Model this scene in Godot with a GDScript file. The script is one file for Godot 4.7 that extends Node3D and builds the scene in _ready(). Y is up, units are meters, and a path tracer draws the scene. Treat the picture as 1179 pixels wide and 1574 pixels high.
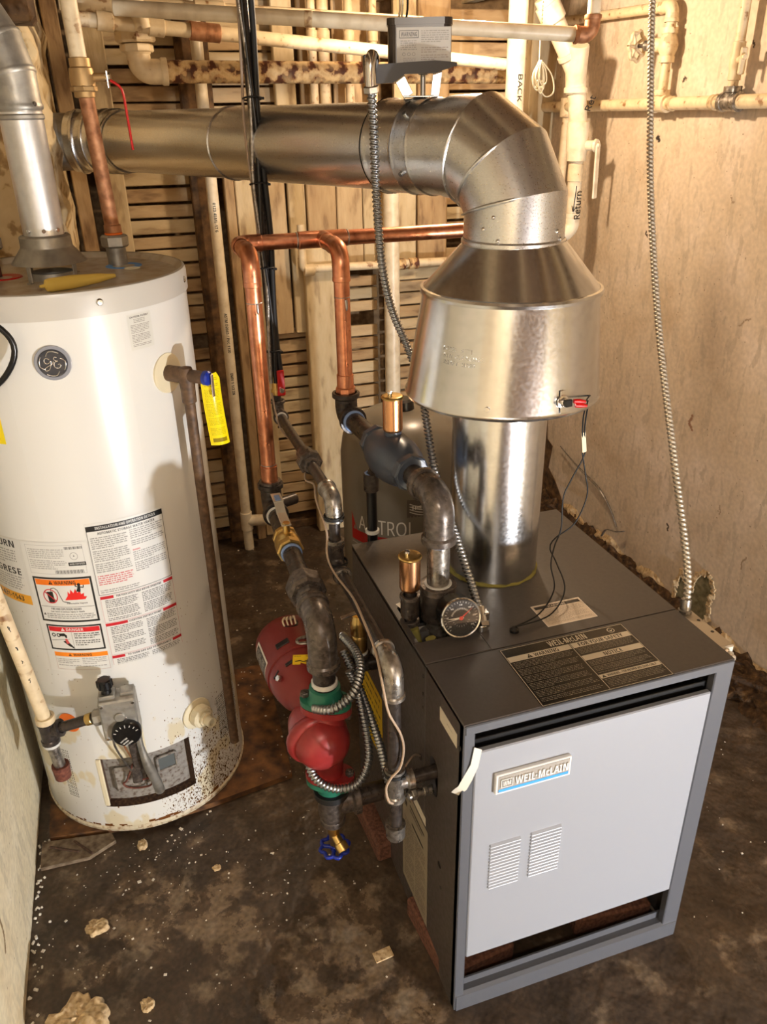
extends Node3D
# An old basement boiler room: cast-iron boiler with draft hood and vent, copper and black-iron piping, circulator, gas water heater.
# x runs to the right along the boiler's front, y up, z towards the viewer; the boiler's front bottom left corner is the origin.

var M := {}                      # materials
var taken := {}                  # names in use
var rng := RandomNumberGenerator.new()
const HEATER := Vector3(-0.600, 0, -1.034)
const HEATER_R := 0.292
const FLUE := Vector3(0.293, 0, -0.505)

func _ready() -> void:
	rng.seed = 20
	camera_and_light()
	materials()
	setting()
	back_wall_boards()
	boiler()
	flue_and_vent()
	vent_damper()
	supply_side()
	return_side()
	circulator()
	gas_line()
	expansion_tank()
	water_heater()
	heater_fittings()
	ceiling_pipes()
	right_wall_pipes()
	cables()
	floor_things()

# ---------------------------------------------------------------- camera, light, exposure
func camera_and_light() -> void:
	var cam := Camera3D.new()
	cam.name = "camera"
	cam.keep_aspect = Camera3D.KEEP_HEIGHT
	cam.fov = 65.73
	cam.near = 0.05
	cam.transform = Transform3D(Basis(Vector3(0.9489, -0.0161, 0.3153), Vector3(0.1549, 0.8940, -0.4203), Vector3(-0.2751, 0.4477, 0.8508)).orthonormalized(), Vector3(-0.4673, 1.8092, 0.9979))
	add_child(cam)
	cam.current = true
	var we := WorldEnvironment.new()
	we.name = "environment"
	var e := Environment.new()
	e.background_mode = Environment.BG_COLOR
	e.background_color = Color(0.02, 0.02, 0.02)
	e.tonemap_mode = Environment.TONE_MAPPER_LINEAR
	e.tonemap_exposure = 1.08
	e.sdfgi_enabled = true
	e.ssao_enabled = true
	e.ssil_enabled = true
	we.environment = e
	add_child(we)
	# the bare bulb whose pull chain hangs in view
	lamp("ceiling_bulb", Vector3(0.69, 2.152, -1.56), 0.033, Color(1.0, 0.88, 0.74), 1.05, 6.0, "bare warm light bulb in its holder above the white pull cord")
	# the hand-held work light to the right of the viewer
	lamp("work_lamp", Vector3(1.2, 0.22, 2.2), 0.04, Color(0.97, 0.98, 1.0), 8.5, 14.0, "low work light on a stand shining on the boiler's front")
	# added fill lamp over the viewer's shoulder, to lift the shade
	lamp("added_rear_fill", Vector3(-0.51, 2.15, 1.55), 0.05, Color(1.0, 0.95, 0.89), 1.1, 6.0, "added fill lamp on the ceiling behind the viewer, lifting the shade")

func lamp(called: String, at: Vector3, r: float, tint: Color, energy: float, glow: float, label: String) -> void:
	var t := thing(called, label, "lamp", at)
	var s := Shape.new()
	s.lathe([Vector2(-r, 0), Vector2(-r * 0.86, r * 0.5), Vector2(-r * 0.5, r * 0.86), Vector2(0, r), Vector2(r * 0.5, r * 0.86), Vector2(r * 0.9, r * 0.48), Vector2(r * 1.15, r * 0.4)], at, Vector3.UP if at.y > 1.0 else Vector3.DOWN, 20)
	var m := StandardMaterial3D.new()
	m.albedo_color = Color(0.9, 0.9, 0.88)
	m.emission_enabled = true
	m.emission = tint
	m.emission_energy_multiplier = glow
	part(t, "bulb", s, m)
	var h := Shape.new()
	h.lathe([Vector2(r * 1.1, 0), Vector2(r * 1.1, r * 0.75), Vector2(r * 2.0, r * 0.9), Vector2(r * 2.0, 0)], at, Vector3.UP if at.y > 1.0 else Vector3.DOWN, 20)
	var hm := StandardMaterial3D.new()
	hm.albedo_color = Color(0.85, 0.83, 0.78)
	hm.roughness = 0.4
	part(t, "lamp_holder", h, hm)
	if at.y < 1.0:      # the work light's own stand
		var st := Shape.new()
		st.rod(Vector3(at.x, 0.012, at.z), Vector3(at.x, at.y - r * 1.1, at.z), 0.011, 12)
		st.lathe([Vector2(0.0, 0.0), Vector2(0.0, 0.11), Vector2(0.010, 0.11), Vector2(0.016, 0.02)], Vector3(at.x, 0.0, at.z), Vector3.UP, 28)
		part(t, "stand", st, hm)
	var l := OmniLight3D.new()
	l.name = called + "_glow"
	l.position = Vector3.ZERO
	l.light_color = tint
	l.light_energy = energy
	l.light_size = r
	l.omni_range = 9.0
	l.omni_attenuation = 2.0
	l.shadow_enabled = true
	t.add_child(l, true)

# ---------------------------------------------------------------- naming
func numbered(called: String) -> String:
	if not taken.has(called):
		taken[called] = 0
		return called
	taken[called] += 1
	return "%s_%03d" % [called, taken[called]]

func thing(called: String, label: String, category: String, at := Vector3.ZERO, group := "") -> Node3D:
	var o := Node3D.new()
	o.name = numbered(called)
	add_child(o, true)
	o.position = at
	tag(o, label, category, group)
	return o

func tag(o: Node, label: String, category: String, group := "") -> void:
	if label: o.set_meta("label", label)
	if category: o.set_meta("category", category)
	if group: o.set_meta("group", group)

# commits a shape drawn in world coordinates as one mesh under its thing (or part)
func part(parent: Node3D, called: String, s: Shape, m: Material, label := "") -> MeshInstance3D:
	var o := MeshInstance3D.new()
	o.name = called
	var base: Vector3 = parent.global_position if parent != self else Vector3.ZERO
	o.mesh = s.mesh(base)
	o.material_override = m
	o.mesh.surface_set_material(0, m)
	o.material_override = null
	if parent == self: o.name = numbered(called)
	parent.add_child(o, true)
	if label: o.set_meta("label", label)
	return o

func solo(called: String, s: Shape, m: Material, label: String, category: String, group := "") -> MeshInstance3D:
	var c := s.middle_bottom()
	var o := MeshInstance3D.new()
	o.name = numbered(called)
	o.mesh = s.mesh(c)
	o.mesh.surface_set_material(0, m)
	add_child(o, true)
	o.position = c
	tag(o, label, category, group)
	return o

func struct(called: String, s: Shape, m: Material) -> MeshInstance3D:
	var o := part(self, called, s, m)
	o.set_meta("kind", "structure")
	return o

# ---------------------------------------------------------------- mesh code
class Shape:
	var v := PackedVector3Array()
	var n := PackedVector3Array()
	var t := PackedVector2Array()
	var ix := PackedInt32Array()

	func middle_bottom() -> Vector3:
		var lo := v[0]
		var hi := v[0]
		for p in v:
			lo = lo.min(p)
			hi = hi.max(p)
		return Vector3((lo.x + hi.x) / 2, lo.y, (lo.z + hi.z) / 2)

	func mesh(base: Vector3) -> ArrayMesh:
		var w := v.duplicate()
		for i in w.size(): w[i] -= base
		var a := []
		a.resize(Mesh.ARRAY_MAX)
		a[Mesh.ARRAY_VERTEX] = w
		a[Mesh.ARRAY_NORMAL] = n
		a[Mesh.ARRAY_TEX_UV] = t
		a[Mesh.ARRAY_INDEX] = ix
		var am := ArrayMesh.new()
		am.add_surface_from_arrays(Mesh.PRIMITIVE_TRIANGLES, a)
		return am

	# one flat polygon (convex, or a fan), its face towards «out»
	func face(p: Array, out: Vector3, uv := []) -> void:
		var k := v.size()
		var g := Vector3.ZERO
		for i in range(1, p.size() - 1):
			g += (p[i] - p[0]).cross(p[i + 1] - p[0])
		var nn := g.normalized()
		var flip := nn.dot(out) > 0
		if not flip: nn = -nn
		nn = nn if nn.dot(out) > 0 else -nn
		for i in p.size():
			v.append(p[i])
			n.append(nn)
			t.append(uv[i] if uv.size() else Vector2.ZERO)
		for i in range(1, p.size() - 1):
			if flip: ix.append_array([k, k + i + 1, k + i])
			else: ix.append_array([k, k + i, k + i + 1])

	# rows of points, smooth normals; closed: the last column repeats the first
	func grid(rows: Array, closed: bool, out := Vector3.ZERO) -> void:
		var R := rows.size()
		var Cn: int = rows[0].size()
		var k := v.size()
		var c := Vector3.ZERO
		for r in rows:
			for p in r: c += p
		c /= R * Cn
		var norm := PackedVector3Array()
		var sum := 0.0
		for i in R:
			var up: PackedVector3Array = rows[mini(i + 1, R - 1)]
			var dn: PackedVector3Array = rows[maxi(i - 1, 0)]
			var me: PackedVector3Array = rows[i]
			var mid := Vector3.ZERO
			if out == Vector3.ZERO:
				for p in me: mid += p
				mid /= Cn
			for j in Cn:
				var a := j + 1 if j < Cn - 1 else (1 if closed else j)
				var b := j - 1 if j > 0 else (Cn - 2 if closed else j)
				var du := up[j] - dn[j]
				var dv := me[a] - me[b]
				if dv.length_squared() < 1e-14:
					dv = up[a] - up[b] + dn[a] - dn[b]
				if du.length_squared() < 1e-14: du = up[a] - dn[b]
				var q := du.cross(dv).normalized()
				norm.append(q)
				sum += q.dot(me[j] - (mid if R > 2 or true else c)) if out == Vector3.ZERO else q.dot(out)
		var s := 1.0 if sum >= 0 else -1.0
		for i in R:
			for j in Cn:
				v.append(rows[i][j])
				n.append(norm[i * Cn + j] * s)
				t.append(Vector2(float(j) / (Cn - 1), 1.0 - float(i) / maxi(R - 1, 1)))
		for i in R - 1:
			for j in Cn - 1:
				var a := k + i * Cn + j
				var b := a + 1
				var d := a + Cn
				if s > 0: ix.append_array([a, b, d, d, b, d + 1])
				else: ix.append_array([a, d, b, d, d + 1, b])

	# profile of (height along the axis, radius) turned round an axis; sharp corners stay sharp
	func lathe(profile: Array, at: Vector3, axis: Vector3, segs := 20, a0 := 0.0, a1 := TAU) -> void:
		axis = axis.normalized()
		var x := axis.cross(Vector3(0, 0, 1) if absf(axis.z) < 0.9 else Vector3(1, 0, 0)).normalized()
		if absf(axis.y) > 0.99: x = Vector3(0, 0, 1)
		var z := x.cross(axis).normalized()
		if absf(axis.y) > 0.99: z = Vector3(1, 0, 0)
		var run := []
		for i in profile.size():
			var row := PackedVector3Array()
			for j in segs + 1:
				var th := a0 + (a1 - a0) * j / segs
				row.append(at + axis * profile[i].x + (x * cos(th) + z * sin(th)) * maxf(profile[i].y, 0.00001))
			run.append(row)
			if run.size() > 1 and i < profile.size() - 1:
				var d0: Vector2 = (profile[i] - profile[i - 1]).normalized()
				var d1: Vector2 = (profile[i + 1] - profile[i]).normalized()
				if d0.dot(d1) < 0.8:
					grid(run, is_equal_approx(a1 - a0, TAU), axis * (-signf(d0.y)) if absf(d0.x) < 0.05 else Vector3.ZERO)
					run = [row]
		if run.size() > 1:
			var dl: Vector2 = (profile[-1] - profile[-2]).normalized()
			grid(run, is_equal_approx(a1 - a0, TAU), axis * (-signf(dl.y)) if run.size() == 2 and absf(dl.x) < 0.05 else Vector3.ZERO)

	func rod(a: Vector3, b: Vector3, r: float, segs := 16, r2 := -1.0) -> void:
		var L := a.distance_to(b)
		var q := r if r2 < 0 else r2
		var e := minf(r * 0.12, 0.002)
		lathe([Vector2(0, 0), Vector2(0, r - e), Vector2(e, r), Vector2(L - e, q), Vector2(L, q - e), Vector2(L, 0)], a, b - a, segs)

	# hexagon or octagon nut with chamfered ends
	func nut(a: Vector3, b: Vector3, r: float, sides := 6) -> void:
		var axis := (b - a).normalized()
		var x := axis.cross(Vector3(0, 0, 1) if absf(axis.z) < 0.9 else Vector3(1, 0, 0)).normalized()
		var y := axis.cross(x)
		var L := a.distance_to(b)
		var e := minf(L * 0.16, r * 0.15)
		for j in sides:
			var t0 := TAU * j / sides
			var t1 := TAU * (j + 1) / sides
			var d0 := x * cos(t0) + y * sin(t0)
			var d1 := x * cos(t1) + y * sin(t1)
			var o := (d0 + d1).normalized()
			face([a + axis * e + d0 * r, a + axis * e + d1 * r, b - axis * e + d1 * r, b - axis * e + d0 * r], o)
			face([a + d0 * (r - e), a + d1 * (r - e), a + axis * e + d1 * r, a + axis * e + d0 * r], o - axis)
			face([b + d0 * (r - e), b + d1 * (r - e), b - axis * e + d1 * r, b - axis * e + d0 * r], o + axis)
			face([a, a + d0 * (r - e), a + d1 * (r - e)], -axis)
			face([b, b + d0 * (r - e), b + d1 * (r - e)], axis)

	# a round tube along points; radius a number or one per point
	func tube(pts: Array, radius, segs := 12, caps := true, squash := 1.0) -> void:
		var rows := []
		var d: Vector3 = (pts[1] - pts[0]).normalized()
		var x := d.cross(Vector3.UP if absf(d.y) < 0.9 else Vector3.RIGHT).normalized()
		for i in pts.size():
			var dir: Vector3 = (pts[mini(i + 1, pts.size() - 1)] - pts[maxi(i - 1, 0)]).normalized()
			x = (x - dir * x.dot(dir)).normalized()
			var y := dir.cross(x)
			var r: float
			if radius is Array:
				var at: float = float(i) / maxi(pts.size() - 1, 1) * (radius.size() - 1)
				r = lerpf(radius[int(at)], radius[mini(int(at) + 1, radius.size() - 1)], at - int(at))
			else: r = radius
			var row := PackedVector3Array()
			for j in segs + 1:
				var th := TAU * j / segs
				row.append(pts[i] + x * cos(th) * r + y * sin(th) * r * squash)
			rows.append(row)
		grid(rows, true)
		if caps:
			face(Array(rows[0]).slice(0, segs), pts[0] - pts[1])
			face(Array(rows[-1]).slice(0, segs), pts[-1] - pts[-2])

	# spirally ridged armoured cable
	func armour(pts: Array, r: float, pitch: float, depth: float, segs := 10) -> void:
		var fine := Shape.resample(pts, pitch / 5.0)
		var rows := []
		var d: Vector3 = (fine[1] - fine[0]).normalized()
		var x := d.cross(Vector3(0.3, 0.2, 1).normalized()).normalized()
		for i in fine.size():
			var dir: Vector3 = (fine[mini(i + 1, fine.size() - 1)] - fine[maxi(i - 1, 0)]).normalized()
			x = (x - dir * x.dot(dir)).normalized()
			var y := dir.cross(x)
			var row := PackedVector3Array()
			for j in segs + 1:
				var th := TAU * j / segs
				var w := sin(TAU * i / 5.0 + th)
				row.append(fine[i] + (x * cos(th) + y * sin(th)) * (r + depth * (sqrt(absf(w)) * signf(w))))
			rows.append(row)
		grid(rows, true)
		face(Array(rows[0]).slice(0, segs), fine[0] - fine[1])
		face(Array(rows[-1]).slice(0, segs), fine[-1] - fine[-2])

	# Catmull-Rom through the points, at even steps
	static func resample(pts: Array, step: float) -> Array:
		var dense := []
		for i in pts.size() - 1:
			var p0: Vector3 = pts[maxi(i - 1, 0)]
			var p1: Vector3 = pts[i]
			var p2: Vector3 = pts[i + 1]
			var p3: Vector3 = pts[mini(i + 2, pts.size() - 1)]
			for k in 24:
				dense.append(p1.cubic_interpolate(p2, p0, p3, k / 24.0))
		dense.append(pts[-1])
		var out := [dense[0]]
		var left := step
		for i in dense.size() - 1:
			var a: Vector3 = dense[i]
			var b: Vector3 = dense[i + 1]
			var L := a.distance_to(b)
			var at := 0.0
			while L - at > left:
				at += left
				left = step
				out.append(a.lerp(b, at / L))
			left -= L - at
		out.append(pts[-1])
		return out

	# corners rounded to arcs
	static func bend(pts: Array, r: float, steps := 6) -> Array:
		var out := [pts[0]]
		for i in range(1, pts.size() - 1):
			var p: Vector3 = pts[i]
			var a: Vector3 = (pts[i - 1] - p).normalized()
			var b: Vector3 = (pts[i + 1] - p).normalized()
			var half := a.angle_to(b) / 2
			if half > 1.55:
				out.append(p)
				continue
			var d := minf(r / tan(half), minf(p.distance_to(pts[i - 1]), p.distance_to(pts[i + 1])) * 0.499)
			var rr := d * tan(half)
			var c := p + (a + b).normalized() * (rr / sin(half))
			var s0 := p + a * d - c
			var s1 := p + b * d - c
			for k in steps + 1:
				out.append(c + s0.slerp(s1, float(k) / steps))
		out.append(pts[-1])
		return out

	# box with chamfered edges, turned by a basis
	func box(c: Vector3, size: Vector3, e := 0.0, b := Basis.IDENTITY) -> void:
		var h := size / 2
		e = minf(e, minf(h.x, minf(h.y, h.z)) * 0.9)
		if e <= 0.0:
			for ax in 3:
				for s in [-1.0, 1.0]:
					var p := []
					for q in [[-1, -1], [1, -1], [1, 1], [-1, 1]]:
						var w := Vector3.ZERO
						w[ax] = h[ax] * s
						w[(ax + 1) % 3] = h[(ax + 1) % 3] * q[0]
						w[(ax + 2) % 3] = h[(ax + 2) % 3] * q[1]
						p.append(c + b * w)
					var o := Vector3.ZERO
					o[ax] = s
					face(p, b * o, [Vector2(0, 1), Vector2(1, 1), Vector2(1, 0), Vector2(0, 0)])
			return
		for ax in 3:
			var a1 := (ax + 1) % 3
			var a2 := (ax + 2) % 3
			for s in [-1.0, 1.0]:
				var p := []
				for q in [[-1, -1], [1, -1], [1, 1], [-1, 1]]:
					var w := Vector3.ZERO
					w[ax] = h[ax] * s
					w[a1] = (h[a1] - e) * q[0]
					w[a2] = (h[a2] - e) * q[1]
					p.append(c + b * w)
				var o := Vector3.ZERO
				o[ax] = s
				face(p, b * o)
				for s2 in [-1.0, 1.0]:      # the edge between ax and a1
					var p2 := []
					for q in [[0, -1], [1, -1], [1, 1], [0, 1]]:
						var w := Vector3.ZERO
						w[ax] = (h[ax] - (0.0 if q[0] == 0 else e)) * s
						w[a1] = (h[a1] - (e if q[0] == 0 else 0.0)) * s2
						w[a2] = (h[a2] - e) * q[1]
						p2.append(c + b * w)
					var o2 := Vector3.ZERO
					o2[ax] = s
					o2[a1] = s2
					face(p2, b * o2)
		for sx in [-1.0, 1.0]:
			for sy in [-1.0, 1.0]:
				for sz in [-1.0, 1.0]:
					face([c + b * Vector3(h.x * sx, (h.y - e) * sy, (h.z - e) * sz), c + b * Vector3((h.x - e) * sx, h.y * sy, (h.z - e) * sz), c + b * Vector3((h.x - e) * sx, (h.y - e) * sy, h.z * sz)], b * Vector3(sx, sy, sz))

	# a polygon in the plane (x, y) of a transform, extruded along its z
	func prism(poly: PackedVector2Array, depth: float, tf: Transform3D) -> void:
		var tri := Geometry2D.triangulate_polygon(poly)
		for s in [0.0, 1.0]:
			for i in range(0, tri.size(), 3):
				var p := []
				for q in 3:
					var w := poly[tri[i + q]]
					p.append(tf * Vector3(w.x, w.y, depth * s))
				face(p, tf.basis.z * (1.0 if s > 0.5 else -1.0))
		var ccw := 1.0 if not Geometry2D.is_polygon_clockwise(poly) else -1.0
		for i in poly.size():
			var a := poly[i]
			var c := poly[(i + 1) % poly.size()]
			var o := Vector2((c - a).y, -(c - a).x) * ccw
			face([tf * Vector3(a.x, a.y, 0), tf * Vector3(c.x, c.y, 0), tf * Vector3(c.x, c.y, depth), tf * Vector3(a.x, a.y, depth)], tf.basis * Vector3(o.x, o.y, 0))

	# flat label: corner, and its edge vectors to the right and upwards
	func card(c: Vector3, right: Vector3, up: Vector3, thick := 0.0006) -> void:
		var o := right.cross(up).normalized()
		var f := o * thick
		face([c + f, c + right + f, c + right + up + f, c + up + f], o, [Vector2(0, 1), Vector2(1, 1), Vector2(1, 0), Vector2(0, 0)])
		for q in [[c, c + right], [c + right, c + right + up], [c + right + up, c + up], [c + up, c]]:
			face([q[0], q[1], q[1] + f, q[0] + f], (q[0] + q[1]) / 2 - (c + (right + up) / 2))

	# a patch of an upright cylinder; angles from +z towards +x
	func patch(c: Vector3, r: float, a0: float, a1: float, y0: float, y1: float, segs := 16) -> void:
		var rows := []
		for i in 2:
			var row := PackedVector3Array()
			for j in segs + 1:
				var th := deg_to_rad(a0 + (a1 - a0) * j / segs)
				row.append(Vector3(c.x + sin(th) * r, y0 if i == 0 else y1, c.z + cos(th) * r))
			rows.append(row)
		var am := deg_to_rad((a0 + a1) / 2)
		grid(rows, false, Vector3(sin(am), 0, cos(am)) if absf(a1 - a0) < 181 else Vector3.ZERO)

	func lettering(text: String, height: float, tf: Transform3D, depth: float, bold := true, width := 0.0) -> void:
		var tm := TextMesh.new()
		var f := SystemFont.new()
		f.font_names = PackedStringArray(["Droid Sans"])
		f.font_weight = 700 if bold else 400
		tm.font = f
		tm.font_size = 32
		tm.pixel_size = 1.0
		tm.depth = 1.0
		tm.text = text
		var a := tm.get_mesh_arrays()
		var p: PackedVector3Array = a[Mesh.ARRAY_VERTEX]
		var nn: PackedVector3Array = a[Mesh.ARRAY_NORMAL]
		var lo := p[0]
		var hi := p[0]
		for q in p:
			lo = lo.min(q)
			hi = hi.max(q)
		var sy := height / (hi.y - lo.y)
		var sx := sy if width <= 0 else width / (hi.x - lo.x)
		var k := v.size()
		for i in p.size():
			var q := Vector3((p[i].x - lo.x) * sx, (p[i].y - lo.y) * sy, (p[i].z - lo.z) / (hi.z - lo.z) * depth)
			v.append(tf * q)
			n.append((tf.basis * nn[i]).normalized())
			t.append(Vector2.ZERO)
		if a[Mesh.ARRAY_INDEX] != null:
			for i in a[Mesh.ARRAY_INDEX]: ix.append(k + i)
		else:
			for i in p.size(): ix.append(k + i)

# a frame with z along «out» and y as upright as it can be
func frame(at: Vector3, out: Vector3, up := Vector3.UP) -> Transform3D:
	var z := out.normalized()
	var x := up.cross(z).normalized()
	return Transform3D(Basis(x, z.cross(x), z), at)

func around(th_deg: float, r: float, y: float, c := HEATER) -> Vector3:
	var th := deg_to_rad(th_deg)
	return Vector3(c.x + sin(th) * r, y, c.z + cos(th) * r)

# ---------------------------------------------------------------- materials
func noise(sd: int, freq: float, octaves := 4, kind := FastNoiseLite.TYPE_SIMPLEX_SMOOTH) -> FastNoiseLite:
	var f := FastNoiseLite.new()
	f.seed = sd
	f.frequency = freq
	f.noise_type = kind
	f.fractal_octaves = octaves
	return f

# a seamless tile of noise seen through a colour ramp
func ramp_tile(f: FastNoiseLite, stops: Array, size := 384) -> ImageTexture:
	var g := Gradient.new()
	g.offsets = PackedFloat32Array(stops.map(func(s): return s[0]))
	g.colors = PackedColorArray(stops.map(func(s): return s[1]))
	var im := f.get_seamless_image(size, size)
	var d := im.get_data()
	var lut := []
	for i in 256:
		var c := g.sample(i / 255.0)
		lut.append([c.r8, c.g8, c.b8])
	var o := PackedByteArray()
	o.resize(size * size * 3)
	var step := d.size() / (size * size)
	for i in size * size:
		var c: Array = lut[d[i * step]]
		o[i * 3] = c[0]
		o[i * 3 + 1] = c[1]
		o[i * 3 + 2] = c[2]
	return ImageTexture.create_from_image(Image.create_from_data(size, size, false, Image.FORMAT_RGB8, o))

func grey_tile(f: FastNoiseLite, lo: float, hi: float, size := 384) -> ImageTexture:
	return ramp_tile(f, [[0.0, Color(lo, lo, lo)], [1.0, Color(hi, hi, hi)]], size)

func mat(called: String, c: Color, rough := 0.6, metal := 0.0) -> StandardMaterial3D:
	var m := StandardMaterial3D.new()
	m.resource_name = called
	m.albedo_color = c
	m.roughness = rough
	m.metallic = metal
	m.cull_mode = BaseMaterial3D.CULL_DISABLED
	M[called] = m
	return m

# world-space triplanar tile on a material; scale in tiles per metre
func tiled(m: StandardMaterial3D, albedo: Texture2D, scale := 2.0, bump: Texture2D = null, cm := 0.1) -> StandardMaterial3D:
	m.uv1_triplanar = true
	m.uv1_world_triplanar = true
	m.uv1_scale = Vector3.ONE * scale
	if albedo:
		m.albedo_texture = albedo
		m.albedo_color = Color.WHITE
	if bump:
		m.heightmap_enabled = true
		m.heightmap_texture = bump
		m.heightmap_scale = cm
	return m

func printed(im: Image, rough := 0.45) -> StandardMaterial3D:
	var m := StandardMaterial3D.new()
	m.albedo_texture = ImageTexture.create_from_image(im)
	m.roughness = rough
	m.cull_mode = BaseMaterial3D.CULL_DISABLED
	return m

func rough_map(m: StandardMaterial3D, tex: Texture2D) -> void:
	m.roughness_texture = tex
	m.roughness = 1.0

func materials() -> void:
	var grain := grey_tile(noise(3, 0.02, 5), 0.0, 1.0)
	var lumps := grey_tile(noise(4, 0.008, 3), 0.0, 1.0)
	var smear := grey_tile(noise(6, 0.012, 4), 0.16, 0.50)
	# sheet metal
	var spangle := ramp_tile(noise(8, 0.05, 3), [[0.0, Color(0.80, 0.81, 0.82)], [1.0, Color(0.87, 0.88, 0.89)]])
	var steel := tiled(mat("galvanised", Color(0.75, 0.75, 0.73), 0.30, 1.0), spangle, 9.0)
	rough_map(steel, grey_tile(noise(9, 0.06, 3), 0.24, 0.36))
	var hood_steel := tiled(mat("bright_steel", Color(0.78, 0.78, 0.76), 0.24, 1.0), ramp_tile(noise(18, 0.02, 4), [[0.0, Color(0.81, 0.82, 0.83)], [0.5, Color(0.86, 0.87, 0.88)], [1.0, Color(0.88, 0.89, 0.90)]]), 4.0)
	rough_map(hood_steel, grey_tile(noise(19, 0.07, 3), 0.16, 0.28))
	var dull := tiled(mat("dull_zinc", Color(0.6, 0.6, 0.58), 0.5, 0.75), ramp_tile(noise(11, 0.02, 4), [[0.0, Color(0.50, 0.49, 0.46)], [0.5, Color(0.64, 0.63, 0.60)], [1.0, Color(0.72, 0.70, 0.66)]]), 3.0)
	rough_map(dull, grey_tile(noise(12, 0.02, 4), 0.34, 0.62))
	mat("chrome", Color(0.85, 0.85, 0.85), 0.16, 1.0)
	mat("cable_steel", Color(0.62, 0.63, 0.64), 0.34, 1.0)
	# copper, brass
	var cop := tiled(mat("copper", Color(0.85, 0.45, 0.28), 0.3, 1.0), ramp_tile(noise(13, 0.015, 5), [[0.0, Color(0.66, 0.42, 0.31)], [0.4, Color(0.83, 0.56, 0.43)], [0.65, Color(0.90, 0.64, 0.50)], [1.0, Color(0.78, 0.49, 0.36)]]), 3.0)
	rough_map(cop, grey_tile(noise(14, 0.02, 4), 0.22, 0.45))
	tiled(mat("old_copper", Color(0.6, 0.4, 0.28), 0.55, 0.6), ramp_tile(noise(15, 0.02, 5), [[0.0, Color(0.42, 0.27, 0.17)], [0.5, Color(0.66, 0.46, 0.32)], [1.0, Color(0.76, 0.58, 0.43)]]), 4.0)
	mat("brass", Color(0.82, 0.70, 0.44), 0.30, 1.0)
	mat("can_copper", Color(0.86, 0.64, 0.46), 0.27, 1.0)
	mat("old_brass", Color(0.70, 0.58, 0.40), 0.48, 0.75)
	mat("solder", Color(0.72, 0.72, 0.72), 0.35, 1.0)
	# black iron
	var iron := tiled(mat("black_iron", Color(0.1, 0.09, 0.085), 0.4, 0.35), ramp_tile(noise(16, 0.03, 5), [[0.0, Color(0.15, 0.13, 0.12)], [0.55, Color(0.24, 0.215, 0.20)], [1.0, Color(0.33, 0.29, 0.26)]]), 5.0, grain, 0.03)
	rough_map(iron, smear)
	var cast := tiled(mat("cast_iron", Color(0.25, 0.23, 0.21), 0.5, 0.5), ramp_tile(noise(17, 0.03, 5), [[0.0, Color(0.22, 0.20, 0.18)], [0.55, Color(0.36, 0.33, 0.31)], [1.0, Color(0.50, 0.46, 0.43)]]), 6.0, grain, 0.05)
	rough_map(cast, smear)
	rough_map(tiled(mat("old_iron", Color(0.3, 0.27, 0.24), 0.5, 0.85), ramp_tile(noise(21, 0.03, 5), [[0.0, Color(0.40, 0.37, 0.34)], [0.55, Color(0.60, 0.58, 0.55)], [1.0, Color(0.72, 0.70, 0.67)]]), 6.0, grain, 0.05), smear)
	mat("separator_blue", Color(0.25, 0.28, 0.33), 0.32, 0.1)
	mat("thread_seal", Color(0.78, 0.78, 0.76), 0.7)
	mat("blue_seal", Color(0.50, 0.60, 0.78), 0.7)
	# paints and plastics
	var jack := tiled(mat("jacket_grey", Color(0.25, 0.23, 0.22), 0.42), ramp_tile(noise(22, 0.05, 4), [[0.0, Color(0.262, 0.245, 0.236)], [1.0, Color(0.292, 0.272, 0.262)]]), 5.0, grain, 0.006)
	rough_map(jack, grey_tile(noise(23, 0.03, 4), 0.30, 0.44))
	mat("frame_grey", Color(0.315, 0.325, 0.35), 0.36, 0.1)
	mat("door_silver", Color(0.545, 0.56, 0.59), 0.40, 0.1)
	mat("inner_steel", Color(0.34, 0.33, 0.32), 0.6, 0.3)
	mat("sight_mica", Color(0.36, 0.38, 0.38), 0.15)
	tiled(mat("dark_brown", Color.WHITE, 0.85), ramp_tile(noise(29, 0.04, 4), [[0.0, Color(0.17, 0.11, 0.08)], [0.6, Color(0.30, 0.21, 0.15)], [1.0, Color(0.48, 0.38, 0.28)]]), 6.0)  # mottled dark brown for recess edges, splinters and the flue disc
	tiled(mat("dirty_slab", Color.WHITE, 0.9), ramp_tile(noise(42, 0.03, 5), [[0.0, Color(0.28, 0.22, 0.16)], [0.5, Color(0.43, 0.37, 0.30)], [1.0, Color(0.56, 0.50, 0.42)]]), 3.0, grain, 0.2)
	mat("plastic_and_hole_black", Color(0.045, 0.045, 0.05), 0.3)  # black plastic, and the painted dark of holes and vents
	mat("rubber", Color(0.05, 0.05, 0.05), 0.6)
	mat("motor_brown", Color(0.17, 0.14, 0.12), 0.28, 0.1)
	mat("pump_red", Color(0.53, 0.15, 0.15), 0.36)
	mat("motor_red", Color(0.44, 0.11, 0.10), 0.44)
	mat("flange_green", Color(0.13, 0.40, 0.32), 0.4)
	mat("lever_red", Color(0.72, 0.05, 0.06), 0.35)
	mat("handle_blue", Color(0.06, 0.16, 0.55), 0.35)
	mat("tag_yellow", Color(0.93, 0.86, 0.10), 0.5)
	mat("orange", Color(0.90, 0.42, 0.06), 0.5)
	mat("cream_plastic", Color(0.86, 0.82, 0.70), 0.45)
	mat("white", Color(0.85, 0.83, 0.78), 0.5)
	mat("ivory_wire", Color(0.80, 0.72, 0.60), 0.5)
	mat("tan_wire", Color(0.62, 0.54, 0.46), 0.5)
	mat("cord_white", Color(0.88, 0.84, 0.72), 0.8)
	mat("glass_dark", Color(0.02, 0.02, 0.025), 0.06)
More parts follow.
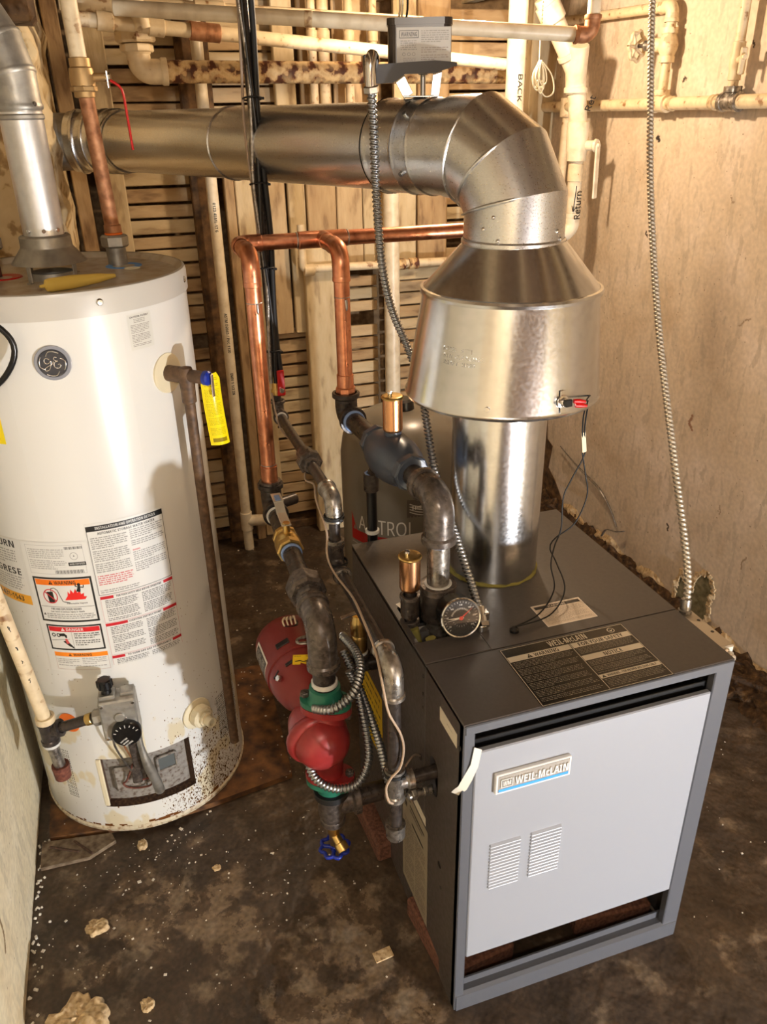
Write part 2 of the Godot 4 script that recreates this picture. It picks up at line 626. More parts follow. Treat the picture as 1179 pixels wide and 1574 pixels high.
	mat("dial_red", Color(0.80, 0.10, 0.07), 0.5)
	mat("grey_button", Color(0.52, 0.53, 0.56), 0.3)
	mat("insulation", Color(0.52, 0.49, 0.24), 0.95)
	mat("badge_letter", Color(0.86, 0.86, 0.85), 0.3, 0.2)
	mat("tank_grey", Color(0.45, 0.43, 0.39), 0.30)
	mat("banner_red", Color(0.60, 0.07, 0.08), 0.35)
	mat("banner_white", Color(0.80, 0.79, 0.76), 0.4)
	mat("amber", Color(0.86, 0.74, 0.36), 0.25)
	mat("sky_blue", Color(0.24, 0.58, 0.90), 0.35)
	mat("ink", Color(0.06, 0.06, 0.07), 0.6)
	mat("heater_cap", Color(0.74, 0.73, 0.70), 0.3)
	# painted pipes: cream over chips of rust
	var paint := ramp_tile(noise(24, 0.022, 6), [[0.0, Color(0.40, 0.22, 0.10)], [0.23, Color(0.56, 0.40, 0.24)], [0.27, Color(0.80, 0.72, 0.58)], [0.7, Color(0.87, 0.80, 0.66)], [1.0, Color(0.78, 0.68, 0.52)]])
	tiled(mat("painted_pipe", Color.WHITE, 0.5), paint, 2.0, grain, 0.08)
	var rust := ramp_tile(noise(25, 0.018, 6), [[0.0, Color(0.22, 0.10, 0.045)], [0.42, Color(0.34, 0.17, 0.07)], [0.47, Color(0.70, 0.55, 0.36)], [0.65, Color(0.84, 0.74, 0.55)], [1.0, Color(0.74, 0.60, 0.40)]])
	tiled(mat("rusty_pipe", Color.WHITE, 0.7), rust, 3.0, grain, 0.15)
	tiled(mat("dirty_pipe", Color.WHITE, 0.6), ramp_tile(noise(28, 0.03, 5), [[0.0, Color(0.20, 0.14, 0.09)], [0.5, Color(0.34, 0.25, 0.17)], [1.0, Color(0.46, 0.36, 0.26)]]), 4.0)
	tiled(mat("pvc", Color.WHITE, 0.38), ramp_tile(noise(26, 0.02, 4), [[0.0, Color(0.74, 0.67, 0.55)], [0.5, Color(0.86, 0.81, 0.70)], [1.0, Color(0.90, 0.86, 0.77)]]), 2.0)
	tiled(mat("rusty_iron", Color.WHITE, 0.85), ramp_tile(noise(27, 0.03, 5), [[0.0, Color(0.20, 0.09, 0.06)], [0.5, Color(0.38, 0.20, 0.15)], [1.0, Color(0.50, 0.32, 0.25)]]), 6.0, grain, 0.1)
	# boards, three tones
	var tones := [[Color(0.50, 0.40, 0.28), Color(0.70, 0.60, 0.45), Color(0.76, 0.67, 0.52)], [Color(0.44, 0.34, 0.23), Color(0.63, 0.52, 0.37), Color(0.70, 0.60, 0.44)], [Color(0.54, 0.45, 0.33), Color(0.74, 0.66, 0.51), Color(0.79, 0.72, 0.58)]]
	for i in 3:
		var w := tiled(mat("lath_%d" % i, Color.WHITE, 0.8), ramp_tile(noise(30 + i, 0.014, 5), [[0.0, tones[i][0]], [0.38, tones[i][1]], [1.0, tones[i][2]]]), 1.6, grain, 0.2)
		w.uv1_scale = Vector3(0.8, 3.0, 3.0)
		var u := tiled(mat("board_%d" % i, Color.WHITE, 0.8), w.albedo_texture, 1.6, grain, 0.25)
		u.uv1_scale = Vector3(3.0, 0.8, 3.0)
	tiled(mat("dark_wood", Color.WHITE, 0.85), ramp_tile(noise(36, 0.02, 5), [[0.0, Color(0.16, 0.11, 0.06)], [0.5, Color(0.36, 0.26, 0.15)], [1.0, Color(0.48, 0.36, 0.22)]]), 2.0, grain, 0.25)
	tiled(mat("plywood", Color.WHITE, 0.75), ramp_tile(noise(37, 0.012, 5), [[0.0, Color(0.17, 0.10, 0.05)], [0.5, Color(0.36, 0.23, 0.11)], [1.0, Color(0.50, 0.34, 0.17)]]), 3.0, grain, 0.1)
	tiled(mat("brick", Color.WHITE, 0.9), ramp_tile(noise(38, 0.04, 5), [[0.0, Color(0.25, 0.15, 0.11)], [0.5, Color(0.38, 0.24, 0.18)], [1.0, Color(0.48, 0.33, 0.26)]]), 5.0, grain, 0.2)
	tiled(mat("crumbled_plaster", Color.WHITE, 0.95), ramp_tile(noise(39, 0.03, 5), [[0.0, Color(0.45, 0.34, 0.22)], [0.5, Color(0.76, 0.66, 0.50)], [1.0, Color(0.86, 0.79, 0.66)]]), 5.0, lumps, 0.5)
	tiled(mat("rubble", Color.WHITE, 0.95), ramp_tile(noise(40, 0.03, 6), [[0.0, Color(0.10, 0.07, 0.04)], [0.5, Color(0.27, 0.19, 0.11)], [0.8, Color(0.42, 0.32, 0.20)], [1.0, Color(0.62, 0.52, 0.38)]]), 3.0, grain, 0.8)
	tiled(mat("backing_plaster", Color.WHITE, 0.95), ramp_tile(noise(41, 0.03, 4), [[0.0, Color(0.38, 0.30, 0.21)], [1.0, Color(0.60, 0.50, 0.37)]]), 2.0)  # plain brown plaster tone of the back wall
	M.grain = grain
	M.lumps = lumps

# ---------------------------------------------------------------- print
var letters := {}

# draws a line of type into an image: top left corner, height of the capitals, optional width to fit
func type(im: Image, text: String, x: float, y: float, h: float, c: Color, width := 0.0, bold := true) -> float:
	var key := text + str(bold)
	if not letters.has(key):
		var tm := TextMesh.new()
		var f := SystemFont.new()
		f.font_names = PackedStringArray(["Droid Sans"])
		f.font_weight = 700 if bold else 400
		tm.font = f
		tm.font_size = 32
		tm.pixel_size = 1.0
		tm.depth = 0.0
		tm.text = text
		letters[key] = tm.get_mesh_arrays()
	var a: Array = letters[key]
	var p: PackedVector3Array = a[Mesh.ARRAY_VERTEX]
	var q := PackedInt32Array(range(p.size())) if a[Mesh.ARRAY_INDEX] == null else PackedInt32Array(a[Mesh.ARRAY_INDEX])
	var lo := p[0]
	var hi := p[0]
	for w in p:
		lo = lo.min(w)
		hi = hi.max(w)
	var sy := h / (hi.y - lo.y)
	var sx := sy if width <= 0 else width / (hi.x - lo.x)
	for i in range(0, q.size(), 3):
		var t := []
		for k in 3:
			var w := p[q[i + k]]
			t.append(Vector2(x + (w.x - lo.x) * sx, y + (hi.y - w.y) * sy))
		fill_tri(im, t[0], t[1], t[2], c)
	return (hi.x - lo.x) * sx

func fill_tri(im: Image, a: Vector2, b: Vector2, d: Vector2, c: Color) -> void:
	var y0 := int(floor(minf(a.y, minf(b.y, d.y))))
	var y1 := int(ceil(maxf(a.y, maxf(b.y, d.y))))
	for y in range(y0, y1 + 1):
		var yc := y + 0.5
		var xs := []
		for e in [[a, b], [b, d], [d, a]]:
			var p: Vector2 = e[0]
			var q: Vector2 = e[1]
			if (p.y <= yc) != (q.y <= yc):
				xs.append(p.x + (q.x - p.x) * (yc - p.y) / (q.y - p.y))
		if xs.size() == 2:
			var l := int(round(minf(xs[0], xs[1])))
			var r := int(round(maxf(xs[0], xs[1])))
			im.fill_rect(Rect2i(l, y, r - l, 1), c)

func fill_poly(im: Image, pts: Array, c: Color) -> void:
	var poly := PackedVector2Array(pts)
	var tri := Geometry2D.triangulate_polygon(poly)
	for i in range(0, tri.size(), 3):
		fill_tri(im, poly[tri[i]], poly[tri[i + 1]], poly[tri[i + 2]], c)

func stroke(im: Image, pts: Array, w: float, c: Color) -> void:
	for i in pts.size() - 1:
		var a: Vector2 = pts[i]
		var b: Vector2 = pts[i + 1]
		var o := (b - a).normalized().orthogonal() * w / 2
		fill_tri(im, a + o, b + o, b - o, c)
		fill_tri(im, a + o, b - o, a - o, c)

func ring(im: Image, c: Vector2, r: float, w: float, col: Color) -> void:
	var pts := []
	for i in 33: pts.append(c + Vector2.from_angle(TAU * i / 32) * r)
	stroke(im, pts, w, col)

# print too small to read: rows of words as broken strokes
func small_print(im: Image, x: int, y: int, w: int, h: int, line: int, c: Color, sd := 1, paragraph := 6) -> void:
	var g := RandomNumberGenerator.new()
	g.seed = sd
	var row := 0
	var yy := y
	while yy + line <= y + h:
		row += 1
		var end := x + int(w * (g.randf_range(0.3, 0.9) if row % paragraph == 0 else g.randf_range(0.93, 1.0)))
		var xx := x
		var tall := maxi(1, int(line * 0.55))
		while xx < end:
			var word := mini(g.randi_range(2, 9) * maxi(1, line / 4), end - xx)
			var k := 0
			while k < word:
				var up := g.randi_range(0, 1)
				im.fill_rect(Rect2i(xx + k, yy + up, maxi(1, line / 6), tall - up), c)
				k += maxi(2, line / 4)
			xx += word + maxi(2, line / 3)
		yy += line + (line / 2 if row % paragraph == 0 else 0)

func framed(im: Image, r: Rect2i, w: int, c: Color) -> void:
	im.fill_rect(Rect2i(r.position, Vector2i(r.size.x, w)), c)
	im.fill_rect(Rect2i(r.position.x, r.end.y - w, r.size.x, w), c)
	im.fill_rect(Rect2i(r.position, Vector2i(w, r.size.y)), c)
	im.fill_rect(Rect2i(r.end.x - w, r.position.y, w, r.size.y), c)

func blank(w: int, h: int, c: Color) -> Image:
	var im := Image.create(w, h, false, Image.FORMAT_RGB8)
	im.fill(c)
	return im

func alert_sign(im: Image, x: float, y: float, h: float, c: Color, inner: Color) -> void:
	fill_poly(im, [Vector2(x, y + h), Vector2(x + h * 0.55, y), Vector2(x + h * 1.1, y + h)], c)
	im.fill_rect(Rect2i(int(x + h * 0.5), int(y + h * 0.38), maxi(1, int(h * 0.12)), maxi(1, int(h * 0.32))), inner)
	im.fill_rect(Rect2i(int(x + h * 0.5), int(y + h * 0.8), maxi(1, int(h * 0.12)), maxi(1, int(h * 0.1))), inner)

# ---------------------------------------------------------------- the room
func put_pixel(o: PackedByteArray, at: int, c: Color) -> void:
	o[at] = clampi(int(c.r * 255), 0, 255)
	o[at + 1] = clampi(int(c.g * 255), 0, 255)
	o[at + 2] = clampi(int(c.b * 255), 0, 255)

# wet, stained concrete: dark damp areas, dry pale islands, swirled residue, paint crumbs
func floor_image(w: int, h: int, x0: float, x1: float, z0: float, z1: float) -> ImageTexture:
	var big := noise(51, 1.3, 4)
	var mid := noise(52, 7.0, 5)
	var swirl := noise(53, 9.0, 4)
	swirl.domain_warp_enabled = true
	swirl.domain_warp_amplitude = 0.12
	swirl.domain_warp_frequency = 6.0
	var fine := noise(54, 60.0, 3)
	var o := PackedByteArray()
	o.resize(w * h * 3)
	var islands := [[-0.58, -0.46, 0.30, 0.13], [-0.42, -0.36, 0.14, 0.10], [-0.17, -0.27, 0.13, 0.20], [-0.30, -0.08, 0.26, 0.16], [-0.12, -0.02, 0.12, 0.12], [-0.78, -0.36, 0.08, 0.06]]
	var dark := Color(0.19, 0.15, 0.112)
	var brown := Color(0.355, 0.29, 0.225)
	var pale := Color(0.58, 0.505, 0.415)
	var grey := Color(0.50, 0.46, 0.40)
	for py in h:
		var x := x1 - (x1 - x0) * (py + 0.5) / h
		for px in w:
			var z := z0 + (z1 - z0) * (px + 0.5) / w
			var m := mid.get_noise_2d(x, z)
			var s := swirl.get_noise_2d(x, z)
			var wet := 0.40 + 0.4 * big.get_noise_2d(x, z) + 0.45 * m
			var c := dark.lerp(brown, clampf(wet, 0.0, 1.0))
			var isl := 0.0
			for k in islands:
				var dx: float = (x - k[0]) / k[2]
				var dz: float = (z - k[1]) / k[3]
				isl = maxf(isl, 1.0 - dx * dx - dz * dz)
			var edge := isl + 0.9 * m + 0.5 * s
			if edge > 0.35:
				c = c.lerp(pale if s > -0.1 else brown, clampf((edge - 0.35) * 1.6, 0.0, 0.55))
			if s > 0.25:
				c = c.lerp(grey, clampf((s - 0.25) * 2.6, 0.0, 0.5) * (0.25 + 0.75 * clampf(isl + 0.4, 0.0, 1.0)))
			var f := fine.get_noise_2d(x, z)
			c = c * (1.0 + 0.22 * f)
			put_pixel(o, (py * w + px) * 3, c)
	return ImageTexture.create_from_image(Image.create_from_data(w, h, false, Image.FORMAT_RGB8, o))

# old cream distemper: cloudy coats, brush scratches, scuffs and brown damp marks
func wall_image(w: int, h: int, y1: float, z0: float, z1: float, sd: int, base: Color, marks: Array) -> ImageTexture:
	var big := noise(sd, 1.6, 4)
	var mid := noise(sd + 1, 8.0, 4)
	var fine := noise(sd + 2, 45.0, 3)
	var scratch := noise(sd + 3, 1.0, 3)
	var pits := noise(sd + 4, 55.0, 2)
	var o := PackedByteArray()
	o.resize(w * h * 3)
	var stain := Color(base.r * 0.80, base.g * 0.73, base.b * 0.63)
	var light := Color(minf(base.r * 1.08, 0.93), minf(base.g * 1.1, 0.92), minf(base.b * 1.16, 0.9))
	for py in h:
		var z := z1 - (z1 - z0) * (py + 0.5) / h
		for px in w:
			var y := y1 * (px + 0.5) / w
			var b := big.get_noise_2d(y, z)
			var m := mid.get_noise_2d(y, z)
			var c := base.lerp(light, clampf(b * 1.2 + m * 0.5, 0.0, 1.0)).lerp(stain, clampf(-b * 0.6 - m * 0.3 - 0.14, 0.0, 0.4))
			var s := scratch.get_noise_2d(y * 4.0, z * 70.0)
			if s > 0.36: c = c.lerp(light, 0.07)
			elif s < -0.46: c = c.lerp(stain, 0.06)
			if pits.get_noise_2d(y, z) > 0.76: c = c.lerp(Color(0.30, 0.22, 0.15), 0.6)
			if mid.get_noise_2d(y * 0.6 + 7.0, z * 2.2) > 0.30: c = c.lerp(Color(base.r * 0.90, base.g * 0.90, base.b * 0.90), 0.6)
			c = c * (1.0 + 0.07 * fine.get_noise_2d(y, z))
			put_pixel(o, (py * w + px) * 3, c)
	var im := Image.create_from_data(w, h, false, Image.FORMAT_RGB8, o)
	# scuffs: [y, z, length, angle, width]
	for k in marks:
		var p := Vector2(k[0] / y1 * w, (z1 - k[1]) / (z1 - z0) * h)
		var d := Vector2.from_angle(k[3])
		var pts := []
		for i in 7:
			pts.append(p + d * (k[2] / y1 * w) * (i / 6.0 - 0.5) + d.orthogonal() * sin(i * 1.3 + k[0] * 9.0) * k[4] * 0.8)
		stroke(im, pts, k[4], k[5])
	return ImageTexture.create_from_image(im)

func setting() -> void:
	var fm := mat("floor_paint", Color.WHITE, 0.6)
	fm.albedo_texture = floor_image(1200, 1040, -1.05, 1.55, -2.6, 0.4)
	var fr := noise(56, 0.012, 5)
	rough_map(fm, grey_tile(fr, 0.12, 0.85))
	fm.normal_enabled = true
	var bumps := noise(57, 0.03, 5).get_seamless_image(1024, 1024)
	bumps.bump_map_to_normal_map(2.2)
	fm.normal_texture = ImageTexture.create_from_image(bumps)
	fm.normal_scale = 0.8
	var s := Shape.new()
	s.box(Vector3(0.25, -0.06, -1.1), Vector3(2.6, 0.12, 3.0))
	struct("floor", s, fm)
	var s2 := Shape.new()
	s2.box(Vector3(0.25, -0.06, 1.55), Vector3(2.6, 0.12, 2.3))
	struct("floor", s2, tiled(mat("floor_far", Color.WHITE, 0.7), ramp_tile(noise(58, 0.01, 5), [[0.0, Color(0.15, 0.11, 0.075)], [0.6, Color(0.30, 0.23, 0.16)], [1.0, Color(0.46, 0.38, 0.29)]]), 1.0))
	# walls
	var scuff := Color(0.24, 0.19, 0.15)
	var faint := Color(0.60, 0.52, 0.43)
	var marks := [[1.40, -1.62, 0.022, 0.5, 2.2, scuff], [1.20, -1.05, 0.06, 2.2, 1.5, faint], [0.86, -0.70, 0.05, 1.3, 2.0, faint], [0.80, -1.22, 0.06, 0.2, 4.0, Color(0.58, 0.44, 0.35)], [0.55, -1.0, 0.035, 0.2, 1.6, faint], [1.95, -1.15, 0.018, 1.0, 2.0, scuff], [1.90, -1.52, 0.020, 2.0, 2.4, scuff],
		[0.95, -1.4, 0.10, 0.25, 1.4, faint], [0.42, -0.85, 0.06, 2.9, 2.2, faint], [1.98, -1.22, 0.020, 0.4, 2.0, scuff], [1.72, -1.62, 0.022, 1.1, 3.5, Color(0.16, 0.13, 0.11)], [0.72, -0.62, 0.09, 1.55, 1.4, faint], [0.62, -0.58, 0.05, 1.5, 2.0, faint], [1.55, -1.2, 0.025, 0.9, 1.6, faint], [0.36, -1.25, 0.03, 0.4, 2.5, scuff], [0.45, -0.72, 0.015, 1.0, 2.0, scuff]]
	var rm := mat("wall_right_paint", Color.WHITE, 0.72)
	rm.albedo_texture = wall_image(760, 1040, 2.25, -2.6, 0.4, 61, Color(0.80, 0.735, 0.645), marks)
	rm.heightmap_enabled = true
	rm.heightmap_texture = M.lumps
	rm.heightmap_scale = 0.6
	var r := Shape.new()
	r.box(Vector3(1.48, 1.125, -1.1), Vector3(0.12, 2.25, 3.0))
	struct("wall_right", r, rm)
	var plain := tiled(mat("wall_plain", Color.WHITE, 0.75), ramp_tile(noise(66, 0.012, 5), [[0.0, Color(0.56, 0.47, 0.34)], [0.4, Color(0.76, 0.68, 0.53)], [1.0, Color(0.86, 0.80, 0.67)]]), 0.8, M.lumps, 0.4)
	var r2 := Shape.new()
	r2.box(Vector3(1.48, 1.125, 1.5), Vector3(0.12, 2.25, 2.2))
	struct("wall_right", r2, plain)
	var lm := mat("wall_left_paint", Color.WHITE, 0.75)
	lm.albedo_texture = wall_image(700, 900, 2.25, -2.6, 0.4, 71, Color(0.83, 0.79, 0.68), [[0.25, -0.35, 0.12, 0.4, 3.0, Color(0.5, 0.42, 0.3)], [0.5, -0.55, 0.3, 0.1, 4.0, Color(0.62, 0.55, 0.42)]])
	lm.heightmap_enabled = true
	lm.heightmap_texture = M.lumps
	lm.heightmap_scale = 0.6
	var l := Shape.new()
	l.box(Vector3(-0.98, 1.125, -1.1), Vector3(0.12, 2.25, 3.0))
	struct("wall_left", l, lm)
	var l2 := Shape.new()
	l2.box(Vector3(-0.98, 1.125, 1.5), Vector3(0.12, 2.25, 2.2))
	struct("wall_left", l2, plain)
	var f := Shape.new()
	f.box(Vector3(0.25, 1.125, 2.66), Vector3(2.6, 2.25, 0.12))
	struct("wall_front", f, M.dark_wood)
	# ceiling: floor boards on joists
	var c := Shape.new()
	c.box(Vector3(0.25, 2.40, 0.0), Vector3(2.6, 0.06, 5.3))
	var ceil := struct("ceiling", c, M.dark_wood)
	for i in 6:
		var j := Shape.new()
		j.box(Vector3(-0.91 + 0.40 * i, 2.293, 0.0), Vector3(0.05, 0.155, 5.2), 0.004)
		part(ceil, "joist", j, M["board_%d" % (i % 3)])
	for side in [[-0.98, "left"], [1.48, "right"]]:
		var hdr := Shape.new()
		hdr.box(Vector3(side[0], 2.31, 0.0), Vector3(0.12, 0.12, 5.2))
		struct("trim_%d" % (1 if side[1] == "left" else 2), hdr, M.dark_wood)
	var top := Shape.new()
	top.box(Vector3(0.25, 2.31, 2.66), Vector3(2.6, 0.12, 0.12))
	struct("trim_3", top, M.dark_wood)
	# crumbling footing along the right wall
	var rows := []
	var rough := noise(77, 9.0, 4)
	for i in 13:
		var row := PackedVector3Array()
		var u := i / 12.0
		for k in 90:
			var z := -2.38 + k * 0.0293
			var wob := rough.get_noise_2d(z * 1.4, u * 0.4)
			var x := 1.425 - (0.115 + 0.05 * wob) * u
			var y := (0.10 + 0.05 * wob) * (1.0 - u * u * u) + 0.022 * rough.get_noise_2d(z * 4.0 + 9.0, u * 3.0) * (1.0 - u)
			row.append(Vector3(x, maxf(y, -0.004), z))
		rows.append(row)
	var foot := Shape.new()
	foot.grid(rows, false, Vector3(-0.5, 1, 0))
	struct("trim_4", foot, M.rubble)

# ---------------------------------------------------------------- boards, laths and chimney at the back
func back_wall_boards() -> void:
	var b := Shape.new()
	b.box(Vector3(0.25, 1.125, -2.635), Vector3(2.6, 2.25, 0.12))
	var wall := struct("wall_back", b, M.backing_plaster)
	var hdr := Shape.new()
	hdr.box(Vector3(0.25, 2.31, -2.635), Vector3(2.6, 0.12, 0.12))
	part(wall, "header", hdr, M.dark_wood)
	var sill := Shape.new()      # floor plate that the studs stand on
	sill.box(Vector3(0.25, 0.02, -2.47), Vector3(2.6, 0.04, 0.09), 0.004)
	part(wall, "sole_plate", sill, M.dark_wood)
	# laths in bays between studs: [x0, x1, y0, y1]
	var g := RandomNumberGenerator.new()
	g.seed = 5
	for bay in [[-0.40, -0.115, 0.06, 2.20], [0.125, 0.30, 0.08, 0.965], [0.455, 0.63, 0.06, 1.21], [0.70, 1.02, 0.06, 1.20], [-0.06, 0.25, 1.62, 2.20], [0.95, 1.40, 1.22, 2.20]]:
		var y: float = bay[2]
		while y < bay[3] - 0.02:
			var hh := g.randf_range(0.044, 0.052)
			if g.randf() < 0.95:
				var s := Shape.new()
				s.box(Vector3((bay[0] + bay[1]) / 2, y + hh / 2, -2.44 + g.randf_range(-0.004, 0.004)), Vector3(bay[1] - bay[0], hh, 0.018), 0.003, Basis(Vector3(0, 0, 1), g.randf_range(-0.012, 0.012)))
				part(wall, "lath", s, M["lath_%d" % g.randi_range(0, 2)])
			y += hh + g.randf_range(0.006, 0.013)
	# studs and boards: [x0, x1, y0, y1, z, thickness, material, tilt]
	for k in [[-0.475, -0.378, 0.0, 2.22, -2.395, 0.05, "board_2", 0.0], [-0.560, -0.505, 0.0, 2.22, -2.41, 0.03, "board_1", 0.01], [-0.135, -0.065, 0.0, 2.22, -2.40, 0.05, "dark_wood", 0.0], [-0.010, 0.028, 0.0, 1.66, -2.39, 0.05, "board_1", 0.0], [0.035, 0.13, 0.0, 1.66, -2.405, 0.03, "board_2", 0.0], [0.135, 0.235, 0.965, 1.66, -2.405, 0.03, "board_0", 0.0],
		[0.245, 0.315, 0.965, 1.80, -2.40, 0.03, "board_2", 0.0], [0.287, 0.445, 0.0, 1.32, -2.375, 0.06, "board_2", 0.0], [0.322, 0.445, 1.325, 2.22, -2.40, 0.03, "board_1", 0.0], [0.45, 0.56, 1.215, 1.80, -2.405, 0.03, "board_0", 0.0], [0.565, 0.70, 1.215, 1.80, -2.41, 0.03, "board_2", 0.0], [0.705, 0.80, 1.205, 2.22, -2.405, 0.03, "board_2", 0.0], [0.805, 0.94, 1.205, 2.22, -2.40, 0.04, "board_1", 0.0],
		[0.94, 1.03, 0.0, 1.205, -2.39, 0.05, "board_1", 0.0], [0.22, 0.30, 1.815, 2.22, -2.39, 0.04, "board_2", 0.0], [1.30, 1.42, 0.0, 2.22, -2.40, 0.05, "board_2", 0.0], [0.46, 0.60, 1.815, 2.22, -2.42, 0.03, "board_0", 0.0], [1.02, 1.30, 0.0, 1.2, -2.42, 0.03, "board_1", 0.0], [-0.06, -0.015, 1.60, 2.22, -2.40, 0.04, "dark_wood", 0.0]]:
		var s := Shape.new()
		s.box(Vector3((k[0] + k[1]) / 2, (k[2] + k[3]) / 2, k[4]), Vector3(k[1] - k[0], k[3] - k[2], k[5]), 0.004, Basis(Vector3(0, 0, 1), k[7]))
		part(wall, "board", s, M[k[6]])
	# plastered chimney in the corner, its right edge broken
	var cm := tiled(mat("chimney_plaster", Color.WHITE, 0.8), ramp_tile(noise(81, 0.02, 6), [[0.0, Color(0.44, 0.34, 0.20)], [0.30, Color(0.66, 0.55, 0.38)], [0.36, Color(0.80, 0.71, 0.54)], [1.0, Color(0.86, 0.79, 0.63)]]), 1.3, M.lumps, 0.8)
	var rows := []
	var jag := noise(82, 6.0, 4)
	for i in 60:
		var y := 2.25 * i / 59.0
		var row := PackedVector3Array()
		for q in [[-0.92, -1.70], [-0.80, -1.70], [-0.70, -1.70], [-0.625, -1.70], [-0.600, -1.705], [-0.588, -1.73], [-0.583, -1.80], [-0.580, -1.95], [-0.578, -2.10], [-0.578, -2.30], [-0.578, -2.46]]:
			var d := jag.get_noise_2d(y * 1.2, q[0] * 2.0 + q[1] * 3.0) * (0.030 if q[0] > -0.61 else 0.008)
			row.append(Vector3(q[0] + (d if q[0] > -0.9 and q[1] > -2.4 else 0.0), y, q[1] + (d * 0.6 if q[0] > -0.9 else 0.0)))
		rows.append(row)
	var ch := Shape.new()
	ch.grid(rows, false, Vector3(1, 0, 1))
	struct("wall_chimney", ch, cm)
	# rough timber beam end above the chimney
	var bm := Shape.new()
	bm.box(Vector3(-0.74, 2.11, -1.62), Vector3(0.36, 0.14, 0.16), 0.012)
	struct("trim_5", bm, M.dark_wood)
	# drain pipe of white plastic on the back wall, and two old painted posts
	var p := Shape.new()
	p.tube([Vector3(-0.066, 0.0, -2.30), Vector3(-0.066, 1.55, -2.30), Vector3(-0.066, 2.2, -2.30)], 0.022, 16)
	var dp := thing("drain_pipe", "cream plastic vent pipe with black lettering rising from the floor at the back wall", "pipe", Vector3(-0.066, 0, -2.30))
	part(dp, "pipe", p, M.pvc)
	var tee := Shape.new()
	tee.rod(Vector3(-0.066, 0.145, -2.30), Vector3(0.02, 0.145, -2.28), 0.026)
	tee.rod(Vector3(-0.066, 0.10, -2.30), Vector3(-0.066, 0.19, -2.30), 0.027)
	part(dp, "side_branch", tee, M.pvc)
	var pl := Shape.new()
	for k in [[1.52, "0123 45ML-17 6"], [1.10, "ASTM D2665 / PVC 1120"], [0.85, "DWV 1 1/2 IN"]]:
		pl.lettering(k[1], 0.011, Transform3D(Basis(Vector3(0, -1, 0), Vector3(1, 0, 0), Vector3(0, 0, 1)), Vector3(-0.072, k[0], -2.279)), 0.001)
	part(dp, "lettering", pl, M.ink)
	var po := Shape.new()
	po.tube([Vector3(0.655, 0.0, -2.30), Vector3(0.655, 1.30, -2.30), Vector3(0.655, 1.78, -2.30)], 0.034, 16)
	solo("painted_riser", po, M.pvc, "thick cream painted riser pipe against the back wall behind the draft hood", "pipe")
	var sp := Shape.new()
	sp.tube(Shape.bend([Vector3(0.275, 1.42, -2.32), Vector3(0.275, 1.245, -2.32), Vector3(0.95, 1.235, -2.32)], 0.02), 0.017, 12)
	var st := thing("water_tube", "thin cream painted tube running level across the back wall below the copper pipe", "pipe", Vector3(0.275, 1.235, -2.32))
	part(st, "tube", sp, M.painted_pipe)
	for x in [0.30, 0.70, 0.76]:
		var fit := Shape.new()
		fit.rod(Vector3(x - 0.022, 1.243 - x * 0.01, -2.32), Vector3(x + 0.022, 1.243 - x * 0.01, -2.32), 0.024)
		part(st, "fitting", fit, M.rusty_pipe if x > 0.5 else M.painted_pipe)
	# row of painted pipes high on the back wall
	for k in [[0.362, 0.016, "leftmost"], [0.405, 0.020, "second and thickest"], [0.505, 0.017, "third from left"], [0.60, 0.015, "thinnest and last"]]:
		var s := Shape.new()
		s.rod(Vector3(k[0], 1.80, -2.33), Vector3(k[0], 2.24, -2.33), k[1])
		for y in [1.93, 2.06]:
			s.rod(Vector3(k[0], y, -2.33), Vector3(k[0], y + 0.035, -2.33), k[1] * 1.3)
		s.rod(Vector3(k[0], 1.80, -2.33), Vector3(k[0], 1.82, -2.33), k[1] * 1.35)
		solo("riser_pipe", s, M.painted_pipe, "white painted riser above the vent pipe on the back wall, %s of four" % k[2], "pipe", "white risers above the vent pipe")

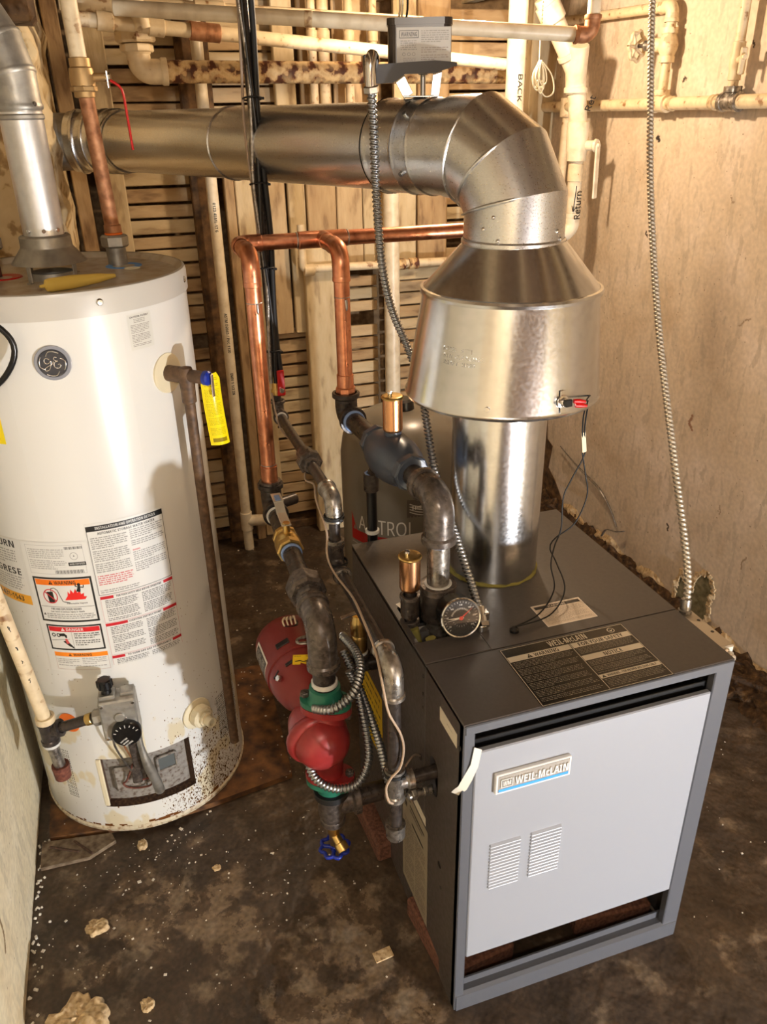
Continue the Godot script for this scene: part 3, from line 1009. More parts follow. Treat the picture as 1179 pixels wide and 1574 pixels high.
# ---------------------------------------------------------------- boiler
func boiler() -> void:
	var W := 0.5875
	var H := 0.83
	var D := 0.715
	var t := thing("boiler", "dark grey cast-iron boiler with a silver front door and black warning plates on top", "boiler", Vector3(W / 2, 0, -D / 2))
	# left side: front and rear sheets, with a notch for the gas pipe
	var s := Shape.new()
	s.box(Vector3(0.006, (H - 0.004) / 2, (-D - 0.192) / 2), Vector3(0.012, H - 0.004, D - 0.192), 0.002)
	part(t, "side_panel", s, M.jacket_grey)
	# the front sheet round its upright slot: strips before, behind, above and below
	var fs := Shape.new()
	var flat_x := Transform3D(Basis(Vector3(0, 0, -1), Vector3.UP, Vector3(1, 0, 0)), Vector3(0, 0, 0))
	fs.prism(PackedVector2Array([Vector2(0.004, 0.0), Vector2(0.118, 0.0), Vector2(0.118, H - 0.004), Vector2(0.004, H - 0.004)]), 0.012, flat_x)
	fs.prism(PackedVector2Array([Vector2(0.162, 0.0), Vector2(0.190, 0.0), Vector2(0.190, H - 0.004), Vector2(0.162, H - 0.004)]), 0.012, flat_x)
	for up in [1.0, -1.0]:
		var arc := PackedVector2Array()
		var yc := 0.605 if up > 0 else 0.550
		for i in 17: arc.append(Vector2(0.140 + cos(PI * i / 16.0) * 0.022, yc + sin(PI * i / 16.0) * 0.022 * up))
		var ye := H - 0.004 if up > 0 else 0.0
		arc.append_array([Vector2(0.118, ye), Vector2(0.162, ye)])
		fs.prism(arc, 0.012, flat_x)
	part(t, "side_panel", fs, M.jacket_grey)
	var sr := Shape.new()
	sr.box(Vector3(W - 0.006, H / 2, -D / 2), Vector3(0.012, H - 0.01, D - 0.006), 0.002)
	part(t, "side_panel", sr, M.jacket_grey)
	var bk := Shape.new()
	bk.box(Vector3(W / 2, H / 2, -D + 0.005), Vector3(W - 0.024, H - 0.01, 0.01))
	part(t, "back_panel", bk, M.jacket_grey)
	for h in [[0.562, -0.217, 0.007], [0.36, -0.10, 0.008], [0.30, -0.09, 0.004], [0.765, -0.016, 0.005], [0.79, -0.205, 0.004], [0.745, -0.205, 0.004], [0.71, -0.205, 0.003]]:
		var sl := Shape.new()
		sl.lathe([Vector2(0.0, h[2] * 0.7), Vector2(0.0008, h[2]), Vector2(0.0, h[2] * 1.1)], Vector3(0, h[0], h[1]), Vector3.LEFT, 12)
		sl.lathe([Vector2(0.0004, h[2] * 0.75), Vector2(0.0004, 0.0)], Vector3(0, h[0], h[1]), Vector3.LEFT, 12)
		part(t, "painted_hole", sl, M.plastic_and_hole_black)  # flat black discs painted for the dark of open holes
	for k in 5:      # bright burner ends seen in the slot
		var bs := Shape.new()
		bs.box(Vector3(0.020, 0.622 - k * 0.017 - (0.02 if k > 1 else 0.0), -0.139), Vector3(0.0012, 0.005, 0.030), 0.0004)
		part(t, "burner_tube", bs, M.chrome)
	# top: two sheets with a seam and a notch for the riser
	var tp := Shape.new()
	var notch := PackedVector2Array([Vector2(0.0, -D), Vector2(W, -D), Vector2(W, -0.1915), Vector2(0.0, -0.1915), Vector2(0.0, -0.262), Vector2(0.125, -0.262), Vector2(0.145, -0.30), Vector2(0.145, -0.40), Vector2(0.115, -0.43), Vector2(0.035, -0.43), Vector2(0.008, -0.40), Vector2(0.008, -0.264), Vector2(0.0, -0.264)])
	tp.prism(PackedVector2Array([Vector2(0, -D), Vector2(W, -D), Vector2(W, -0.1915), Vector2(0.145, -0.1915), Vector2(0.145, -0.40), Vector2(0.115, -0.43), Vector2(0.035, -0.43), Vector2(0.012, -0.40), Vector2(0.012, -0.2655), Vector2(0.0, -0.2655)]), 0.012, Transform3D(Basis(Vector3(1, 0, 0), Vector3(0, 0, 1), Vector3(0, -1, 0)), Vector3(0, H, 0)))
	part(t, "rear_top_panel", tp, M.jacket_grey)
	var tf := Shape.new()
	tf.box(Vector3(0.0725, H - 0.006, -0.2285), Vector3(0.145, 0.012, 0.072), 0.0015)
	part(t, "top_filler_plate", tf, M.jacket_grey)
	var tf2 := Shape.new()
	tf2.box(Vector3(W / 2, H - 0.006, -0.0955), Vector3(W, 0.012, 0.188), 0.0015)
	part(t, "front_top_panel", tf2, M.jacket_grey)
	var inn := Shape.new()
	inn.box(Vector3(0.08, H - 0.10, -0.345), Vector3(0.134, 0.05, 0.17))
	part(t, "insulation_bed", inn, M.inner_steel)
	var wool := Shape.new()
	for k in [[0.050, -0.285, 0.012], [0.118, -0.30, 0.014], [0.128, -0.35, 0.012], [0.03, -0.33, 0.010]]:
		wool.tube([Vector3(k[0], H - 0.09, k[1]), Vector3(k[0] + 0.004, H - 0.05, k[1] + 0.006), Vector3(k[0] - 0.003, H - 0.012, k[1])], k[2], 7)
	part(t, "insulation", wool, M.insulation)
	# front frame
	var f := Shape.new()
	f.box(Vector3(0.0115, H / 2 - 0.0015, -0.010), Vector3(0.023, H - 0.003, 0.020), 0.002)
	part(t, "left_post", f, M.frame_grey)
	var f2 := Shape.new()
	f2.box(Vector3(W - 0.0215, H / 2 - 0.0015, -0.010), Vector3(0.043, H - 0.003, 0.020), 0.002)
	part(t, "right_post", f2, M.frame_grey)
	var f3 := Shape.new()
	f3.box(Vector3(W / 2, H - 0.0125, -0.0085), Vector3(W - 0.004, 0.021, 0.021), 0.002)
	part(t, "top_rail", f3, M.frame_grey)
	var f4 := Shape.new()
	f4.prism(PackedVector2Array([Vector2(0.0, 0.0), Vector2(0.0, 0.047), Vector2(-0.008, 0.052), Vector2(-0.022, 0.052), Vector2(-0.022, 0.072), Vector2(-0.026, 0.072), Vector2(-0.026, 0.0)]), W - 0.01, Transform3D(Basis(Vector3(0, 0, 1), Vector3(0, 1, 0), Vector3(1, 0, 0)), Vector3(0.005, 0.0, 0.002)))
	part(t, "bottom_rail", f4, M.frame_grey)
	# inside of the jacket: castings behind the door, seen through the slot above and the gap below it
	var ch := Shape.new()
	ch.box(Vector3(W / 2, 0.49, -0.36), Vector3(W - 0.03, 0.60, 0.02))
	ch.box(Vector3(0.030, 0.49, -0.27), Vector3(0.01, 0.60, 0.16))
	part(t, "inner_chamber", ch, M.inner_steel)
	var lip := Shape.new()
	lip.box(Vector3(0.2835, 0.764, -0.022), Vector3(0.519, 0.020, 0.006), 0.001)
	part(t, "door_lip", lip, M.plastic_and_hole_black)
	# the door
	var dr := Shape.new()
	dr.box(Vector3(0.2835, 0.468, -0.006), Vector3(0.519, 0.584, 0.014), 0.0025)
	var door := part(t, "door", dr, M.door_silver, "silver front door panel")
	for bank in [[0.0655, 0.132], [0.1565, 0.2245]]:
		for k in 14:
			var y := 0.508 - k * 0.0092
			var lv := Shape.new()      # a pressed louvre: a lip standing out at its lower edge
			lv.prism(PackedVector2Array([Vector2(0.0, 0.0062), Vector2(0.0050, 0.0014), Vector2(0.0056, 0.0002), Vector2(0.0050, -0.0006), Vector2(0.0, 0.0)]), bank[1] - bank[0], Transform3D(Basis(Vector3(0, 0, 1), Vector3(0, 1, 0), Vector3(1, 0, 0)), Vector3(bank[0], y - 0.006, 0.001)))
			part(door, "louvre", lv, M.door_silver)
	# badge
	var b := Shape.new()
	b.box(Vector3(0.1455, 0.674, 0.005), Vector3(0.161, 0.049, 0.010), 0.0015)
	var badge := part(t, "badge", b, M.badge_letter, "chrome nameplate with a blue stripe")
	var bp := Shape.new()
	bp.box(Vector3(0.1455, 0.675, 0.0102), Vector3(0.151, 0.040, 0.0012))
	part(badge, "plate_field", bp, mat("badge_field", Color(0.55, 0.53, 0.50), 0.5, 0.2))
	var st := Shape.new()
	st.box(Vector3(0.1455, 0.6595, 0.0108), Vector3(0.149, 0.006, 0.0012))
	part(badge, "blue_stripe", st, M.sky_blue)
	var le := Shape.new()
	le.lettering("WEIL·McLAIN", 0.0185, Transform3D(Basis.IDENTITY, Vector3(0.1045, 0.6685, 0.0104)), 0.003, true, 0.113)
	le.lettering("WM", 0.011, Transform3D(Basis.IDENTITY, Vector3(0.0785, 0.6725, 0.0104)), 0.003, true, 0.017)
	for q in [[0.0755, 0.6685, 0.0235, 0.0016], [0.0755, 0.6872, 0.0235, 0.0016]]:
		le.box(Vector3(q[0] + q[2] / 2, q[1], 0.0116), Vector3(q[2], q[3], 0.003))
	for x in [0.0755, 0.0990]:
		le.box(Vector3(x, 0.6778, 0.0116), Vector3(0.0016, 0.020, 0.003))
	part(badge, "raised_lettering", le, M.badge_letter)
	# screws
	for k in [[0.006, 0.795, -0.02], [0.30, 0.8, 0.0]]:
		if k[0] < 0.0:
			var sc := Shape.new()
			sc.rod(Vector3(0.001, k[1], k[2]), Vector3(-0.004, k[1], k[2]), 0.006, 12)
			part(t, "screw", sc, M.plastic_and_hole_black)
	# big warning plate
	var im := blank(620, 400, Color(0.085, 0.075, 0.065))
	var pale := Color(0.78, 0.74, 0.66)
	framed(im, Rect2i(3, 3, 614, 394), 3, pale)
	type(im, "WEIL-McLAIN", 225, 14, 38, pale, 190)
	ring(im, Vector2(545, 32), 16, 4, pale)
	fill_poly(im, [Vector2(534, 26), Vector2(545, 42), Vector2(556, 26), Vector2(545, 32)], pale)
	im.fill_rect(Rect2i(8, 62, 302, 36), pale)
	alert_sign(im, 95, 67, 25, Color(0.1, 0.09, 0.08), pale)
	type(im, "WARNING", 130, 68, 24, Color(0.1, 0.09, 0.08), 120)
	im.fill_rect(Rect2i(318, 62, 294, 36), pale)
	type(im, "FOR YOUR SAFETY", 350, 68, 24, Color(0.1, 0.09, 0.08), 225)
	small_print(im, 16, 106, 288, 280, 9, pale, 3, 5)
	small_print(im, 326, 104, 280, 50, 9, pale, 4)
	im.fill_rect(Rect2i(318, 158, 294, 36), pale)
	type(im, "NOTICE", 420, 164, 24, Color(0.1, 0.09, 0.08), 90)
	small_print(im, 326, 202, 280, 90, 9, pale, 5, 4)
	im.fill_rect(Rect2i(318, 298, 294, 26), pale)
	alert_sign(im, 326, 302, 18, Color(0.1, 0.09, 0.08), pale)
	type(im, "WARNING - FOR PROPER HOLDING ONLY", 352, 304, 14, Color(0.1, 0.09, 0.08), 240)
	small_print(im, 326, 332, 280, 54, 9, pale, 6)
	im.fill_rect(Rect2i(313, 62, 3, 330), pale)
	var lb := Shape.new()
	lb.card(Vector3(0.156, H, 0.0), Vector3(0.287, 0, 0.0), Vector3(0, 0, -0.183))
	part(t, "warning_plate", lb, printed(im, 0.22), "large black warning plate with pale print")
	var im2 := blank(300, 200, Color(0.80, 0.74, 0.66))
	framed(im2, Rect2i(0, 0, 300, 200), 5, Color(0.88, 0.84, 0.78))
	im2.fill_rect(Rect2i(12, 14, 276, 26), Color(0.12, 0.10, 0.09))
	type(im2, "WARNING", 90, 19, 16, Color(0.8, 0.75, 0.68), 110)
	small_print(im2, 16, 52, 268, 138, 9, Color(0.32, 0.27, 0.22), 8)
	var lb2 := Shape.new()
	lb2.card(Vector3(0.291, H, -0.223), Vector3(0.1205, 0, 0.0), Vector3(0, 0, -0.081))
	part(t, "notice_label", lb2, printed(im2), "small cream notice label")
	# labels on the left side
	var im3 := blank(120, 46, Color(0.80, 0.77, 0.70))
	small_print(im3, 52, 17, 40, 10, 8, Color(0.45, 0.42, 0.38), 2)
	var l3 := Shape.new()
	l3.card(Vector3(0, 0.753, -0.113), Vector3(0, 0, 0.083), Vector3(0, 0.033, 0))
	for i in l3.v.size(): l3.v[i].x = -absf(l3.v[i].x)
	part(t, "blank_label", l3, printed(im3), "blank cream sticker")
	var im4 := blank(260, 480, Color(0.56, 0.52, 0.45))
	for k in [[30, 20, 60, 8], [30, 60, 20, 24], [80, 40, 150, 10], [80, 62, 130, 6], [100, 110, 120, 12]]:
		im4.fill_rect(Rect2i(k[0], k[1], k[2], k[3]), Color(0.16, 0.14, 0.12))
	small_print(im4, 20, 140, 110, 320, 13, Color(0.26, 0.23, 0.2), 9)
	small_print(im4, 140, 140, 105, 320, 13, Color(0.26, 0.23, 0.2), 10)
	var l4 := Shape.new()
	l4.card(Vector3(0, 0.065, -0.335), Vector3(0, 0, 0.165), Vector3(0, 0.315, 0))
	for i in l4.v.size(): l4.v[i].x = -absf(l4.v[i].x)
	part(t, "wiring_label", l4, printed(im4), "tall grey instruction label")
	var l5 := Shape.new()
	l5.card(Vector3(0, 0.388, -0.258), Vector3(0, 0, 0.075), Vector3(0, 0.024, 0))
	for i in l5.v.size(): l5.v[i].x = -absf(l5.v[i].x)
	part(t, "rating_label", l5, printed(im3))
	var im6 := blank(220, 220, Color(0.80, 0.66, 0.08))
	for y in 7: small_print(im6, 15, 16 + y * 28, 190, 22, 18, Color(0.22, 0.17, 0.03), 12 + y)
	var l6 := Shape.new()
	l6.card(Vector3(0, 0.295, -0.70), Vector3(0, 0.0, 0.212), Vector3(0, 0.212, 0))
	for i in l6.v.size(): l6.v[i].x = -absf(l6.v[i].x)
	part(t, "yellow_label", l6, printed(im6), "yellow instruction label")
	# strip of masking tape folded round the front corner
	var tape := Shape.new()
	var tr := []
	for k in [[0.028, 0.775, 0.0035], [0.022, 0.735, 0.0035], [0.010, 0.705, 0.004], [0.0, 0.685, 0.004], [-0.004, 0.672, -0.004], [-0.006, 0.655, -0.014]]:
		tr.append(PackedVector3Array([Vector3(k[0] - 0.008, k[1] + 0.003, k[2] - (0.004 if k[0] < 0.012 else 0.0)), Vector3(k[0] + 0.007, k[1] - 0.006, k[2] + 0.001)]))
	tape.grid(tr, false, Vector3(-0.3, 0, 1))
	part(t, "masking_tape", tape, mat("masking", Color(0.80, 0.79, 0.74), 0.7), "torn strip of masking tape")
	# triangle stickers by the riser
	var arrow := Shape.new()
	arrow.prism(PackedVector2Array([Vector2(0.014, -0.405), Vector2(0.026, -0.41), Vector2(0.022, -0.375)]), 0.0008, Transform3D(Basis(Vector3(1, 0, 0), Vector3(0, 0, 1), Vector3(0, -1, 0)), Vector3(0.0, H + 0.0008, -0.01)))
	arrow.prism(PackedVector2Array([Vector2(0.030, -0.415), Vector2(0.050, -0.42), Vector2(0.046, -0.39), Vector2(0.036, -0.385)]), 0.0008, Transform3D(Basis(Vector3(1, 0, 0), Vector3(0, 0, 1), Vector3(0, -1, 0)), Vector3(0.0, H + 0.0008, -0.01)))
	part(t, "torn_sticker", arrow, M.white)
	# floor bricks that carry the base
	var g := RandomNumberGenerator.new()
	g.seed = 9
	for k in [[0.035, -0.170, 0.085, 0.20, 0.06, "old red brick under the boiler's left side, end sticking out"], [0.455, -0.105, 0.20, 0.09, 0.058, "old red brick lying in the open bottom of the boiler's front, right side"], [0.100, -0.10, 0.16, 0.085, 0.055, "old red brick in the open bottom of the boiler's front, left side"]]:
		var br := Shape.new()
		br.box(Vector3(k[0], k[4] / 2, k[1]), Vector3(k[2], k[4], k[3]), 0.005, Basis(Vector3.UP, g.randf_range(-0.12, 0.12)))
		solo("brick", br, M.brick, k[5], "brick", "")

# ---------------------------------------------------------------- flue, draft hood, elbow, vent pipe
func flue_and_vent() -> void:
	# flue outlet of the boiler
	var t := thing("flue_pipe", "straight bright galvanised flue pipe standing on the boiler's top", "flue", Vector3(FLUE.x, 0.83, FLUE.z))
	var s := Shape.new()
	s.lathe([Vector2(0.0, 0.1045), Vector2(0.44, 0.1045), Vector2(0.44, 0.098)], Vector3(FLUE.x, 0.825, FLUE.z), Vector3.UP, 48)
	part(t, "pipe", s, M.bright_steel)
	var g := Shape.new()
	var ring_rows := []
	var wob := noise(90, 9.0, 3)
	for i in 5:
		var row := PackedVector3Array()
		for j in 49:
			var th := TAU * j / 48
			var q := wob.get_noise_2d(cos(th) * 0.4, sin(th) * 0.4 + i * 0.02)
			var rr: float = 0.1045 + [0.0, 0.004, 0.005, 0.003, 0.0][i] * (1.0 + 1.2 * q)
			row.append(Vector3(FLUE.x + sin(th) * rr, 0.828 + [0.0, 0.0, 0.003, 0.006, 0.008][i] * (1.0 + 0.9 * q), FLUE.z + cos(th) * rr))
		ring_rows.append(row)
	g.grid(ring_rows, true)
	part(t, "insulation_gasket", g, M.insulation, "ragged yellow gasket at the pipe's foot")
	# draft hood, a little askew
	var hb := Vector3(FLUE.x, 1.272, FLUE.z)
	var ax := Vector3(0.045, 1.0, 0.0).normalized()
	var h := thing("draft_hood", "large bell-shaped galvanised draft hood between flue pipe and elbow", "draft hood", hb)
	var bell := Shape.new()
	bell.lathe([Vector2(0.0, 0.204), Vector2(-0.002, 0.208), Vector2(0.003, 0.210), Vector2(0.008, 0.2065), Vector2(0.212, 0.181)], hb, ax, 64)
	var skirt := part(h, "skirt", bell, M.bright_steel)
	var inside := Shape.new()
	inside.lathe([Vector2(0.002, 0.2035), Vector2(0.20, 0.178), Vector2(0.20, 0.10)], hb, ax, 64)
	part(skirt, "lining", inside, M.dull_zinc)
	var seam := Shape.new()
	seam.lathe([Vector2(0.208, 0.181), Vector2(0.210, 0.1865), Vector2(0.216, 0.1885), Vector2(0.221, 0.186), Vector2(0.222, 0.180)], hb, ax, 64)
	part(h, "rolled_seam", seam, M.bright_steel)
	var cone := Shape.new()
	cone.lathe([Vector2(0.218, 0.183), Vector2(0.306, 0.105), Vector2(0.310, 0.102)], hb, ax, 64)
	part(h, "cone", cone, M.bright_steel)
	for a in [-34.0, 20.0, 100.0]:
		var sc := Shape.new()
		var d := Vector3(sin(deg_to_rad(a)), 0, cos(deg_to_rad(a)))
		sc.rod(hb + ax * 0.022 + d * 0.202, hb + ax * 0.022 + d * 0.2095, 0.0055, 12)
		part(h, "screw", sc, M.chrome)
	# stamped figures on the skirt
	var stamp := Shape.new()
	var txt := ["MODEL 5-8", "MIN CLEARANCE 6", "DRAFT HOOD"]
	for line in 3:
		for c in txt[line].length():
			if txt[line][c] == " ": continue
			var th := deg_to_rad(-66.0 + c * 2.1 + line * 0.8)
			var yy := 1.395 - line * 0.013
			var rr := 0.2065 - (yy - 1.28) * 0.125 + 0.0003
			var d := Vector3(sin(th), 0.12, cos(th))
			stamp.lettering(txt[line][c], 0.008, frame(Vector3(FLUE.x + sin(th) * rr + 0.045 * (yy - 1.272), yy, FLUE.z + cos(th) * rr), d), 0.0012)
	part(skirt, "stamped_lettering", stamp, M.bright_steel)
	# spill switch at the skirt's lower edge with its two wires
	var sw := thing("spill_switch", "small round spill switch with red wire clips on the draft hood's lower edge", "switch", around(9.0, 0.207, 1.30, FLUE))
	var d1 := Vector3(sin(deg_to_rad(9.0)), 0.12, cos(deg_to_rad(9.0))).normalized()
	var p1 := around(9.0, 0.2055, 1.302, FLUE)
	var disc := Shape.new()
	disc.lathe([Vector2(0.0, 0.013), Vector2(0.003, 0.013), Vector2(0.004, 0.009), Vector2(0.012, 0.009), Vector2(0.013, 0.007), Vector2(0.013, 0.0)], p1, d1, 20)
	disc.box(p1 + d1 * 0.0015, Vector3(0.012, 0.045, 0.002), 0.0006, frame(Vector3.ZERO, d1).basis)
	part(sw, "disc", disc, M.chrome)
	var blk := Shape.new()
	blk.box(p1 + d1 * 0.017, Vector3(0.016, 0.014, 0.008), 0.001, frame(Vector3.ZERO, d1).basis)
	part(sw, "terminal_block", blk, M.plastic_and_hole_black)
	for k in 2:
		var clip := Shape.new()
		var q := p1 + d1 * 0.018 + Vector3(0.010 + k * 0.004, 0.004 - k * 0.009, 0.002)
		clip.tube([q, q + Vector3(0.012, -0.001, 0.002), q + Vector3(0.024, -0.003, 0.003)], [0.0045, 0.005, 0.0032], 8)
		part(sw, "wire_clip", clip, M.lever_red, "red push-on wire clip")
	var ends := [p1 + d1 * 0.018 + Vector3(0.034, 0.001, 0.005), p1 + d1 * 0.018 + Vector3(0.038, -0.008, 0.005)]
	var wr := Shape.new()
	wr.tube(Shape.resample([ends[0], Vector3(0.415, 1.290, -0.345), Vector3(0.437, 1.240, -0.385), Vector3(0.446, 1.188, -0.40), Vector3(0.456, 1.135, -0.405), Vector3(0.430, 1.070, -0.41), Vector3(0.415, 1.03, -0.41), Vector3(0.414, 0.955, -0.405), Vector3(0.398, 0.915, -0.40), Vector3(0.368, 0.892, -0.36), Vector3(0.345, 0.868, -0.30), Vector3(0.29, 0.842, -0.26), Vector3(0.22, 0.842, -0.2335)], 0.012), 0.0017, 6)
	part(sw, "wire", wr, M.rubber)
	var wr2 := Shape.new()
	wr2.tube(Shape.resample([ends[1], Vector3(0.410, 1.280, -0.345), Vector3(0.430, 1.235, -0.385), Vector3(0.441, 1.188, -0.40), Vector3(0.450, 1.135, -0.405), Vector3(0.464, 1.08, -0.405), Vector3(0.470, 1.03, -0.40), Vector3(0.445, 0.965, -0.40), Vector3(0.405, 0.93, -0.41), Vector3(0.392, 0.905, -0.41), Vector3(0.388, 0.888, -0.37), Vector3(0.372, 0.862, -0.30), Vector3(0.31, 0.840, -0.25), Vector3(0.22, 0.842, -0.2325)], 0.012), 0.0017, 6)
	part(sw, "wire", wr2, M.rubber)
	var tag_s := Shape.new()
	tag_s.box(Vector3(0.4485, 1.163, -0.402), Vector3(0.010, 0.048, 0.003), 0.0005, Basis(Vector3(0, 0, 1), 0.16))
	part(sw, "wire_marker", tag_s, M.cord_white, "pale marker sleeve on the wires")
	var gr := Shape.new()
	gr.lathe([Vector2(0.0, 0.010), Vector2(0.006, 0.010), Vector2(0.010, 0.006), Vector2(0.010, 0.0)], Vector3(0.216, 0.8305, -0.2325), Vector3.UP, 16)
	part(sw, "grommet", gr, M.plastic_and_hole_black)
	# the four-piece elbow
	var N := Vector3(0.303, 1.583, -0.505)
	var dir := Vector3(-cos(deg_to_rad(64.0)), 0.0, -sin(deg_to_rad(64.0)))
	var yv := 1.747
	var R := 0.132
	var el := thing("vent_elbow", "four-piece galvanised elbow turning from the draft hood to the vent pipe", "elbow", N)
	var r0 := 0.1005
	var side := Vector3.UP.cross(dir).normalized()
	var c0 := Vector3(N.x, yv - R, N.z)                     # where the curve starts
	var cc := c0 + dir * R                                  # its centre
	var cut := func(k: int) -> float: return [-1.0, 15.0, 45.0, 75.0, 91.0][k]
	# a ring of points where the mitre plane at an angle cuts the pipe of the gore before or after it
	var mitre := func(a_deg: float, axis_deg: float, rad: float) -> PackedVector3Array:
		var a := deg_to_rad(a_deg)
		var b := deg_to_rad(axis_deg)
		var pn := -dir * cos(b) + Vector3.UP * sin(b)       # from the centre outwards at the gore's middle
		var ta := dir * sin(b) + Vector3.UP * cos(b)        # along the gore
		var pm := cc + pn * (R / 1.0)
		var nrm := dir * sin(a) + Vector3.UP * cos(a)       # normal of the mitre plane, which holds the centre
		var row := PackedVector3Array()
		for j in 49:
			var th := TAU * j / 48
			var q: Vector3 = pm + pn * cos(th) * rad + side * sin(th) * rad
			var d: float = (cc - q).dot(nrm) / ta.dot(nrm)
			row.append(q + ta * d)
		return row
	var gores := [[0.0, 0.0, 15.0], [30.0, 15.0, 45.0], [60.0, 45.0, 75.0], [90.0, 75.0, 90.0]]
	for k in 4:
		var gs := Shape.new()
		var rows := []
		if k == 0:
			var low := PackedVector3Array()
			for j in 49:
				var th := TAU * j / 48
				low.append(N - dir * cos(th) * r0 + side * sin(th) * r0)
			rows = [low, mitre.call(15.0, 0.0, r0)]
		elif k == 3:
			var far := PackedVector3Array()
			for j in 49:
				var th := TAU * j / 48
				far.append(cc + Vector3.UP * R + dir * 0.03 + Vector3.UP * cos(th) * r0 * 0.955 + side * sin(th) * r0 * 0.955)
			rows = [mitre.call(75.0, 90.0, r0 * 0.97), far]
		else:
			rows = [mitre.call(gores[k][1], gores[k][0], r0), mitre.call(gores[k][2], gores[k][0], r0)]
		gs.grid(rows, true)
		part(el, "gore", gs, M.galvanised)
	for a in [15.0, 45.0, 75.0]:
		var bead := Shape.new()
		var rr := []
		for w in [[-3.0, 1.0], [-1.6, 1.035], [0.0, 1.05], [1.6, 1.035], [3.0, 1.0]]:
			rr.append(mitre.call(a + w[0] * 0.55, a, r0 * w[1]))
		bead.grid(rr, true)
		part(el, "crimped_seam", bead, M.galvanised)
	var collar := Shape.new()
	collar.lathe([Vector2(-0.008, 0.1015), Vector2(-0.005, 0.1045), Vector2(0.001, 0.1045), Vector2(0.004, 0.1015)], N + Vector3(0, 0.0, 0), Vector3.UP, 48)
	part(el, "collar_bead", collar, M.galvanised)
	for k in [[-62.0, 0.028], [-44.0, 0.008], [28.0, 0.022], [37.0, 0.006], [-50.0, 0.05]]:
		var rv := Shape.new()
		var d := Vector3(sin(deg_to_rad(k[0])), 0, cos(deg_to_rad(k[0])))
		rv.lathe([Vector2(0, 0.0042), Vector2(0.002, 0.0038), Vector2(0.0035, 0.002), Vector2(0.0037, 0.0)], N + Vector3(0, k[1], 0) + d * r0, d, 10)
		part(el, "rivet", rv, M.chrome)
	# the level vent pipe in two lengths
	var v0 := cc + Vector3.UP * R
	var v := thing("vent_pipe", "long galvanised vent pipe running level from the elbow to the chimney", "vent pipe", v0 + dir * 0.7)
	var rv0 := 0.0885
	for k in [[0.205, 0.81], [0.80, 1.42]]:
		var s3 := Shape.new()
		s3.lathe([Vector2(k[0], rv0 - (0.0 if k[0] < 0.5 else 0.0015)), Vector2(k[1], rv0 - (0.0 if k[0] < 0.5 else 0.0015))], v0, dir, 48)
		part(v, "pipe_length", s3, M.galvanised)
	for q in [0.21, 0.805, 1.395]:
		var bd := Shape.new()
		bd.lathe([Vector2(q - 0.006, rv0), Vector2(q - 0.003, rv0 + 0.003), Vector2(q + 0.003, rv0 + 0.003), Vector2(q + 0.006, rv0)], v0, dir, 48)
		part(v, "bead", bd, M.galvanised)
	# adjustable elbow and stub into the chimney
	var e0 := v0 + dir * 1.41
	var ae := thing("chimney_elbow", "ribbed galvanised elbow where the vent pipe turns into the chimney", "elbow", e0)
	for k in 4:
		var q := e0 + dir * (0.012 + 0.040 * k) + Vector3(-1, 0, 0) * (0.006 * k * k)
		var dd := dir.rotated(Vector3.UP, deg_to_rad(k * 14.0))
		var gs := Shape.new()
		gs.lathe([Vector2(-0.012, 0.0895), Vector2(0.008, 0.092), Vector2(0.014, 0.0965), Vector2(0.022, 0.0965), Vector2(0.028, 0.092), Vector2(0.045, 0.090)], q, dd, 40)
		part(ae, "rib", gs, M.galvanised)
	var stub := Shape.new()
	var sb := Vector3(-0.44, yv, -2.065)
	stub.lathe([Vector2(-0.03, 0.086), Vector2(0.15, 0.086), Vector2(0.15, 0.0)], sb, Vector3(-1, 0.0, 0.1), 36)
	solo("chimney_thimble", stub, M.dull_zinc, "dull stained pipe stub leading from the ribbed elbow into the plastered chimney", "pipe")

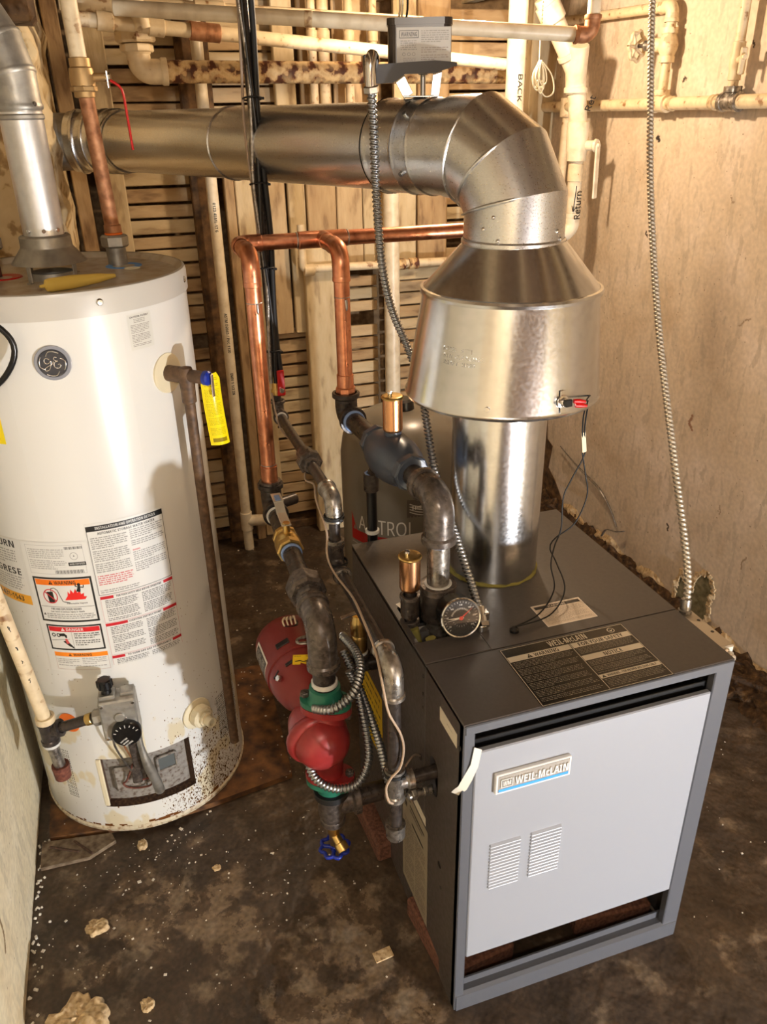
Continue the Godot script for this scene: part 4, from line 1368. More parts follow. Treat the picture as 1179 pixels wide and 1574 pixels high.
# ---------------------------------------------------------------- motorised vent damper
func vent_damper() -> void:
	var dir := Vector3(-cos(deg_to_rad(64.0)), 0.0, -sin(deg_to_rad(64.0)))
	var v0 := Vector3(0.303, 1.747, -0.505) + dir * 0.132
	var c := v0 + dir * 0.13
	var t := thing("vent_damper", "motorised vent damper with a black warning-labelled motor box on the vent pipe", "vent damper", Vector3(c.x, 1.65, c.z))
	var s := Shape.new()
	s.lathe([Vector2(0.015, 0.0915), Vector2(0.075, 0.0925), Vector2(0.078, 0.0945), Vector2(0.084, 0.0945), Vector2(0.087, 0.0925), Vector2(0.117, 0.0925), Vector2(0.121, 0.095), Vector2(0.129, 0.095), Vector2(0.133, 0.0925), Vector2(0.196, 0.0925), Vector2(0.201, 0.0955), Vector2(0.210, 0.0955), Vector2(0.213, 0.090)], v0, dir, 48)
	part(t, "damper_body", s, M.galvanised)
	var edge := Shape.new()
	edge.lathe([Vector2(0.208, 0.0935), Vector2(0.212, 0.0965), Vector2(0.217, 0.0935)], v0, dir, 48)
	part(t, "rubber_edge", edge, M.rubber)
	var sd := Vector3.UP.cross(dir).normalized()
	for k in [[0.102, 42.0], [0.102, -30.0]]:
		var a := deg_to_rad(k[1])
		var d: Vector3 = -sd * cos(a) + Vector3.UP * sin(a)
		if d.z < 0: d = sd * cos(a) + Vector3.UP * sin(a)
		var sc := Shape.new()
		sc.rod(v0 + dir * k[0] + d * 0.0915, v0 + dir * k[0] + d * 0.0985, 0.0055, 10)
		part(t, "screw", sc, M.cable_steel)
	# bracket legs
	var mc := Vector3(0.193, 1.935, -0.745)               # middle of the motor box
	var base_y := 1.8405
	var front := Vector3(0.94, 0, 0.34).normalized()      # along the box's long side
	var outw := Vector3(-0.34, 0, 0.94).normalized()
	var bs := Basis(front, Vector3.UP, outw)
	var pl := Shape.new()
	pl.box(Vector3(mc.x + 0.002, base_y + 0.002, mc.z), Vector3(0.075, 0.003, 0.06), 0.001, bs)
	part(t, "bracket_plate", pl, M.chrome)
	for k in [[-0.052, -0.024, 0.022], [0.036, 0.030, 0.018]]:
		var leg := Shape.new()
		var a0: Vector3 = Vector3(mc.x, 1.893, mc.z) + front * k[0] + outw * 0.012
		var a1: Vector3 = Vector3(mc.x, base_y + 0.003, mc.z) + front * k[1] + outw * 0.012
		var up := (a0 - a1).normalized()
		leg.box((a0 + a1) / 2, Vector3(k[2], a0.distance_to(a1), 0.003), 0.0008, Basis(up.cross(outw).normalized(), up, outw))
		part(t, "bracket_leg", leg, M.chrome)
	var shaft := Shape.new()
	shaft.rod(Vector3(mc.x + 0.006, base_y - 0.01, mc.z), Vector3(mc.x + 0.006, 1.90, mc.z), 0.0055, 12)
	shaft.rod(Vector3(mc.x + 0.006, 1.882, mc.z), Vector3(mc.x + 0.006, 1.90, mc.z), 0.010, 12)
	part(t, "shaft", shaft, M.cable_steel)
	# motor box, rounded at its left end
	var poly := PackedVector2Array()
	for k in [[-0.066, -0.030, 0], [0.062, -0.030, 1], [0.062, 0.030, 2], [-0.066, 0.030, 3]]:
		for i in 5:
			var a: float = PI + PI / 2 * k[2] + PI / 2 * i / 4.0
			var r := 0.016
			poly.append(Vector2(k[0] + (r if k[2] in [0, 3] else -r) + cos(a) * r, k[1] + (r if k[2] < 2 else -r) + sin(a) * r))
	var box := Shape.new()
	box.prism(poly, 0.078, Transform3D(Basis(front, -outw, Vector3.UP), Vector3(mc.x, 1.893, mc.z)))
	var mb := part(t, "motor_box", box, M.motor_brown)
	var lid := Shape.new()
	var big := PackedVector2Array()
	for p in poly: big.append(p * 1.03)
	lid.prism(big, 0.012, Transform3D(Basis(front, -outw, Vector3.UP), Vector3(mc.x, 1.969, mc.z)))
	part(mb, "lid", lid, M.motor_brown)
	var im := blank(330, 220, Color(0.62, 0.60, 0.57))
	framed(im, Rect2i(16, 16, 118, 44), 4, Color(0.2, 0.19, 0.18))
	type(im, "WARNING", 26, 26, 24, Color(0.15, 0.14, 0.13), 98)
	small_print(im, 24, 72, 100, 60, 12, Color(0.32, 0.31, 0.30), 3)
	for k in 3: ring(im, Vector2(44 + k * 30, 150), 9, 3, Color(0.35, 0.34, 0.33))
	small_print(im, 40, 170, 80, 34, 10, Color(0.35, 0.34, 0.33), 4)
	small_print(im, 150, 18, 170, 80, 12, Color(0.38, 0.36, 0.34), 5)
	small_print(im, 150, 112, 170, 80, 12, Color(0.38, 0.30, 0.26), 6, 3)
	var lab := Shape.new()
	lab.card(Vector3(mc.x, 1.896, mc.z) - front * 0.048 + outw * 0.0302, front * 0.108, Vector3(0, 0.068, 0))
	part(mb, "warning_label", lab, printed(im, 0.35), "silver warning label")
	# grey side arm that carries the cable connector
	var arm := Shape.new()
	var ab := Basis(Vector3(0.97, 0.05, 0.22).normalized(), Vector3.UP, Vector3(-0.22, 0, 0.97).normalized()).orthonormalized()
	arm.prism(PackedVector2Array([Vector2(-0.075, -0.016), Vector2(-0.03, -0.016), Vector2(-0.006, -0.002), Vector2(0.055, -0.004), Vector2(0.10, 0.006), Vector2(0.10, 0.012), Vector2(0.055, 0.018), Vector2(-0.075, 0.018)]), 0.026, Transform3D(ab, Vector3(mc.x - 0.035, 1.885, mc.z + 0.012)))
	part(t, "side_arm", arm, mat("arm_grey", Color(0.22, 0.21, 0.21), 0.45))
	var tab := Shape.new()
	tab.box(Vector3(mc.x - 0.113, 1.893, mc.z - 0.012), Vector3(0.010, 0.050, 0.036), 0.002, ab)
	part(t, "knockout_plate", tab, M.plastic_and_hole_black)
	# wires that rise from the box
	for k in [[-0.045, "ivory_wire"], [-0.040, "cord_white"], [-0.030, "rubber"]]:
		var w := Shape.new()
		var q: Vector3 = Vector3(mc.x, 1.978, mc.z) + front * k[0]
		w.tube(Shape.resample([q, q + Vector3(0.004, 0.02, 0.0), q + Vector3(0.010, 0.06, -0.02), q + Vector3(0.004 - k[0] * 0.2, 0.12, -0.05), q + Vector3(0.0, 0.225, -0.06)], 0.01), 0.0022, 6)
		part(t, "wire", w, M[k[1]])
	# connector and armoured cable down to the boiler
	var cn := thing("damper_cable", "grey armoured cable looping from the vent damper down to the boiler by the gauge", "cable", Vector3(0.15, 0.835, -0.27))
	var hook := Shape.new()
	hook.tube(Shape.resample([Vector3(0.086, 1.893, -0.737), Vector3(0.084, 1.908, -0.719), Vector3(0.077, 1.914, -0.705), Vector3(0.071, 1.905, -0.697), Vector3(0.070, 1.88, -0.697), Vector3(0.072, 1.855, -0.700)], 0.006), 0.0115, 12)
	hook.nut(Vector3(0.071, 1.862, -0.699), Vector3(0.073, 1.848, -0.701), 0.016)
	part(cn, "connector", hook, M.chrome, "bright bent cable connector")
	var cab := Shape.new()
	cab.armour([Vector3(0.072, 1.850, -0.700), Vector3(0.075, 1.79, -0.700), Vector3(0.078, 1.70, -0.703), Vector3(0.085, 1.60, -0.71), Vector3(0.100, 1.50, -0.73), Vector3(0.125, 1.41, -0.745), Vector3(0.160, 1.325, -0.745), Vector3(0.172, 1.255, -0.69), Vector3(0.168, 1.17, -0.63), Vector3(0.163, 1.08, -0.565), Vector3(0.162, 1.01, -0.485), Vector3(0.163, 0.955, -0.415), Vector3(0.163, 0.90, -0.345), Vector3(0.158, 0.865, -0.285)], 0.0085, 0.0092, 0.0016, 10)
	part(cn, "armoured_sleeve", cab, M.cable_steel)
	var cl := Shape.new()
	cl.rod(Vector3(0.159, 0.868, -0.292), Vector3(0.154, 0.838, -0.258), 0.0135)
	cl.nut(Vector3(0.156, 0.846, -0.266), Vector3(0.155, 0.838, -0.258), 0.017)
	cl.rod(Vector3(0.154, 0.8305, -0.262), Vector3(0.154, 0.846, -0.262), 0.013)
	cl.box(Vector3(0.168, 0.856, -0.275), Vector3(0.012, 0.020, 0.018), 0.002)
	part(cn, "clamp", cl, M.chrome)

# ---------------------------------------------------------------- pipe fittings
func pipe(t: Node3D, called: String, a: Vector3, b: Vector3, r: float, m: Material, label := "") -> void:
	var s := Shape.new()
	s.rod(a, b, r, 20)
	part(t, called, s, m, label)

# a malleable or copper elbow from a through a corner to b, collars at both ends
func elbow(t: Node3D, a: Vector3, corner: Vector3, b: Vector3, r: float, m: Material, collar := 1.22, called := "elbow") -> void:
	var s := Shape.new()
	var la := a.distance_to(corner)
	var pts := Shape.bend([a, corner, b], minf(la, b.distance_to(corner)) * 0.72, 10)
	s.tube(pts, r, 20)
	var w := r * 0.42
	for e in [[a, (corner - a).normalized()], [b, (corner - b).normalized()]]:
		if collar > 1.0:
			s.lathe([Vector2(0, r * 0.8), Vector2(0, r * collar - 0.001), Vector2(0.001, r * collar), Vector2(w, r * collar), Vector2(w + r * 0.15, r * 1.01)], e[0], e[1], 24)
	part(t, called, s, m)

func collar(t: Node3D, at: Vector3, d: Vector3, r: float, w: float, m: Material, called := "coupling") -> void:
	var s := Shape.new()
	s.lathe([Vector2(-w / 2, r * 0.7), Vector2(-w / 2, r - 0.001), Vector2(-w / 2 + 0.001, r), Vector2(w / 2 - 0.001, r), Vector2(w / 2, r - 0.001), Vector2(w / 2, r * 0.7)], at, d, 24)
	part(t, called, s, m)

func air_can(label: String, at: Vector3, h: float, r: float) -> void:
	var t := thing("air_vent", label, "air vent", at)
	var s := Shape.new()
	s.lathe([Vector2(0.0, 0.0), Vector2(0.0, r * 0.75), Vector2(h * 0.05, r * 0.96), Vector2(h * 0.10, r), Vector2(h * 0.90, r)], at, Vector3.UP, 28)
	part(t, "can", s, M.can_copper)
	var l := Shape.new()
	l.lathe([Vector2(h * 0.89, r), Vector2(h * 0.90, r * 1.12), Vector2(h * 0.93, r * 1.14), Vector2(h * 0.955, r * 1.08), Vector2(h * 0.975, r * 0.95), Vector2(h * 0.97, r * 0.7), Vector2(h * 0.985, 0.0)], at, Vector3.UP, 28)
	part(t, "lid", l, M.brass)
	var n := Shape.new()
	n.lathe([Vector2(h * 0.97, 0.0045), Vector2(h * 1.03, 0.0045), Vector2(h * 1.04, 0.006), Vector2(h * 1.09, 0.006), Vector2(h * 1.10, 0.003), Vector2(h * 1.10, 0.0)], at + Vector3(-0.006, 0, 0), Vector3.UP, 12)
	part(t, "valve_stem", n, M.chrome)

# ---------------------------------------------------------------- supply side: riser, air separator, copper
func supply_side() -> void:
	var riser := Vector3(0.092, 0.0, -0.358)
	var y := 1.105
	var back := Vector3(0.055, y, -0.918)
	var dir := (back - Vector3(riser.x, y, riser.z)).normalized()
	var t := thing("supply_pipe", "black iron supply pipe rising from the boiler's top and bending back to the copper", "pipe", Vector3(riser.x, 0.75, riser.z))
	pipe(t, "riser_nipple", riser + Vector3(0, 0.75, 0), riser + Vector3(0, 1.02, 0), 0.0245, M.old_iron, "bare wet steel nipple")
	collar(t, riser + Vector3(0, 0.855, 0), Vector3.UP, 0.0385, 0.075, M.black_iron, "tee")
	collar(t, riser + Vector3(0, 0.895, 0), Vector3.UP, 0.0400, 0.016, M.cast_iron, "tee_collar")
	collar(t, riser + Vector3(0, 0.9035, 0), Vector3.UP, 0.030, 0.004, M.thread_seal, "thread_sealant")
	elbow(t, riser + Vector3(0, 1.005, 0), riser + Vector3(0, y + 0.002, 0), Vector3(riser.x, y, riser.z) + dir * 0.085, 0.0325, M.cast_iron, 1.14)
	collar(t, riser + Vector3(0, 1.002, 0), Vector3.UP, 0.0275, 0.006, M.blue_seal, "thread_sealant")
	var j := Vector3(riser.x, y, riser.z)
	pipe(t, "pipe", j + dir * 0.07, j + dir * 0.20, 0.0245, M.black_iron)
	pipe(t, "pipe", j + dir * 0.33, back - dir * 0.03, 0.0245, M.black_iron)
	for q in [0.135, 0.345]:
		collar(t, j + dir * (q + 0.012), dir, 0.031, 0.006, M.thread_seal, "thread_sealant")
	elbow(t, back - dir * 0.055, back, back + Vector3(0, 0.062, 0), 0.029, M.black_iron, 1.24)
	collar(t, back - dir * 0.058, dir, 0.029, 0.008, M.blue_seal, "thread_sealant")
	# air separator
	var c := j + dir * 0.245
	var a := thing("air_separator", "blue-grey cast air separator on the supply pipe under the rear copper can", "air separator", c - Vector3(0, 0.07, 0))
	var s := Shape.new()
	s.lathe([Vector2(-0.112, 0.024), Vector2(-0.112, 0.036), Vector2(-0.110, 0.038), Vector2(-0.088, 0.038), Vector2(-0.080, 0.040), Vector2(-0.055, 0.052), Vector2(-0.02, 0.058), Vector2(0.02, 0.058), Vector2(0.055, 0.052), Vector2(0.080, 0.040), Vector2(0.088, 0.038), Vector2(0.110, 0.038), Vector2(0.112, 0.036), Vector2(0.112, 0.024)], c, dir, 32)
	part(a, "body", s, M.separator_blue)
	for e in [-0.100, 0.100]:
		var nt := Shape.new()
		nt.nut(c + dir * (e - 0.011), c + dir * (e + 0.011), 0.043, 8)
		part(a, "hex_end", nt, M.separator_blue)
	var boss := Shape.new()
	boss.rod(c + Vector3(0, 0.035, 0), c + Vector3(0, 0.066, 0), 0.020)
	boss.rod(c + dir * 0.06 + Vector3(0, -0.072, 0), c + dir * 0.06 + Vector3(0, -0.03, 0), 0.021)
	part(a, "boss", boss, M.separator_blue)
	air_can("copper can air vent on top of the blue-grey air separator, behind", c + Vector3(0.0, 0.062, 0.0), 0.088, 0.0225)
	# air vent on the boiler
	var q := Vector3(0.026, 0.0, -0.354)
	var av := thing("vent_nipple", "short black nipple and coupling on the boiler's top below the front copper can", "pipe", q + Vector3(0, 0.75, 0))
	pipe(av, "nipple", q + Vector3(0, 0.75, 0), q + Vector3(0, 0.905, 0), 0.0105, M.black_iron)
	collar(av, q + Vector3(0, 0.862, 0), Vector3.UP, 0.0205, 0.048, M.black_iron)
	collar(av, q + Vector3(0, 0.822, 0), Vector3.UP, 0.0215, 0.012, M.cast_iron, "locknut")
	collar(av, q + Vector3(0, 0.887, 0), Vector3.UP, 0.0225, 0.008, M.cast_iron, "collar")
	air_can("copper can air vent with a brass lid at the boiler's left front, beside the gauge", q + Vector3(0, 0.903, 0), 0.088, 0.0225)
	# gauge
	var gd := Vector3(-0.08, 0.24, 0.96).normalized()
	var gc := Vector3(0.100, 0.880, -0.250)
	var g := thing("pressure_gauge", "round black temperature and pressure gauge with red and white needles", "gauge", gc - Vector3(0, 0.045, 0))
	var gs := Shape.new()
	gs.lathe([Vector2(-0.052, 0.0), Vector2(-0.052, 0.036), Vector2(-0.050, 0.039), Vector2(-0.003, 0.041)], gc, gd, 40)
	part(g, "case", gs, M.plastic_and_hole_black)
	pipe(g, "stem", gc - gd * 0.045, Vector3(riser.x, 0.855, riser.z + 0.01), 0.012, M.brass)
	var bz := Shape.new()
	bz.lathe([Vector2(-0.005, 0.041), Vector2(-0.003, 0.0435), Vector2(0.002, 0.0435), Vector2(0.004, 0.0415), Vector2(0.003, 0.0390)], gc, gd, 40)
	part(g, "bezel", bz, M.chrome)
	var im := blank(320, 320, Color(0.035, 0.035, 0.04))
	var w := Color(0.85, 0.85, 0.83)
	for k in 27:
		var an := deg_to_rad(135.0 + k * 10.4)
		var d := Vector2.from_angle(an)
		stroke(im, [Vector2(160, 160) + d * 132, Vector2(160, 160) + d * (150 if k % 3 else 146)], 4 if k % 3 == 0 else 2, w)
		if k % 4 == 1:
			type(im, str(10 + k * 10), 160 + d.x * 116 - 12, 160 + d.y * 116 - 7, 13, w)
		var d2 := Vector2.from_angle(deg_to_rad(200.0 + k * 5.3))
		stroke(im, [Vector2(160, 160) + d2 * 76, Vector2(160, 160) + d2 * 92], 3, w)
	for k in 9:
		var d3 := Vector2.from_angle(deg_to_rad(20.0 + k * 17.0))
		stroke(im, [Vector2(160, 160) + d3 * 66, Vector2(160, 160) + d3 * 80], 5, Color(0.5, 0.5, 0.5))
	var dl := Shape.new()
	var tf := frame(gc + gd * 0.0002, gd)
	dl.card(tf * Vector3(-0.0385, -0.0385, 0), tf.basis.x * 0.077, tf.basis.y * 0.077, 0.0002)
	var round_rows := Shape.new()
	var k0 := round_rows.v.size()
	var pts := []
	var uvs := []
	for i in 40:
		var an := TAU * i / 40
		pts.append(tf * Vector3(cos(an) * 0.0392, sin(an) * 0.0392, 0.0004))
		uvs.append(Vector2(0.5 + cos(an) * 0.5, 0.5 - sin(an) * 0.5))
	round_rows.face(pts, gd, uvs)
	var dial := part(g, "dial", round_rows, printed(im, 0.9))
	for nd in [[deg_to_rad(178.0), 0.030, M.white, 0.0022], [deg_to_rad(188.0), 0.033, M.banner_white, 0.0010], [deg_to_rad(38.0), 0.032, M.dial_red, 0.0018]]:
		var ns := Shape.new()
		var d := Vector2.from_angle(nd[0])
		var o: Vector2 = d.orthogonal() * nd[3]
		ns.prism(PackedVector2Array([o, d * nd[1], -o, -d * 0.006]), 0.0008, Transform3D(tf.basis, gc + gd * 0.0012))
		part(dial, "needle", ns, nd[2])
	var hub := Shape.new()
	hub.rod(gc + gd * 0.001, gc + gd * 0.0034, 0.0042, 14)
	part(dial, "hub", hub, M.dial_red)
	var lens := StandardMaterial3D.new()
	lens.transparency = BaseMaterial3D.TRANSPARENCY_ALPHA
	lens.albedo_color = Color(1, 1, 1, 0.02)
	lens.roughness = 0.04
	var gl := Shape.new()
	gl.lathe([Vector2(0.0036, 0.0392), Vector2(0.0042, 0.02), Vector2(0.0044, 0.0)], gc, gd, 40)
	part(g, "glass", gl, lens)
	# copper above the supply elbow
	var cz := -1.112
	var cy := 1.523
	var r := 0.0195
	var k := thing("supply_copper", "upright copper pipe from the black elbow up to the tee, right of the two", "pipe", back + Vector3(0, 0.05, 0))
	pipe(k, "pipe", back + Vector3(0, 0.06, 0), Vector3(back.x, cy - 0.06, back.z), r, M.copper)
	collar(k, back + Vector3(0, 0.083, 0), Vector3.UP, r * 1.12, 0.055, M.copper, "adapter")
	var hx := Shape.new()
	hx.nut(back + Vector3(0, 0.058, 0), back + Vector3(0, 0.078, 0), r * 1.36, 8)
	part(k, "adapter_flats", hx, M.copper)
	elbow(k, Vector3(back.x, cy - 0.075, back.z), Vector3(back.x, cy - 0.002, back.z), Vector3(back.x + 0.004, cy, back.z - 0.085), r * 1.10, M.copper, 1.04)
	collar(k, Vector3(back.x, cy - 0.112, back.z), Vector3.UP, r * 1.03, 0.003, M.solder, "solder_ring")
	collar(k, Vector3(back.x, 1.203, back.z), Vector3.UP, r * 1.03, 0.003, M.solder, "solder_ring")
	var drip := Shape.new()
	drip.tube([Vector3(back.x + 0.004, cy - 0.116, back.z + r + 0.001), Vector3(back.x + 0.005, cy - 0.135, back.z + r + 0.002), Vector3(back.x + 0.005, cy - 0.142, back.z + r + 0.001)], [0.004, 0.0035, 0.002], 8)
	part(k, "solder_drip", drip, M.solder)
	pipe(k, "branch", Vector3(back.x + 0.004, cy, back.z - 0.08), Vector3(back.x + 0.006, cy, cz), r, M.copper)
	# level copper main at the back
	var m := thing("copper_main", "level copper main pipe crossing behind the draft hood below the vent pipe", "pipe", Vector3(0.15, cy - r, cz))
	pipe(m, "pipe", Vector3(-0.115, cy, cz), Vector3(0.50, cy, cz), r, M.copper)
	var te := Shape.new()
	te.rod(Vector3(-0.005, cy, cz), Vector3(0.125, cy, cz), r * 1.12, 20)
	te.rod(Vector3(0.061, cy, cz), Vector3(0.061, cy, cz + 0.052), r * 1.12, 20)
	part(m, "tee", te, M.copper)
	for x in [-0.008, 0.128]:
		collar(m, Vector3(x, cy, cz), Vector3.RIGHT, r * 1.06, 0.004, M.solder, "solder_ring")
	elbow(m, Vector3(0.47, cy, cz), Vector3(0.54, cy, cz), Vector3(0.54, cy - 0.07, cz), r * 1.1, M.copper, 1.03)
	pipe(m, "dropping_pipe", Vector3(0.54, cy - 0.06, cz), Vector3(0.54, 0.0, cz), r, M.copper)
	# return copper, left
	var rx := -0.160
	var rz := -0.934
	var n := thing("return_copper", "long upright copper return pipe beside the water heater, left of the two", "pipe", Vector3(rx, 0.93, rz))
	pipe(n, "pipe", Vector3(rx, 0.935, rz), Vector3(rx, cy - 0.06, rz), r, M.copper)
	collar(n, Vector3(rx, 0.955, rz), Vector3.UP, r * 1.14, 0.06, M.copper, "adapter")
	collar(n, Vector3(rx, 0.990, rz), Vector3.UP, r * 1.03, 0.003, M.solder, "solder_ring")
	elbow(n, Vector3(rx, cy - 0.075, rz), Vector3(rx, cy - 0.002, rz), Vector3(rx, cy, rz - 0.075), r * 1.10, M.copper, 1.04)
	pipe(n, "branch", Vector3(rx, cy, rz - 0.07), Vector3(rx, cy, cz + 0.05), r, M.copper)
	elbow(n, Vector3(rx, cy, cz + 0.06), Vector3(rx, cy, cz), Vector3(rx + 0.06, cy, cz), r * 1.10, M.copper, 1.03)
	collar(n, Vector3(rx, cy - 0.112, rz), Vector3.UP, r * 1.03, 0.003, M.solder, "solder_ring")
	var drip2 := Shape.new()
	drip2.tube([Vector3(rx + 0.004, cy - 0.113, rz + r + 0.001), Vector3(rx + 0.004, cy - 0.130, rz + r + 0.002), Vector3(rx + 0.004, cy - 0.137, rz + r + 0.001)], [0.003, 0.003, 0.0015], 8)
	part(n, "solder_drip", drip2, M.solder)

# ---------------------------------------------------------------- return side down to the pump
func return_side() -> void:
	var a := Vector3(-0.160, 0.870, -0.934)
	var b := Vector3(-0.174, 0.862, -0.345)
	var d := (b - a).normalized()
	var r := 0.0225
	var t := thing("return_pipe", "black iron return pipe running from the left copper pipe to the red pump", "pipe", Vector3(-0.167, 0.84, -0.64))
	elbow(t, a + Vector3(0, 0.065, 0), a, a + d * 0.065, r * 1.25, M.black_iron, 1.22)
	collar(t, a + Vector3(0, 0.068, 0), Vector3.UP, r * 1.30, 0.010, M.cast_iron, "collar")
	collar(t, a + d * 0.070, d, r * 1.2, 0.006, M.thread_seal, "thread_sealant")
	pipe(t, "pipe", a + d * 0.05, a + d * 0.19, r, M.black_iron)
	pipe(t, "pipe", a + d * 0.26, b - d * 0.05, r, M.black_iron)
	collar(t, a + d * 0.275, d, r * 1.16, 0.008, M.blue_seal, "thread_sealant")
	# union
	var un := Shape.new()
	un.nut(a + d * 0.415, a + d * 0.465, r * 1.95, 8)
	part(t, "union_nut", un, M.cast_iron)
	for e in [[0.395, 0.414, 1.45], [0.466, 0.488, 1.35]]:
		var u2 := Shape.new()
		u2.nut(a + d * e[0], a + d * e[1], r * e[2], 8)
		part(t, "union_end", u2, M.cast_iron)
	# big elbow down to the pump
	elbow(t, b - d * 0.085, b, b - Vector3(0, 0.105, 0), r * 1.42, M.cast_iron, 1.13)
	pipe(t, "nipple", b - Vector3(0, 0.10, 0), b - Vector3(0, 0.175, 0), r * 1.12, M.black_iron)
	# side outlet behind: elbow stub seen on the left of the copper's foot
	pipe(t, "side_plug", a + Vector3(0.02, -0.01, -0.02), a + Vector3(0.075, -0.015, -0.05), 0.016, M.black_iron)
	# brass ball valve with a steel lever
	var v := thing("ball_valve", "brass ball valve with a bright steel lever on the black return pipe", "valve", a + d * 0.225 - Vector3(0, 0.03, 0))
	var s := Shape.new()
	s.lathe([Vector2(-0.042, 0.023), Vector2(-0.042, 0.029), Vector2(-0.030, 0.029), Vector2(-0.022, 0.026), Vector2(-0.012, 0.031), Vector2(0.0, 0.033), Vector2(0.012, 0.031), Vector2(0.022, 0.026)], a + d * 0.225, d, 28)
	part(v, "body", s, M.brass)
	for e in [[0.243, 0.268, 0.0335], [0.184, 0.200, 0.032]]:
		var hn := Shape.new()
		hn.nut(a + d * e[0], a + d * e[1], e[2], 8)
		part(v, "hex_end", hn, M.brass)
	var st := Shape.new()
	st.rod(a + d * 0.222 + Vector3(0, 0.028, 0), a + d * 0.222 + Vector3(0, 0.052, 0), 0.009)
	st.nut(a + d * 0.222 + Vector3(0, 0.050, 0), a + d * 0.222 + Vector3(0, 0.058, 0), 0.010)
	part(v, "stem", st, M.brass)
	var lv := Shape.new()
	var o := a + d * 0.222 + Vector3(0, 0.051, 0)
	var lb := Basis(-d, Vector3.UP, -d.cross(Vector3.UP)).orthonormalized()
	lv.box(o + lb * Vector3(0.028, 0.002, 0), Vector3(0.075, 0.003, 0.024), 0.001, lb)
	lv.box(o + lb * Vector3(0.080, 0.010, 0), Vector3(0.040, 0.003, 0.024), 0.001, lb * Basis(Vector3(0, 0, 1), 0.42))
	lv.box(o + lb * Vector3(0.118, 0.0185, 0), Vector3(0.050, 0.003, 0.026), 0.001, lb)
	part(v, "lever", lv, mat("lever_steel", Color(0.80, 0.78, 0.72), 0.35, 0.5))
	var sleeve := Shape.new()
	sleeve.box(o + lb * Vector3(0.112, 0.021, 0), Vector3(0.030, 0.0025, 0.014), 0.001, lb)
	part(v, "lever_print", sleeve, M.blue_seal)

